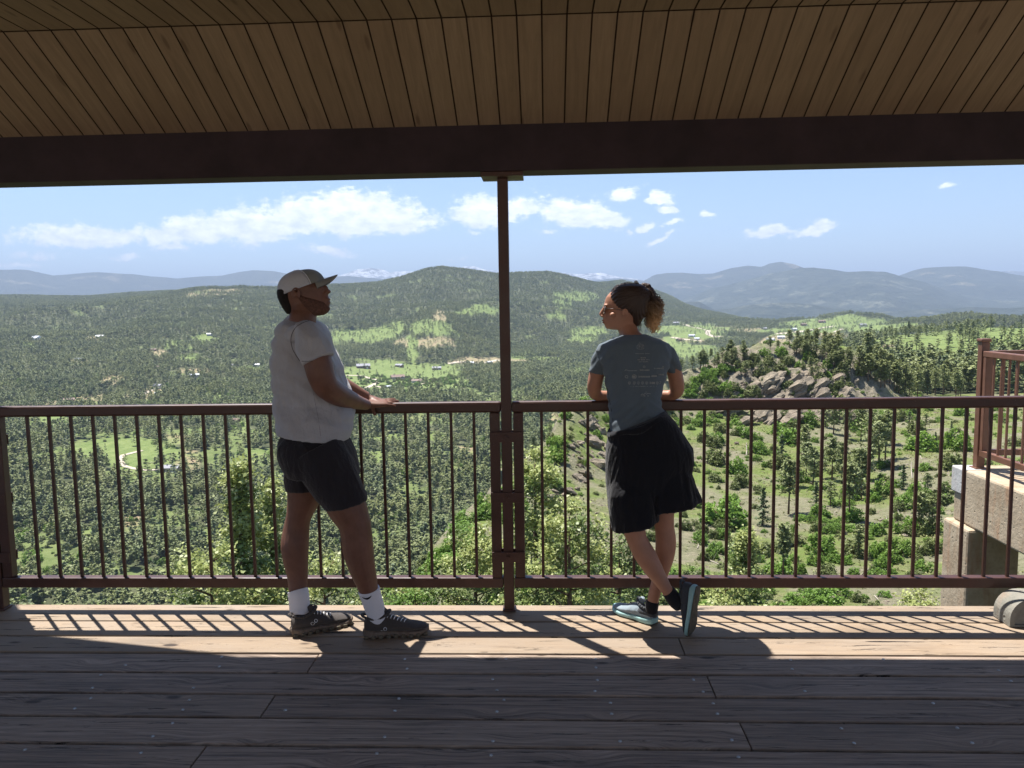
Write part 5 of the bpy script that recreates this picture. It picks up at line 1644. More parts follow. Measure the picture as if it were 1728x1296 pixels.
HS = [
 (62, 573, 16, 'long pale house high on the far left mountainside', 0, 2), (169, 570, 11, 'pale house among trees, right of the long pale one on the left mountain', 0, 2), (133, 609, 11, 'small pale-roofed house alone in the forest at the far left', 0, 2),
 (354, 566, 9, 'pale house at the top of the small green clearing left of the man', 2, 2), (260, 592, 8, 'brown house in the clearing on the left mountainside', 1, 1), (268, 621, 7, 'small brown house below the clearings on the left mountain', 1, 1), (314, 571, 9, 'pale house just left of the small green clearing', 0, 0),
 (267, 654, 14, 'grey-roofed house in the valley hamlet on the left', 0, 0), (228, 668, 9, 'small grey house at the left end of the valley hamlet', 2, 0), (268, 666, 11, 'pale house at the front of the valley hamlet', 0, 2), (117, 678, 14, 'brown house just above the left railing', 1, 1), (192, 682, 12, 'low pale building just above the railing, right of the brown house', 0, 2),
 (328, 636, 14, 'pale building in the dry clearing between the hamlet and the man', 0, 2), (433, 618, 9, 'pale house in the small green clearing just left of the man', 0, 2), (392, 618, 8, 'small pale house in the forest left of the man', 0, 0),
 (671, 640, 22, 'long brown-roofed house in the middle of the green meadow', 2, 1), (704, 646, 17, 'pale-walled house in the meadow, right of the long brown-roofed one', 0, 1), (655, 655, 10, 'small white house low in the green meadow', 0, 2), (737, 624, 15, 'dark-roofed house at the upper right of the green meadow', 1, 0), (674, 619, 13, 'dark house at the upper edge of the green meadow', 1, 0), (613, 621, 22, 'dark long house beside the chest of the man', 1, 0),
 (795, 614, 9, 'small pale building beside the dirt road left of the middle post', 0, 2), (826, 613, 9, 'white building at the dirt road close to the middle post', 0, 2),
 (1140, 547, 11, 'grey barn at the top of the distant green field', 2, 0), (1147, 575, 11, 'red-brown barn in the middle of the distant green field', 1, 1), (1167, 568, 10, 'pale house right of the red-brown barn in the distant field', 0, 2), (1176, 573, 8, 'white shed in the distant field next to the shoulder of the woman', 0, 2),
 (1356, 549, 9, 'brown house in the meadow left of the round green hill', 1, 1), (1387, 544, 10, 'brown house under the round green hill', 1, 1), (1340, 557, 9, 'pale house at the left end of the meadow under the hill', 0, 2), (1456, 550, 10, 'house on the right side of the round green hill', 0, 0), (1503, 592, 20, 'brown house among pines on the hillside behind the knoll', 1, 1),
 (1300, 575, 12, 'pale building at the left of the bare building lots', 0, 2), (1318, 571, 11, 'pale building at the right of the bare building lots', 0, 2), (1290, 556, 9, 'grey house on the ridge end above the building lots', 2, 0),
 (290, 795, 24, 'grey stone house with several roofs beside the looping drive', 2, 0), (399, 712, 12, 'brown house in the forest just under the left top rail', 1, 1), (10, 698, 10, 'brown house under the top rail at the far left', 1, 1),
]
for i, (px, py, w_, lab, wi, ri) in enumerate(HS):
    house(px, py, w_, lab, wi, ri, ((i*0.7) % 1.2)-0.5)
# ================================================================== PEOPLE
def scl(px, py, Y):
    """metres per photo pixel at that point"""
    P = at(px, py, Y)
    d = (np.array(P)-CAMPOS)@_f
    return d/CAM_F

XV, YV, ZV = Vector((1, 0, 0)), Vector((0, 1, 0)), Vector((0, 0, 1))
def loft(bm, rings, seg=28, cap=True):
    """rings: (centre, U, V, power, taper) superellipse sections; taper narrows the +U end"""
    R = []
    for (c, U, V, pw, tp) in rings:
        row = []
        for k in range(seg):
            a = 2*math.pi*k/seg
            ca, sa = math.cos(a), math.sin(a)
            x = math.copysign(abs(ca)**(2/pw), ca); y = math.copysign(abs(sa)**(2/pw), sa)
            f = 1-tp*max(0, x) if tp > 0 else 1+tp*max(0, -x)*1.0
            row.append(bm.verts.new(c+U*x+V*(y*f)))
        R.append(row)
    for i in range(len(R)-1):
        for k in range(seg):
            bm.faces.new((R[i][k], R[i][(k+1) % seg], R[i+1][(k+1) % seg], R[i+1][k]))
    if cap:
        bm.faces.new(list(reversed(R[0]))); bm.faces.new(R[-1])
    return R

def slices(bm, rows, seg=28, pw=2.3):
    """rows: (pyL, pxL, pyR, pxR, Yc, halfdepth[, power[, taper]]) -> loft facing the camera"""
    rg = []
    for r in rows:
        pyL, pxL, pyR, pxR, Yc, hd = r[:6]
        A = at(pxL, pyL, Yc); B = at(pxR, pyR, Yc)
        rg.append(((A+B)/2, (B-A)/2, YV*hd, r[6] if len(r) > 6 else pw, r[7] if len(r) > 7 else 0))
    loft(bm, rg, seg)

def catmull(P, n=6):
    out = []
    for i in range(len(P)-1):
        p0 = P[max(i-1, 0)]; p1 = P[i]; p2 = P[i+1]; p3 = P[min(i+2, len(P)-1)]
        for k in range(n):
            t = k/n
            out.append(tuple(0.5*((2*b)+(-a+c)*t+(2*a-5*b+4*c-d)*t*t+(-a+3*b-3*c+d)*t**3) for a, b, c, d in zip(p0, p1, p2, p3)))
    out.append(tuple(P[-1]))
    return out

def limb(bm, pts, seg=20, n=5):
    """pts: (px, py, Y, radius px)"""
    W = []
    for (px, py, Y, r) in pts:
        p = at(px, py, Y); W.append((p.x, p.y, p.z, r*scl(px, py, Y)))
    W = catmull(W, n)
    bm_tube(bm, [w[:3] for w in W], [max(0.002, w[3]) for w in W], seg)

def wlimb(bm, pts, seg=12, n=4):
    W = catmull([(*p, r) for p, r in pts], n)
    bm_tube(bm, [w[:3] for w in W], [max(0.001, w[3]) for w in W], seg)

def ball(bm, c, rx, ry, rz, rot=None, seg=16):
    m = Matrix.Translation(c) @ (rot.to_4x4() if rot is not None else Matrix.Identity(4)) @ Matrix.Diagonal((rx, ry, rz, 1))
    bmesh.ops.create_uvsphere(bm, u_segments=seg, v_segments=seg//2+2, radius=1.0, matrix=m)

def solidify_remesh(bm, voxel, smooth, fac=0.5):
    me = bpy.data.meshes.new('tmp')
    bmesh.ops.recalc_face_normals(bm, faces=bm.faces)
    bm.to_mesh(me); bm.free()
    o = bpy.data.objects.new('tmp', me); COL.objects.link(o)
    r = o.modifiers.new('r', 'REMESH'); r.mode = 'VOXEL'; r.voxel_size = voxel
    s = o.modifiers.new('s', 'SMOOTH'); s.factor = fac; s.iterations = smooth
    dg = bpy.context.evaluated_depsgraph_get(); dg.update()
    ev = o.evaluated_get(dg)
    out = bpy.data.meshes.new_from_object(ev)
    bpy.data.objects.remove(o); bpy.data.meshes.remove(me)
    return out

def displace(me, fn):
    n = len(me.vertices)
    co = np.empty(n*3, np.float32); me.vertices.foreach_get('co', co); co = co.reshape(-1, 3)
    no = np.array([v.normal[:] for v in me.vertices], np.float32)
    d = fn(co, no)*(1-np.abs(no[:, 2])**3)
    co += no*d[:, None]
    me.vertices.foreach_set('co', co.ravel()); me.update()

def part(name, me, mat, root, smooth=True):
    me.name = name
    me.materials.clear()
    o = link(name, me, mat, root, smooth)
    local(o, root)
    return o

def folds(co, sx, sy, sz, seed, amp, power=1.0):
    x = co[:, 0]*sx+co[:, 1]*sy*0.7; z = co[:, 2]*sz+co[:, 1]*sy
    n = fbm(x+seed*3.1, z+seed*1.7, 4, seed, True)
    return n*amp

def skin_mat(name, c, dark=0.75, rough=0.5):
    m, t, b = material(name, rough, 0.4)
    geo = t.n.new('ShaderNodeNewGeometry').outputs['Position']
    n = t.noise(geo, 18, 4, 0.6); n2 = t.noise(geo, 120, 3, 0.6)
    c2 = tuple(v*dark for v in c)
    t.put(b.inputs['Base Color'], t.mix(t.rng(n, 0.35, 0.7, 0, 1), c, c2))
    b.inputs['Subsurface Weight'].default_value = 0.06
    b.inputs['Subsurface Radius'].default_value = (0.012, 0.005, 0.003)
    bump(t, b, n2, 0.12, 0.0015)
    return m
def cloth_mat(name, c, c2, scale=900, rough=0.9, stripes=0, wr=0.25):
    m, t, b = material(name, rough, 0.15)
    geo = t.n.new('ShaderNodeNewGeometry').outputs['Position']
    n = t.noise(geo, scale*0.4, 2, 0.5); n2 = t.noise(t.mapping(geo, (1, 1, .45)), 26, 5, 0.6, 0.8)
    t.put(b.inputs['Base Color'], t.mix(n, c, c2))
    b.inputs['Sheen Weight'].default_value = 0.15
    bump(t, b, t.math('ADD', t.math('MULTIPLY', n2, 1.0), t.math('MULTIPLY', n, 0.08)), wr, 0.02)
    return m
SK1 = skin_mat('deep brown skin', (0.19, 0.088, 0.058))
SK2 = skin_mat('tanned skin', (0.44, 0.215, 0.135), 0.85)
SHIRT1 = cloth_mat('light heather grey cotton', (0.38, 0.37, 0.385), (0.48, 0.47, 0.485), wr=0.45)
SHORT1 = cloth_mat('dark charcoal shorts cloth', (0.022, 0.019, 0.022), (0.032, 0.028, 0.032), wr=0.5)
SHIRT2 = cloth_mat('slate blue grey running shirt', (0.095, 0.125, 0.15), (0.14, 0.17, 0.195))
BLACK = cloth_mat('black jacket cloth', (0.010, 0.010, 0.013), (0.016, 0.016, 0.02), wr=0.5)
SOCK = cloth_mat('white ribbed sock', (0.66, 0.66, 0.72), (0.74, 0.74, 0.79), wr=0.15)
SOCKB = cloth_mat('black sock', (0.012, 0.012, 0.015), (0.02, 0.02, 0.024))
HAIRB = simple_mat('black short hair', (0.014, 0.011, 0.010), 0.8, 0.3, 0.5, 160, 0.6, 0.004)
SEAM = simple_mat('shadowed stitching', (0.10, 0.095, 0.10), 0.9, 0.1, 0.1, 50, 0)
BEARD = simple_mat('short dark beard', (0.115, 0.055, 0.038), 0.8, 0.3, 0.4, 160, 0.6, 0.003)
CAPF = cloth_mat('olive grey cap twill', (0.21, 0.21, 0.19), (0.27, 0.27, 0.245), wr=0.1)
CAPM = cloth_mat('pale cap mesh', (0.60, 0.60, 0.63), (0.40, 0.40, 0.43), wr=0.1)
SHOE1 = cloth_mat('dark grey brown shoe knit', (0.050, 0.043, 0.040), (0.085, 0.075, 0.07), 500)
SOLE1 = simple_mat('tan shoe sole', (0.16, 0.125, 0.10), 0.8, 0.2, 0.3, 60, 0.3)
WHITE = simple_mat('white reflective trim', (0.72, 0.72, 0.74), 0.5, 0.4, 0.08, 60, 0)
SHOE2 = cloth_mat('grey blue shoe mesh', (0.20, 0.25, 0.29), (0.31, 0.37, 0.41), 500)
SHOE2D = cloth_mat('charcoal shoe heel', (0.045, 0.05, 0.058), (0.075, 0.08, 0.09), 500)
SOLE2 = simple_mat('pale aqua foam sole', (0.33, 0.53, 0.52), 0.6, 0.3, 0.1, 40, 0.1)
RUB = simple_mat('brown grey outsole rubber', (0.115, 0.10, 0.075), 0.8, 0.2, 0.35, 50, 0.5, 0.003)
LENS = simple_mat('dark glasses lens', (0.03, 0.02, 0.018), 0.08, 0.7, 0.1, 10, 0)
WIRE = simple_mat('thin metal wire', (0.10, 0.08, 0.065), 0.35, 0.5, 0.1, 10, 0, metallic=0.3)
PRINT = simple_mat('pale grey shirt print', (0.36, 0.37, 0.36), 0.8, 0.2, 0.15, 300, 0)
LIP = simple_mat('lips', (0.26, 0.075, 0.065), 0.4, 0.4, 0.15, 60, 0)

def finger(bm, base, d, nrm, length, r, curl):
    """three phalanges bending towards -nrm"""
    p = Vector(base); dd = d.normalized(); pts = [(p.copy(), r*1.05)]
    axis = dd.cross(nrm).normalized()
    for k, (f, c) in enumerate(zip((0.45, 0.30, 0.25), curl)):
        dd = Matrix.Rotation(-c, 3, axis) @ dd
        p = p+dd*length*f*0.5; pts.append((p.copy(), r*(0.98-0.06*k)))
        p = p+dd*length*f*0.5; pts.append((p.copy(), r*(1.0-0.09*k)))
    wlimb(bm, pts, 10, 2)

def hand(bm, wrist, d, nrm, side, s=1.0, curls=None, spread=0.06, thumb=None, rw=0.026):
    """wrist point, direction of the fingers, back-of-hand normal, side = +1 if the thumb is on d x nrm"""
    d = d.normalized(); nrm = (nrm-d*nrm.dot(d)).normalized(); t = d.cross(nrm).normalized()*side
    L = 0.095*s
    rg = []
    for f, w, h in ((-0.15, 0.026, 0.020), (0.15, 0.031, 0.0175), (0.5, 0.039, 0.0155), (0.85, 0.042, 0.0135), (1.02, 0.040, 0.011)):
        rg.append((wrist+d*L*f+t*0.002, t*w*s, nrm*h*s, 2.6, 0))
    loft(bm, rg, 18)
    lens_ = (0.072, 0.080, 0.074, 0.058); rad = (0.0086, 0.0090, 0.0085, 0.0075)
    curls = curls or [(0.15, 0.25, 0.2)]*4
    for k in range(4):
        off = (1.5-k)*0.0205*s
        base = wrist+d*L*(0.93-0.03*abs(k-1))+t*off
        dd = (d+t*(1.5-k)*spread).normalized()
        finger(bm, base, dd, nrm, lens_[k]*s, rad[k]*s, curls[k])
    tb = wrist+d*L*0.22+t*0.026*s-nrm*0.004
    td = thumb if thumb is not None else (d*0.75+t*0.65-nrm*0.2)
    finger(bm, tb, td.normalized(), nrm, 0.074*s, 0.0108*s, (0.0, 0.15, 0.15))
    ball(bm, wrist+d*L*0.32+t*0.022*s-nrm*0.003*s, 0.017*s, 0.017*s, 0.014*s)

def shoe(root, M4, L, upper, sole, heelmat=None, outs=None, laces=WHITE, deco='rings', name='shoe', label=None):
    """M4: frame with origin at heel on the ground, x to the toe, z up"""
    U = [(0.0, .020, .030, .074), (.04, .031, .026, .088), (.12, .036, .024, .094), (.24, .037, .022, .090), (.36, .038, .021, .092), (.48, .041, .020, .082), (.60, .045, .020, .067), (.72, .048, .021, .056), (.84, .046, .023, .049), (.93, .036, .026, .043), (.985, .018, .030, .038)]
    bm = bmesh.new(); rg = []
    k_ = L/0.28
    for (f, hw, z0, z1) in U:
        off = 0.006*math.sin(f*3.1)
        rg.append((Vector((f*L, off, (z0+z1)/2*k_)), Vector((0, 0, (z1-z0)/2*k_)), Vector((0, hw*k_, 0)), 2.4, 0.35))
    loft(bm, rg, 20)
    me = solidify_remesh(bm, 0.0045, 3)
    me.transform(M4)
    uo = part(name, me, upper, root)
    if label: uo['label'] = label
    def sub(nm, bm, mat, smooth=True, rm=None):
        if rm: m_ = solidify_remesh(bm, rm, 2)
        else:
            m_ = bpy.data.meshes.new(nm); bmesh.ops.recalc_face_normals(bm, faces=bm.faces); bm.to_mesh(m_); bm.free()
        m_.transform(M4); o = link(nm, m_, mat, uo, smooth); local(o, uo); return o
    S = [(-.02, .014, .010, .034), (.02, .031, .003, .038), (.10, .038, .001, .036), (.25, .039, .001, .032), (.42, .036, .003, .030), (.58, .043, .001, .027), (.72, .050, .001, .026), (.86, .047, .003, .027), (.95, .036, .008, .030), (1.01, .014, .017, .034)]
    bm = bmesh.new(); rg = []
    for (f, hw, z0, z1) in S:
        off = 0.006*math.sin(max(0, f)*3.1)
        rg.append((Vector((f*L, off, (z0+z1)/2*k_)), Vector((0, 0, (z1-z0)/2*k_)), Vector((0, (hw+.003)*k_, 0)), 4.5, 0))
    loft(bm, rg, 24)
    so = sub('sole', bm, sole)
    if deco == 'rings':      # pods along the sole
        for k in range(9):
            bm = bmesh.new(); f = .03+.115*k
            hw = np.interp(f, [s_[0] for s_ in S], [s_[1] for s_ in S])
            bm_box(bm, f*L-.010, f*L+.010, -hw*k_-.0065, hw*k_+.0075, .0005, .017, .003)
            o = sub('lug', bm, RUB)
    else:
        bm = bmesh.new(); rg = []
        for (f, hw, z0, z1) in S:
            off = 0.006*math.sin(max(0, f)*3.1)
            rg.append((Vector((f*L, off, (z0-.0015)*k_)), Vector((0, 0, .0028*k_)), Vector((0, (hw-.001)*k_, 0)), 4.5, 0))
        loft(bm, rg, 24); sub('outsole', bm, outs or RUB)
    # tongue, collar, laces
    bm = bmesh.new()
    ctr = Vector((.19*L, .001, .096*k_))
    for q in range(24):
        a = 2*math.pi*q/24; a2 = 2*math.pi*(q+1)/24
        p = [ctr+Vector((math.cos(x)*.062*k_, math.sin(x)*.031*k_, .010*math.cos(2*x)+.006*math.cos(x))) for x in (a, a2)]
        bm_tube(bm, p, [.0065, .0065], 8)
    sub('collar', bm, heelmat or upper)
    bm = bmesh.new()
    wlimb(bm, [(Vector((.36*L, 0, .088*k_)), .016), (Vector((.33*L, 0, .104*k_)), .017), (Vector((.30*L, 0, .122*k_)), .011)], 10, 3)
    sub('tongue', bm, upper)
    bm = bmesh.new()
    for q in range(6):
        f = .38+.052*q; z = np.interp(f, [u_[0] for u_ in U], [u_[3] for u_ in U])*k_
        pts = [(Vector((f*L+.006*s_, .017*s_*k_, z+.001-.006*abs(s_))), .0024) for s_ in (-1, -.5, 0, .5, 1)]
        wlimb(bm, pts, 6, 2)
    sub('laces', bm, laces)
    return uo

def frame(origin, xdir, zdir):
    x = xdir.normalized(); z = (zdir-x*zdir.dot(x)).normalized(); y = z.cross(x)
    return Matrix(((x.x, y.x, z.x, origin.x), (x.y, y.y, z.y, origin.y), (x.z, y.z, z.z, origin.z), (0, 0, 0, 1)))

# ------------------------------------------------------------------ the man
def man():
    root = tag(empty('person', (-0.90, 3.50, 0)), 'man in grey cap, light grey T-shirt and dark shorts leaning both hands on the rail', 'person')
    YC = 3.52
    bm = bmesh.new()
    # head in profile, face to the right, lifted chin
    HY = 3.585
    H = [(467, 492, 466, 514, .040), (470, 482, 469, 524, .058), (475, 475, 473, 536, .070), (481, 470.5, 478, 545, .077), (490, 470.5, 485, 549.5, .077), (498, 471.5, 493, 549, .075), (505, 473.5, 499, 550.5, .071),
         (512, 477, 505, 553, .067), (518, 480, 510, 554.5, .064), (524, 484, 516, 555, .060), (529, 487.5, 521.5, 555.0, .055), (533, 489.5, 526, 549, .050), (537, 491, 531, 540, .046)]
    slices(bm, [(a, b_, c, d, HY, w, 2.2, .42) for (a, b_, c, d, w) in H], 30)
    # nose, brow, lips, chin
    c = at(549.5, 488, HY); ball(bm, c, .013, .011, .018)
    c = at(553.8, 492.0, HY); ball(bm, c, .0135, .0130, .0095)
    c = at(549.5, 494.5, HY-.012); ball(bm, c, .008, .008, .006)
    c = at(549.5, 494.5, HY+.012); ball(bm, c, .008, .008, .006)
    c = at(543.5, 479, HY); ball(bm, c, .012, .042, .007)
    c = at(553.0, 505.0, HY); ball(bm, c, .013, .022, .0065)
    limb(bm, [(546, 498, HY, 8), (547, 508, HY, 9), (547.5, 520, HY, 9)])
    c = at(553.4, 510.5, HY); ball(bm, c, .013, .020, .0065)
    c = at(551.5, 520, HY); ball(bm, c, .014, .020, .014)
    # neck and shoulders inside the shirt
    limb(bm, [(511, 518, HY-.01, 21), (512, 532, HY-.02, 22), (509, 545, HY-.03, 24), (508, 562, 3.59, 24), (510, 590, 3.60, 24)])
    slices(bm, [(560, 492, 560, 530, 3.60, .08), (600, 484, 600, 548, 3.60, .09), (660, 484, 660, 570, 3.60, .10), (715, 484, 715, 575, YC, .12), (755, 488, 755, 572, YC, .12)])
    # near arm, forearm and hand
    limb(bm, [(522, 566, 3.42, 22), (531, 590, 3.385, 24), (537, 614, 3.37, 24), (542, 634, 3.37, 23), (551, 652, 3.39, 21.5), (567, 664, 3.45, 19.5), (587, 673, 3.55, 16), (606, 679.5, 3.655, 11.5), (619, 683, 3.725, 9.0)])
    w = at(620, 682.5, 3.745)
    tip = at(668, 677.5, 3.812)
    d = (tip-w)
    curls = [(-.02, .10, .05), (0.0, .10, .08), (0.03, .12, .10), (.06, .16, .12)]
    hand(bm, w, d, Vector((-.05, -.35, 1)), -1, 0.98, curls, 0.05, Vector((.55, -.55, -.9)))
    # far arm
    limb(bm, [(520, 570, 3.68, 20), (540, 610, 3.73, 19), (560, 640, 3.76, 17), (590, 656, 3.785, 13), (611, 666, 3.80, 9.5), (620, 670, 3.81, 8.5)])
    w2 = at(620, 671, 3.815)
    hand(bm, w2, Vector((.75, .05, -.22)), Vector((.1, .1, 1)), 1, 0.98, [(.25, .5, .4)]*4, 0.03, Vector((.9, -.45, -.15)))
    # legs
    limb(bm, [(520, 750, 3.62, 30), (516, 800, 3.62, 31), (513, 838, 3.62, 28), (504, 872, 3.61, 21), (500, 895, 3.61, 22), (497.5, 920, 3.60, 23.5), (499, 945, 3.59, 21), (502, 970, 3.58, 17.5), (503, 1000, 3.56, 15), (505, 1035, 3.55, 13)])
    limb(bm, [(540, 765, 3.46, 28), (560, 800, 3.45, 32), (583, 850, 3.45, 33.5), (597, 880, 3.45, 28), (601, 898, 3.45, 26.5), (604, 925, 3.45, 26), (610, 954, 3.455, 23), (619, 984, 3.47, 18), (626, 1010, 3.485, 14), (629, 1022, 3.49, 12)])
    ball(bm, at(616, 884, 3.45), .022, .035, .03)
    # ears
    for s_, YE in ((-1, HY-.083), (1, HY+.083)):
        c = at(499.5, 496, YE)
        ball(bm, c, .012, .010, .015)
        for q in range(11):
            a = math.radians(-60+q*27); r1 = (.0175, .024)
            p0 = c+Vector((-math.cos(a)*r1[0]+.002, s_*.006, math.sin(a)*r1[1]+.002)); a2 = math.radians(-60+(q+1)*27)
            p1 = c+Vector((-math.cos(a2)*r1[0]+.002, s_*.006, math.sin(a2)*r1[1]+.002))
            bm_tube(bm, [p0, p1], [.0050, .0050], 7)
    body = solidify_remesh(bm, 0.0036, 5)
    bo = part('body', body, SK1, root)
    # hair under the cap and beard, thin shells round the head
    bm = bmesh.new()
    slices(bm, [(482, 474, 478, 524, HY, .074, 2.2, .3), (492, 469.2, 490, 514, HY, .080, 2.2, .5), (502, 470.5, 500, 508, HY, .077, 2.2, .6), (512, 474.5, 511, 508, HY, .071, 2.2, .5), (521, 479.5, 520, 508, HY, .063, 2.2, .4), (530, 485.5, 529, 510, HY, .050, 2.2, .2)], 26)
    hm = solidify_remesh(bm, 0.004, 3)
    displace(hm, lambda co, no: fbm(co[:, 0]*160+co[:, 1]*40, co[:, 2]*160, 2, 5)*.003)
    part('hair', hm, HAIRB, root)
    bm = bmesh.new()
    slices(bm, [(494, 502, 493, 516, HY, .0772, 2.2, .1), (501, 501, 500, 528, HY, .0762, 2.2, .3), (507, 502, 506, 547, HY, .0735, 2.2, .5), (514, 504, 511, 553.5, HY, .070, 2.2, .42), (520, 503, 516, 556.3, HY, .0665, 2.2, .42), (527, 507, 522, 557.0, HY, .060, 2.2, .42), (532, 510, 527.5, 553.5, HY, .054, 2.2, .42), (535, 514, 531.5, 547, HY, .044, 2.2, .4)], 26)
    hm = solidify_remesh(bm, 0.004, 3)
    displace(hm, lambda co, no: fbm(co[:, 0]*200+co[:, 1]*60, co[:, 2]*200, 2, 8)*.003)
    part('beard', hm, BEARD, root)
    # cap
    C = at(509.5, 486, HY)
    fx_ = (at(549, 472.5, HY)-at(469, 504, HY)); yaw = math.radians(14)
    fdir = fx_.normalized(); fdir = (Matrix.Rotation(yaw, 3, 'Z') @ fdir).normalized()
    updir = (ZV-fdir*fdir.dot(ZV)).normalized(); sdir = updir.cross(fdir)
    def dome(a0_, a1_, mat, name, ro=0.0):
        bm = bmesh.new(); nr, ns = 12, 28
        V = []
        for i in range(nr+1):
            el = math.pi/2*i/nr
            row = []
            for k in range(ns+1):
                an = a0_+(a1_-a0_)*k/ns
                rx = .111+ro; ry = .088+ro; rz = .083+ro
                ce = math.cos(el)**.8; se = math.sin(el)**.9
                p = C+fdir*(rx*math.cos(an)*ce)+sdir*(ry*math.sin(an)*ce)+updir*(rz*se*(1.0-.05*math.cos(an)))
                row.append(p)
            V.append(row)
        bv = [[bm.verts.new(p) for p in row] for row in V]
        for i in range(nr):
            for k in range(ns):
                bm.faces.new((bv[i][k], bv[i][k+1], bv[i+1][k+1], bv[i+1][k]))
        bmesh.ops.remove_doubles(bm, verts=bm.verts, dist=0.0005)
        bmesh.ops.recalc_face_normals(bm, faces=bm.faces)
        bmesh.ops.solidify(bm, geom=bm.faces[:], thickness=0.002)
        me = bpy.data.meshes.new(name); bm.to_mesh(me); bm.free(); return me
    cap = part('cap', dome(-1.12, 1.12, CAPF, 'cap'), CAPF, root)
    me = dome(1.12, 2*math.pi-1.12, CAPM, 'cap_mesh'); o = link('cap_mesh', me, CAPM, cap, True); local(o, cap)
    # seam between the panels, button, back strap
    bm = bmesh.new()
    for sgn in (-1, 1):
        pts = []
        for i in range(13):
            el = math.pi/2*i/12; an = 1.12*sgn
            pts.append(C+fdir*(.112*math.cos(an)*math.cos(el)**.8)+sdir*(.089*math.sin(an)*math.cos(el)**.8)+updir*(.084*math.sin(el)**.9))
        bm_tube(bm, pts, .0016, 6)
    ball(bm, C+updir*.084, .006, .006, .004)
    o = bm_obj('cap_seam', bm, WHITE, None); o.parent = cap; local(o, cap)
    # brim
    bm = bmesh.new(); top, bot = [], []
    for k in range(25):
        s_ = -1+2*k/24
        an = s_*.92
        inner = C+fdir*(.109*math.cos(an))+sdir*(.087*math.sin(an))+updir*(.004)
        reach = .066*(1-abs(s_)**2.8)**.5
        rowt, rowb = [], []
        for j in range(7):
            f = j/6
            p = inner+fdir*(reach*f)-updir*(.046*abs(math.sin(an))**2*(.1+.9*f)) - updir*(.002*f*f)
            rowt.append(p); rowb.append(p-updir*.003)
        top.append([bm.verts.new(p) for p in rowt]); bot.append([bm.verts.new(p) for p in rowb])
    for k in range(24):
        for j in range(6):
            bm.faces.new((top[k][j], top[k][j+1], top[k+1][j+1], top[k+1][j])); bm.faces.new((bot[k][j], bot[k+1][j], bot[k+1][j+1], bot[k][j+1]))
        bm.faces.new((top[k][6], bot[k][6], bot[k+1][6], top[k+1][6]))
    o = bm_obj('brim', bm, CAPF, None, True); o.parent = cap; local(o, cap)
    # T-shirt
    bm = bmesh.new()
    SY = 3.60
    slices(bm, [(534, 487, 541, 531, SY, .060), (540, 481, 545, 541, SY, .105), (548, 477, 551, 547, SY, .160), (560, 470.5, 560, 551, SY, .160), (577, 466, 577, 558, SY, .152), (600, 463, 600, 567, SY, .146), (625, 461.5, 625, 577, SY, .142), (650, 464.5, 650, 586, SY, .142), (680, 468, 680, 593.5, SY, .146),
                (702, 469.5, 702, 594.5, SY-.03, .160), (722, 471, 722, 592, SY-.05, .170), (728, 471.5, 742, 588, SY-.06, .176)], 32, 2.35)
    limb(bm, [(514, 557, 3.46, 18), (520, 565, 3.42, 24), (528, 582, 3.385, 27.5), (533.5, 598, 3.37, 28), (537.5, 608, 3.365, 28)], 22)
    limb(bm, [(516, 556, 3.63, 20), (528, 575, 3.68, 25), (542, 600, 3.71, 25), (550, 614, 3.72, 24)], 22)
    ball(bm, at(511, 563, 3.46), .075, .075, .045)
    sm = solidify_remesh(bm, 0.0055, 5)
    zh = at(530, 640, 3.5).z
    def wr(co, no):
        a = folds(co, 9, 7, 3.0, 3, .024)+folds(co, 24, 16, 7, 4, .0055)
        low = np.clip((zh-co[:, 2])/0.25, 0, 1)
        # diagonal folds running from the armpit to the front hem
        diag = np.sin((co[:, 0]*1.0+co[:, 2]*1.6)*42+fbm(co[:, 0]*8, co[:, 2]*8, 3, 12)*5)*.0045*np.clip((co[:, 2]-0.82)/.2, 0, 1)
        return (a*(.6+.5*low)+diag)*np.clip((co[:, 2]-at(530, 744, 3.5).z)/.09, 0, 1)
    displace(sm, wr)
    sh = part('t_shirt', sm, SHIRT1, root)
    # collar band and armhole seam
    bm = bmesh.new(); pts = []
    for k in range(25):
        a = 2*math.pi*k/24; A = at(487.5, 534.5, SY); B = at(531, 541.0, SY); cc = (A+B)/2
        pts.append(cc+(B-A)/2*math.cos(a)*1.02+YV*.062*math.sin(a))
    bm_tube(bm, pts, .0065, 8)
    o = bm_obj('collar', bm, SHIRT1, None, True); o.parent = sh; local(o, sh)
    mwS = Matrix.Translation(parent_world(sh))
    bvS = BVHTree.FromPolygons([mwS @ v.co for v in sh.data.vertices], [tuple(p.vertices) for p in sh.data.polygons])
    for nm_, curve, rr0 in (('armhole_seam', [(537, 541), (524, 541), (511, 545), (500, 552), (493, 563), (491, 575), (493.5, 588), (499, 599), (506, 609)], .0016),
                            ('sleeve_hem', [(509.5, 609.5), (522, 609.5), (536, 607), (549, 604), (560, 600)], .0013), ('side_seam', [(528, 660), (534, 690), (538, 712), (541, 736)], .0005)):
        bm = bmesh.new(); pts = []
        for (a_, b0_, _c) in catmull([(x_, y_, 0) for x_, y_ in curve], 4):
            h_ = bvS.ray_cast(Vector(CAMPOS), Vector(pix_ray(a_, b0_)))
            if h_[0] is not None: pts.append(h_[0]+h_[1]*.0003)
        if len(pts) > 2: bm_tube(bm, pts, rr0, 5)
        o = bm_obj(nm_, bm, SEAM, None); o.parent = sh; local(o, sh)
    # shorts
    bm = bmesh.new()
    slices(bm, [(724, 480, 728, 580, 3.545, .130), (737, 475, 739, 586, 3.54, .145), (748, 472.5, 750, 591, 3.535, .162), (765, 474, 765, 598, 3.53, .170), (785, 479, 785, 604, 3.53, .165), (800, 487, 802, 606, 3.53, .150)], 28)
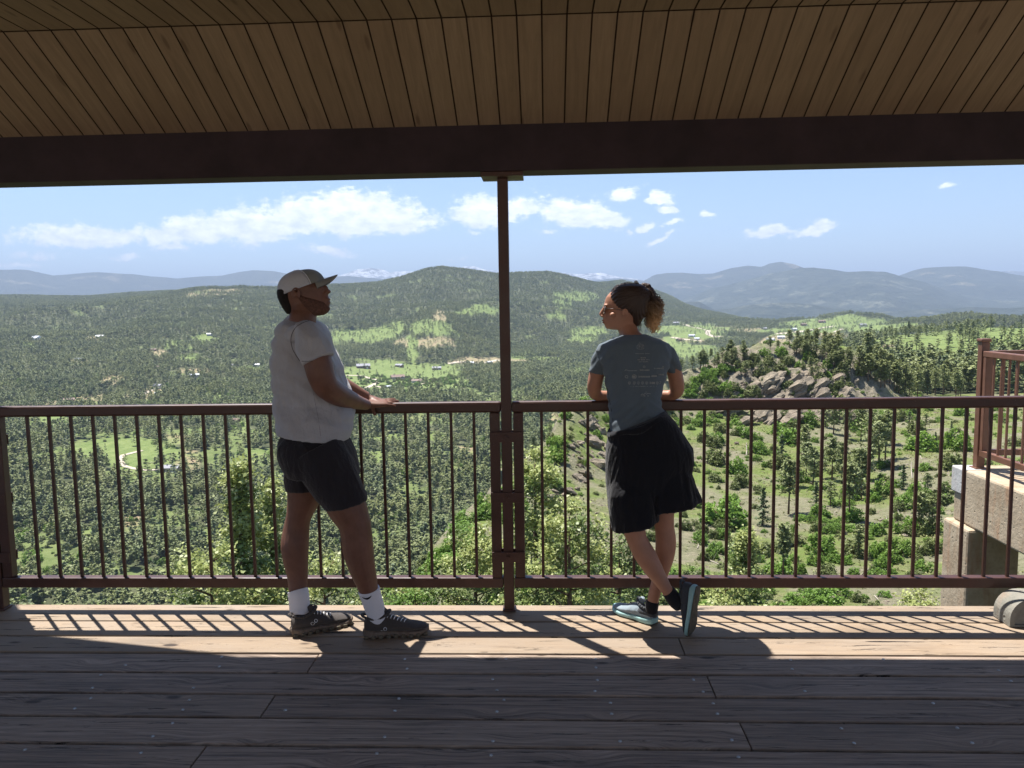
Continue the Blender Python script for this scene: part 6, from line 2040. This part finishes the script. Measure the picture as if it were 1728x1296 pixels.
    limb(bm, [(535, 760, 3.47, 46), (552, 790, 3.46, 45), (569, 820, 3.455, 41), (581, 842, 3.45, 37), (584, 851, 3.45, 35.5)], 24)
    limb(bm, [(516, 760, 3.60, 40), (514, 790, 3.61, 35), (514.5, 815, 3.615, 32), (515, 826, 3.615, 31)], 24)
    sm = solidify_remesh(bm, 0.0055, 4)
    displace(sm, lambda co, no: folds(co, 12, 8, 5, 9, .014)+folds(co, 30, 20, 12, 10, .005))
    part('shorts', sm, SHORT1, root)
    # socks
    for nm, pts in (('sock', [(502.5, 996, 3.562, 17.4), (504, 1004, 3.556, 17.3), (506, 1025, 3.55, 17.2), (508, 1038, 3.55, 16), (510, 1048, 3.55, 13)]), ('sock', [(622.5, 994, 3.475, 18.2), (625, 1004, 3.48, 17.8), (632, 1025, 3.49, 16.6), (636, 1040, 3.495, 16), (638, 1052, 3.50, 13)])):
        bm = bmesh.new(); limb(bm, pts, 26, 6)
        me = bpy.data.meshes.new('sock'); bmesh.ops.recalc_face_normals(bm, faces=bm.faces); bm.to_mesh(me); bm.free()
        displace(me, lambda co, no: np.sin(co[:, 2]*300)*.0006+fbm(co[:, 0]*30, co[:, 2]*30, 2, 3)*.003)
        so = part('sock', me, SOCK, root)
        if pts[0][0] > 600:
            # curved tick on the sock
            dg = BVHTree.FromPolygons([so.data.vertices[i].co+Vector(root.location) for i in range(len(so.data.vertices))], [tuple(p.vertices) for p in so.data.polygons])
            bm = bmesh.new(); prev = None
            tick = [(611.0, 1007.6, .25), (613.5, 1009.0, .8), (616.5, 1010.2, 1.3), (620, 1010.3, 1.8), (623.5, 1008.6, 1.8), (626, 1006.4, 1.0), (627, 1005.3, .2)]
            for (px, py, hw) in tick:
                row = []
                for s_ in (-1, 1):
                    v = Vector(pix_ray(px, py+s_*hw)); h = dg.ray_cast(Vector(CAMPOS), v)
                    row.append(bm.verts.new(h[0]+h[1]*.0012) if h[0] is not None else None)
                if prev and None not in prev+row: bm.faces.new((prev[0], row[0], row[1], prev[1]))
                prev = row
            o = bm_obj('tick_mark', bm, SOCKB, None); o.parent = so; local(o, so)
    # shoes
    h1 = on_z(489, 1078); t1 = on_z(586, 1053)
    s1 = shoe(root, frame(Vector((h1.x, h1.y+.035, 0.001)), Vector((t1.x-h1.x, t1.y-h1.y-.02, 0)), ZV), 0.292, SHOE1, SOLE1, name='shoe')
    h2 = on_z(612, 1079); t2 = on_z(722, 1071)
    s2 = shoe(root, frame(Vector((h2.x+.002, h2.y+.03, 0.001)), Vector((t2.x-h2.x, t2.y-h2.y, 0)), ZV), 0.30, SHOE1, SOLE1, name='shoe')
    # small pale mark on the side of each shoe: ring and hook
    for so, (px, py) in ((s1, (533, 1050)), (s2, (650, 1064))):
        mw = Matrix.Translation(parent_world(so))
        bv = BVHTree.FromPolygons([mw @ v.co for v in so.data.vertices], [tuple(p.vertices) for p in so.data.polygons])
        bm = bmesh.new()
        def stroke(pp, r=.0016):
            pts = []
            for (a, b_) in pp:
                v = Vector(pix_ray(a, b_)); h = bv.ray_cast(Vector(CAMPOS), v)
                if h[0] is not None: pts.append(h[0]+h[1]*.001)
            if len(pts) > 1: bm_tube(bm, pts, r, 5)
        stroke([(px+2.6*math.cos(a), py-2.6+2.6*math.sin(a)) for a in np.linspace(0, 6.28, 11)])
        stroke([(px-6+2.4*math.cos(a), py+2.2+2.4*math.sin(a)) for a in np.linspace(1.5, 5.6, 8)])
        stroke([(px-4, py+4.5), (px-1.5, py+0.5)])
        if len(bm.verts):
            o = bm_obj('side_mark', bm, WHITE, None); o.parent = so; local(o, so)
        else: bm.free()
man()

# ------------------------------------------------------------------ the woman
def woman():
    root = tag(empty('person', (0.55, 3.60, 0)), 'woman with curly ponytail, slate shirt and black wrap, legs crossed, elbows on the rail', 'person')
    bm = bmesh.new()
    HY = 3.765
    # head in profile, face to the left: the +U end of each slice is the back
    H = [(482, 1046, 482, 1084, .040), (487, 1038, 487, 1091, .056), (494, 1029, 494, 1095, .066), (501, 1023, 501, 1096, .071), (508, 1020.5, 508, 1095, .073), (515, 1019.2, 515, 1092.5, .073), (521, 1020.3, 521, 1090, .072), (528, 1020.5, 528, 1086, .069),
         (535, 1020, 535, 1082, .066), (541, 1019.8, 541, 1078, .062), (547, 1020.6, 547, 1075, .057), (552, 1023, 552, 1073, .051), (556, 1030, 557, 1072, .044)]
    slices(bm, [(a, b_, c, d, HY, w, 2.15, -.42) for (a, b_, c, d, w) in H], 30)
    s_ = scl(1015, 530, HY)
    # nose, lips, chin, brow
    wlimb(bm, [(at(1019.8, 518, HY), .006), (at(1017.2, 524, HY), .0085), (at(1013.8, 530, HY), .0088), (at(1012.6, 532.4, HY), .0066)], 12, 3)
    ball(bm, at(1016.2, 533.2, HY-.009), .009, .007, .006); ball(bm, at(1016.2, 533.2, HY+.009), .009, .007, .006)
    ball(bm, at(1021.5, 515, HY), .008, .035, .006)
    ball(bm, at(1025.5, 551, HY), .011, .015, .012)
    limb(bm, [(1026, 518, HY, 6), (1024.5, 530, HY, 6.5), (1024.3, 541, HY, 6.5), (1027, 551, HY, 5)])
    ball(bm, at(1019.3, 540.3, HY), .009, .016, .005); ball(bm, at(1020.4, 544.2, HY), .009, .015, .005)
    ball(bm, at(1034, 532, HY-.045), .016, .012, .014)
    limb(bm, [(1057, 545, HY, 17), (1060, 557, HY-.02, 16), (1064, 568, HY-.04, 17.5), (1070, 582, 3.70, 26)])
    slices(bm, [(580, 1035, 580, 1108, 3.69, .07), (600, 1030, 600, 1112, 3.69, .085), (640, 1035, 640, 1108, 3.685, .08), (690, 1042, 690, 1108, 3.67, .075), (740, 1045, 735, 1130, 3.63, .10), (800, 1045, 790, 1150, 3.61, .10), (850, 1055, 840, 1140, 3.60, .09)])
    # arms folded on the rail
    limb(bm, [(1022, 594, 3.695, 12), (1013, 612, 3.71, 13), (1007, 632, 3.735, 13), (1003.5, 650, 3.745, 12.6), (1003.5, 662, 3.775, 11), (1010, 667.5, 3.80, 9.3), (1026, 668, 3.815, 8.6), (1045, 668, 3.83, 7.5), (1058, 669, 3.838, 6.5)])
    limb(bm, [(1125, 594, 3.695, 12), (1133, 612, 3.71, 12.5), (1139, 632, 3.735, 12.8), (1142, 650, 3.745, 12.6), (1141.5, 661, 3.775, 11), (1133, 667, 3.80, 9.3), (1116, 667.5, 3.815, 8.6), (1096, 668, 3.83, 7.5), (1084, 668, 3.838, 6.5)])
    hand(bm, at(1057, 669.5, 3.838), Vector((1, .12, .04)), Vector((0, -.25, 1)), 1, 0.84, [(.1, .25, .2)]*4, .04)
    hand(bm, at(1085, 664.0, 3.825), Vector((-1, .12, .04)), Vector((0, -.25, 1)), -1, 0.84, [(.1, .25, .2)]*4, .04)
    # crossed legs
    limb(bm, [(1085, 800, 3.58, 34), (1074, 850, 3.57, 27), (1069, 880, 3.56, 22), (1073, 905, 3.555, 17.5), (1082, 925, 3.55, 18), (1092, 942, 3.54, 18), (1104, 962, 3.53, 15.5), (1116, 981, 3.52, 12), (1125, 995, 3.515, 10), (1133, 1006, 3.515, 10), (1142, 1016, 3.515, 9)])
    limb(bm, [(1112, 800, 3.63, 34), (1116, 845, 3.63, 24), (1118, 865, 3.63, 20), (1121, 888, 3.63, 16.5), (1123.5, 912, 3.63, 17.2), (1122, 935, 3.63, 16.5), (1117, 960, 3.63, 13.5), (1109.5, 985, 3.625, 11), (1103.5, 1005, 3.62, 10), (1101, 1020, 3.62, 9.5), (1101, 1030, 3.62, 8)])
    for sg, YE in ((-1, HY-.081), (1, HY+.081)):
        c = at(1054.5, 528.5, YE-.006*(1 if sg < 0 else -1)); ball(bm, c, .010, .011, .012)
        for q in range(11):
            a = math.radians(-60+q*27); a2 = math.radians(-60+(q+1)*27); r1 = (.013, .019)
            bm_tube(bm, [c+Vector((math.cos(x)*r1[0], sg*.005, math.sin(x)*r1[1])) for x in (a, a2)], [.0045, .0045], 7)
    part('body', solidify_remesh(bm, 0.0036, 4), SK2, root)
    bm = bmesh.new()
    ball(bm, at(1018.4, 540.3, HY), .0085, .014, .0038); ball(bm, at(1019.4, 543.9, HY), .0085, .013, .0042)
    o = bm_obj('lips', bm, LIP, root, True)
    # hair: pulled back shell, then strands, scrunchie, curly ponytail
    bm = bmesh.new()
    slices(bm, [(479.3, 1048, 479.3, 1082, HY, .042, 2.4), (483, 1038, 483, 1089, HY, .062, 2.4), (489, 1032.5, 489, 1095, HY, .074, 2.5), (496, 1029.5, 496, 1098.5, HY, .080, 2.5), (503, 1029.5, 503, 1099, HY, .083, 2.7), (511, 1032.5, 511, 1097.5, HY, .083, 2.9),
                (518, 1037, 518, 1095, HY, .081, 3.0), (525, 1046, 525, 1091, HY, .0775, 3.2), (530, 1057.5, 530, 1089, HY, .074, 3.0), (536, 1060, 536, 1086, HY, .068, 2.6), (543, 1064, 543, 1081, HY, .056, 2.3), (550, 1067, 550, 1078, HY, .040, 2.15)], 30)
    hm = solidify_remesh(bm, 0.004, 4)
    bun = at(1082, 494, HY)
    def strands(co, no):
        v = co-np.array(bun)
        an = np.arctan2(v[:, 2], -v[:, 0])+v[:, 1]*4
        return np.sin(an*46+fbm(co[:, 0]*30, co[:, 2]*30, 2, 3)*4)*.0022+fbm(an*14, np.linalg.norm(v, axis=1)*8, 3, 9)*.004
    displace(hm, strands)
    m, t, b = material('dark brown curly hair', 0.5, 0.45)
    geo = t.n.new('ShaderNodeNewGeometry').outputs['Position']
    sp = t.n.new('ShaderNodeSeparateXYZ'); t.put(sp.inputs[0], geo)
    zt = at(1100, 505, HY).z; zb_ = at(1100, 550, HY).z
    tipf = t.rng(t.math('ADD', sp.outputs[2], t.math('MULTIPLY', t.math('SUBTRACT', t.noise(geo, 60, 3), .5), .06)), zb_, zt, 1, 0)
    xf = t.rng(sp.outputs[0], at(1085, 520, HY).x, at(1100, 520, HY).x, 0, 1)
    t.put(b.inputs['Base Color'], t.mix(t.math('MULTIPLY', tipf, xf), (0.045, 0.025, 0.017), (0.75, 0.47, 0.24)))
    bump(t, b, t.noise(geo, 300, 3), .3, .002)
    HAIRW = m
    part('hair', hm, HAIRW, root)
    # wisps along the hairline and nape
    r = random.Random(21)
    bm = bmesh.new()
    for k in range(230):
        # curls of the ponytail
        fr = r.random()
        x0 = 1086+r.uniform(-5, 9); y0 = 488+r.uniform(-4, 10)
        xe = 1090+fr*25+r.uniform(-3, 3); ye = 536+24*math.sin(math.pi*min(1, fr*.75+.12))+r.uniform(-14, 4)
        if fr > .8: ye -= 10
        bulge = 8+16*fr
        yy = HY+r.uniform(-.05, .045)
        n = 26; pts = []; ph = r.uniform(0, 6.28); tw = r.uniform(3.0, 5.5)*6.28; amp = r.uniform(.003, .011)
        for q in range(n):
            f = q/(n-1)
            px = x0*(1-f)+xe*f+math.sin(math.pi*f)*bulge*.55*(1 if fr > .3 else .3); py = y0*(1-f)+ye*f-math.sin(math.pi*f)*3
            p = at(px, py, HY+(yy-HY)*math.sin(math.pi*min(1, f+.15))*1.2)
            a_ = amp*min(1, f*2.5)
            p = p+Vector((math.cos(ph+tw*f)*a_, math.sin(ph+tw*f)*a_, math.sin(ph+tw*f)*a_*.35))
            pts.append(p)
        bm_tube(bm, pts, [.0019*(1-.65*(q/(n-1)))+.0004 for q in range(n)], 4, True)
    # dense core of the ponytail
    core = bmesh.new()
    limb(core, [(1081, 483, HY, 7), (1090, 488.5, HY, 11), (1095, 500, HY, 12), (1099, 515, HY, 10), (1103, 530, HY, 8), (1106, 545, HY, 4)], 14)
    cm = solidify_remesh(core, .004, 3)
    displace(cm, lambda co, no: fbm(co[:, 0]*90, co[:, 2]*70+co[:, 1]*60, 3, 4)*.02)
    part('ponytail_core', cm, HAIRW, root)
    for k in range(40):
        x0 = r.uniform(1066, 1084); y0 = r.uniform(536, 550); n = 10
        ph = r.uniform(0, 6); pts = []
        for q in range(n):
            f = q/(n-1); p = at(x0+f*r.uniform(-1, 6)*.6, y0+f*r.uniform(10, 22)*.8, HY-.03+r.uniform(-.004, .004))
            pts.append(p+Vector((math.cos(ph+f*9)*.003, 0, 0)))
        bm_tube(bm, pts, [.0009*(1-.7*q/(n-1)) for q in range(n)], 3)
    for k in range(120):
        fr = r.random()
        x0 = 1032+fr*62; y0 = 490.5-11*math.sin(math.pi*min(1, fr*1.05))**.7
        up_ = r.uniform(.3, 1.6)
        pts = [at(x0+q*2.2+r.uniform(-.6, .6), y0-up_-math.sin(q*.9)*1.3*up_+(fr-.45)*q*2.2, HY+r.uniform(-.045, .045)) for q in range(5)]
        bm_tube(bm, pts, [.0007]*5, 3)
    me = bpy.data.meshes.new('ponytail'); bm.to_mesh(me); bm.free()
    part('ponytail', me, HAIRW, root)
    bm = bmesh.new()
    for k in range(14):
        a = 6.28*k/14; c = at(1077, 481.5, HY); ax = Vector((.75, 0, .65))
        u_ = Vector((0, 1, 0)); v_ = ax.cross(u_).normalized()
        ball(bm, c+u_*math.cos(a)*.019+v_*math.sin(a)*.019+ax*r.uniform(-.003, .003), .0095, .0095, .0095, None, 10)
    part('scrunchie', solidify_remesh(bm, .003, 2), SOCKB, root)
    # glasses
    bm = bmesh.new()
    for yy in (-.030, .030):
        c = at(1021.0, 523.0, HY+yy)
        pts = [c+Vector((math.sin(a)*.003-.002, math.cos(a)*.022, math.sin(a)*.019)) for a in np.linspace(0, 6.283, 17)]
        bm_tube(bm, pts, .0012, 5)
    bm_tube(bm, [at(1018.2, 520, HY-.008), at(1017.5, 519.5, HY), at(1018.2, 520, HY+.008)], .0012, 5)
    for s2 in (-1, 1):
        bm_tube(bm, [at(1022.5, 520, HY+s2*.052), at(1038, 521.5, HY+s2*.068), at(1053, 524, HY+s2*.075)], .0013, 5)
    gl = bm_obj('glasses', bm, WIRE, root, True)
    bm = bmesh.new()
    for yy in (-.030, .030):
        c = at(1020.6, 523.0, HY+yy); ball(bm, c, .0022, .0205, .0175)
    o = bm_obj('lens', bm, LENS, None, True); o.parent = gl; local(o, gl)
    # shirt
    bm = bmesh.new()
    SY = 3.69
    slices(bm, [(565, 1050, 564, 1090, SY+.01, .050), (569, 1040, 568, 1100, SY+.005, .070), (574.5, 1026, 573.5, 1116, SY, .086), (581, 1012, 580, 1128.5, SY, .096), (591, 1006, 591, 1134, SY, .102), (605, 1009, 605, 1131, SY, .108), (622, 1017, 622, 1127, SY, .112), (640, 1021, 640, 1121.5, SY, .112), (655, 1023, 655, 1118, SY, .108),
                (672, 1026, 672, 1115, SY-.012, .098), (685, 1027, 685, 1117, SY-.02, .098), (700, 1028.5, 700, 1121, SY-.03, .102), (716, 1029.5, 716, 1127, SY-.045, .108), (738, 1031, 734, 1136, SY-.06, .111)], 34, 2.4)
    limb(bm, [(1030, 590, SY, 11), (1021, 596, SY+.003, 14), (1013, 610, SY+.02, 15.5), (1009.5, 622, SY+.035, 15), (1008.5, 627.5, SY+.04, 14.5)], 20)
    limb(bm, [(1117, 590, SY, 11), (1125, 596, SY+.003, 14), (1132, 610, SY+.02, 15), (1136, 620, SY+.035, 14), (1137, 625, SY+.04, 13.4)], 20)
    sm = solidify_remesh(bm, 0.0045, 4)
    zw = at(1070, 690, SY).z; xl = at(1028, 640, SY).x; xc = at(1074, 640, SY).x
    def wr(co, no):
        a = folds(co, 14, 6, 5, 31, .005)
        low = np.exp(-((co[:, 2]-zw)/.055)**2)
        diag = np.sin((co[:, 2]*1.0+np.abs(co[:, 0]-xc-.03)*.75)*150+fbm(co[:, 0]*9, co[:, 2]*9, 3, 5)*5)*.0038*low
        pit = np.sin((co[:, 2]+np.abs(co[:, 0]-xc)*1.3)*85+fbm(co[:, 0]*12, co[:, 2]*9, 2, 6)*4)*.003*np.clip((np.abs(co[:, 0]-xc)-.10)/.05, 0, 1)
        spine = -.006*np.exp(-((co[:, 0]-xc)/.02)**2)*(no[:, 1] < 0)
        blades = .006*np.exp(-(((np.abs(co[:, 0]-xc)-.07)/.04)**2+((co[:, 2]-at(1074, 612, SY).z)/.06)**2))*(no[:, 1] < 0)
        return a+diag+pit+spine+blades
    displace(sm, wr)
    sh = part('t_shirt', sm, SHIRT2, root)
    mw = Matrix.Translation(parent_world(sh))
    bv = BVHTree.FromPolygons([mw @ v.co for v in sh.data.vertices], [tuple(p.vertices) for p in sh.data.polygons])
    bm = bmesh.new()
    def P5(X, Y): return 1000+X/9.26, 560+Y/9.26
    def stroke(pp, r_=.0009, close=False):
        pts = []
        for (X, Y) in pp:
            v = Vector(pix_ray(*P5(X, Y))); h = bv.ray_cast(Vector(CAMPOS), v)
            if h[0] is not None: pts.append(h[0]+h[1]*.0004)
        if len(pts) > 1: bm_tube(bm, pts, r_, 4)
    rr_ = random.Random(5)
    def words(x0, x1, y, hgt_, dens=.75, rad=.0008):
        x = x0
        while x < x1:
            w_ = rr_.uniform(7, 11)
            if rr_.random() < dens:
                k = rr_.randrange(4)
                if k == 0: stroke([(x, y-hgt_/2), (x, y+hgt_/2)], rad); stroke([(x, y), (x+w_*.6, y)], rad)
                elif k == 1: stroke([(x+w_*.35+w_*.35*math.cos(a), y+hgt_*.5*math.sin(a)) for a in np.linspace(0, 6.3, 8)], rad)
                elif k == 2: stroke([(x, y+hgt_/2), (x+w_*.35, y-hgt_/2), (x+w_*.7, y+hgt_/2)], rad)
                else: stroke([(x+w_*.6, y-hgt_/2), (x, y-hgt_/2), (x, y+hgt_/2), (x+w_*.6, y+hgt_/2)], rad)
            x += w_
    stroke([(750+62*math.cos(a), 235+42*math.sin(a)) for a in np.linspace(0.4, 5.8, 22)], .0009)
    words(700, 800, 222, 16); words(705, 790, 250, 14); stroke([(718, 190), (735, 165), (750, 190)], .001)
    words(670, 890, 340, 9, .8); words(752, 830, 405, 16, .95, .0011); words(700, 885, 436, 14, .9, .001); words(722, 862, 466, 14, .9, .001)
    stroke([(805+18*math.cos(a), 545+16*math.sin(a)) for a in np.linspace(0, 6.3, 12)], .0011); stroke([(795, 550), (805, 535), (815, 550)], .001)
    words(742, 882, 597, 18, .95, .0011); stroke([(500, 610), (520, 590), (545, 600)], .0016); words(550, 692, 606, 12, .95, .0009)
    words(962, 1085, 570, 12, .9, .0009); stroke([(1100+10*math.cos(a), 560+22*math.sin(a)) for a in np.linspace(0, 6.3, 10)], .0014)
    stroke([(530+22*math.cos(a), 700+20*math.sin(a)) for a in np.linspace(0, 6.3, 12)], .0013); stroke([(535, 712), (552, 728)], .0013)
    stroke([(650+34*math.cos(a), 700+32*math.sin(a)) for a in np.linspace(0, 6.3, 14)], .0014); words(622, 680, 700, 34, 1, .0013)
    words(716, 892, 700, 22, 1, .0013); words(916, 1002, 690, 20, 1, .0012); words(1032, 1112, 668, 22, .9, .001)
    for X in (575, 650, 715, 780, 845, 1010):
        stroke([(X+18*math.cos(a), 798+20*math.sin(a)) for a in np.linspace(0, 6.3, 9)], .0012); stroke([(X-10, 795), (X+8, 795)], .0012); stroke([(X, 800), (X, 828)], .0011)
    words(895, 965, 798, 30, 1, .0013); stroke([(1045, 770), (1072, 785), (1060, 800), (1045, 805)], .0014)
    words(600, 1000, 852, 8, .55, .0007)
    stroke([(752, 990), (780, 968), (800, 985), (820, 955), (840, 975), (862, 960), (905, 968)], .0016); stroke([(835, 930), (842, 950)], .0012); words(760, 880, 1000, 12, .7)
    o = bm_obj('shirt_print', bm, PRINT, None); o.parent = sh; local(o, sh)
    # side seam
    bm = bmesh.new()
    pts = []
    for (px, py) in ((1024.5, 655), (1027.5, 672), (1031.5, 690), (1034, 708), (1034.5, 724)):
        v = Vector(pix_ray(px, py)); h = bv.ray_cast(Vector(CAMPOS), v)
        if h[0] is not None: pts.append(h[0]+h[1]*.0003)
    if len(pts) > 1: bm_tube(bm, pts, .0011, 5)
    o = bm_obj('side_seam', bm, SOCKB, None); o.parent = sh; local(o, sh)
    # black jacket wrapped round the hips over shorts
    bm = bmesh.new()
    JY = 3.625
    slices(bm, [(727, 1030.5, 694, 1121, JY, .116), (733, 1028, 702, 1130, JY, .125), (741, 1026.5, 711, 1139, JY, .130), (753, 1024.5, 723, 1147, JY, .134), (771, 1024, 742, 1159, JY, .137), (791, 1024, 757, 1168.5, JY, .139), (808, 1024.5, 778, 1170, JY, .138), (826, 1026, 797, 1165.5, JY, .130), (842, 1029, 812, 1160, JY, .120)], 36, 2.3)
    slices(bm, [(790, 1030, 784, 1100, JY, .095), (830, 1026.5, 822, 1107, JY-.02, .122), (862, 1030, 850, 1108, JY-.02, .127), (893.5, 1036, 871.5, 1108.5, JY-.02, .132)], 30, 2.5)
    slices(bm, [(800, 1080, 790, 1162, JY, .125), (826, 1086, 808, 1168, JY, .130), (846, 1090, 824, 1173.5, JY, .134), (860, 1092, 842.5, 1179, JY, .138)], 30, 2.5)
    sm = solidify_remesh(bm, 0.0055, 3)
    zk = at(1100, 720, JY).z
    def wj(co, no):
        dn = np.clip((zk-co[:, 2])/.35, 0, 1)
        return folds(co, 11, 9, 2.2, 41, .030)*dn+folds(co, 20, 16, 5, 42, .008)
    displace(sm, wj)
    part('tied_jacket', sm, BLACK, root)
    bm = bmesh.new()       # rolled waistband of the jacket
    A = at(1030, 728, JY); B = at(1121, 697, JY); cc = (A+B)/2; pts = []
    for k in range(41):
        a = 2*math.pi*k/40
        pts.append(cc+(B-A)/2*1.03*math.cos(a)+YV*.122*math.sin(a)+ZV*(-.012+.006*math.sin(a*5)))
    bm_tube(bm, pts, [.016+.003*math.sin(k*.9) for k in range(41)], 10)
    part('jacket_waist', solidify_remesh(bm, .005, 2), BLACK, root)
    # socks and shoes
    bm = bmesh.new(); limb(bm, [(1101.5, 1014, 3.62, 11.2), (1100, 1022, 3.62, 11.2), (1100, 1034, 3.62, 9.5)], 18); part('sock', solidify_remesh(bm, .003, 1), SOCKB, root)
    bm = bmesh.new(); limb(bm, [(1127, 997, 3.517, 11.2), (1134, 1006, 3.52, 12.5), (1141, 1015, 3.525, 13), (1147, 1024, 3.53, 10)], 18); part('sock', solidify_remesh(bm, .003, 1), SOCKB, root)
    h = on_z(1112, 1059); t_ = on_z(1058, 1039)
    s1 = shoe(root, frame(Vector((h.x-.012, h.y+.035, .001)), Vector((t_.x-h.x, t_.y-h.y, 0)), ZV), .255, SHOE2, SOLE2, SHOE2D, RUB, SHOE2D, 'flat', 'shoe')
    bm = bmesh.new()      # charcoal heel counter
    rg = []
    for (f, hw, z0, z1) in ((-.012, .020, .036, .076), (.04, .034, .034, .088), (.14, .0385, .032, .095), (.26, .0392, .030, .092), (.34, .0375, .030, .086)):
        rg.append((Vector((f*.255, .004*math.sin(f*3), (z0+z1)/2*.91)), Vector((0, 0, (z1-z0)/2*.91)), Vector((0, hw*.915, 0)), 2.4, .3))
    loft(bm, rg, 20)
    me = bpy.data.meshes.new('heel_counter'); bmesh.ops.recalc_face_normals(bm, faces=bm.faces); bm.to_mesh(me); bm.free()
    F1 = frame(Vector((h.x-.012, h.y+.035, .001)), Vector((t_.x-h.x, t_.y-h.y, 0)), ZV)
    m2 = me.copy(); me.transform(F1); o = link('heel_counter', me, SHOE2D, s1, True); local(o, s1)
    toe = at(1161, 1070, 3.515); toe.z = .004
    heel = at(1170, 1003, 3.50)
    xd = (toe-heel)
    up = Vector((-.80, .60, 0.05))      # the sole faces the camera's right
    L_ = .240
    F2 = frame(toe-xd.normalized()*L_*.985+Vector((.014, -.018, .0)), xd, up)
    s2 = shoe(root, F2, L_, SHOE2D, SOLE2, SHOE2D, RUB, SHOE2D, 'flat', 'shoe', 'shoe standing on its toe with its sole turned to the right')
    m2.transform(F2); o = link('heel_counter', m2, SHOE2D, s2, True); local(o, s2)
woman()
# ================================================================== AIR
def haze():
    bm = bmesh.new()
    bm_box(bm, -46000, 46000, -9000, 46000, -421.5, 1650)
    m = bpy.data.materials.new('mountain air'); m.use_nodes = True
    nt = m.node_tree; nt.nodes.clear()
    out = nt.nodes.new('ShaderNodeOutputMaterial'); pv = nt.nodes.new('ShaderNodeVolumePrincipled')
    pv.inputs['Color'].default_value = (0.50, 0.625, 0.84, 1)
    pv.inputs['Density'].default_value = HAZE_D
    pv.inputs['Anisotropy'].default_value = 0.0
    nt.links.new(pv.outputs[0], out.inputs['Volume'])
    o = bm_obj('haze', bm, m)
    tag(o, kind='stuff', label='thin pale blue haze in the mountain air between the deck and the far ranges', cat='haze')
HAZE_D = 7.0e-5
haze()
scene.cycles.volume_bounces = 0
scene.cycles.max_bounces = 8
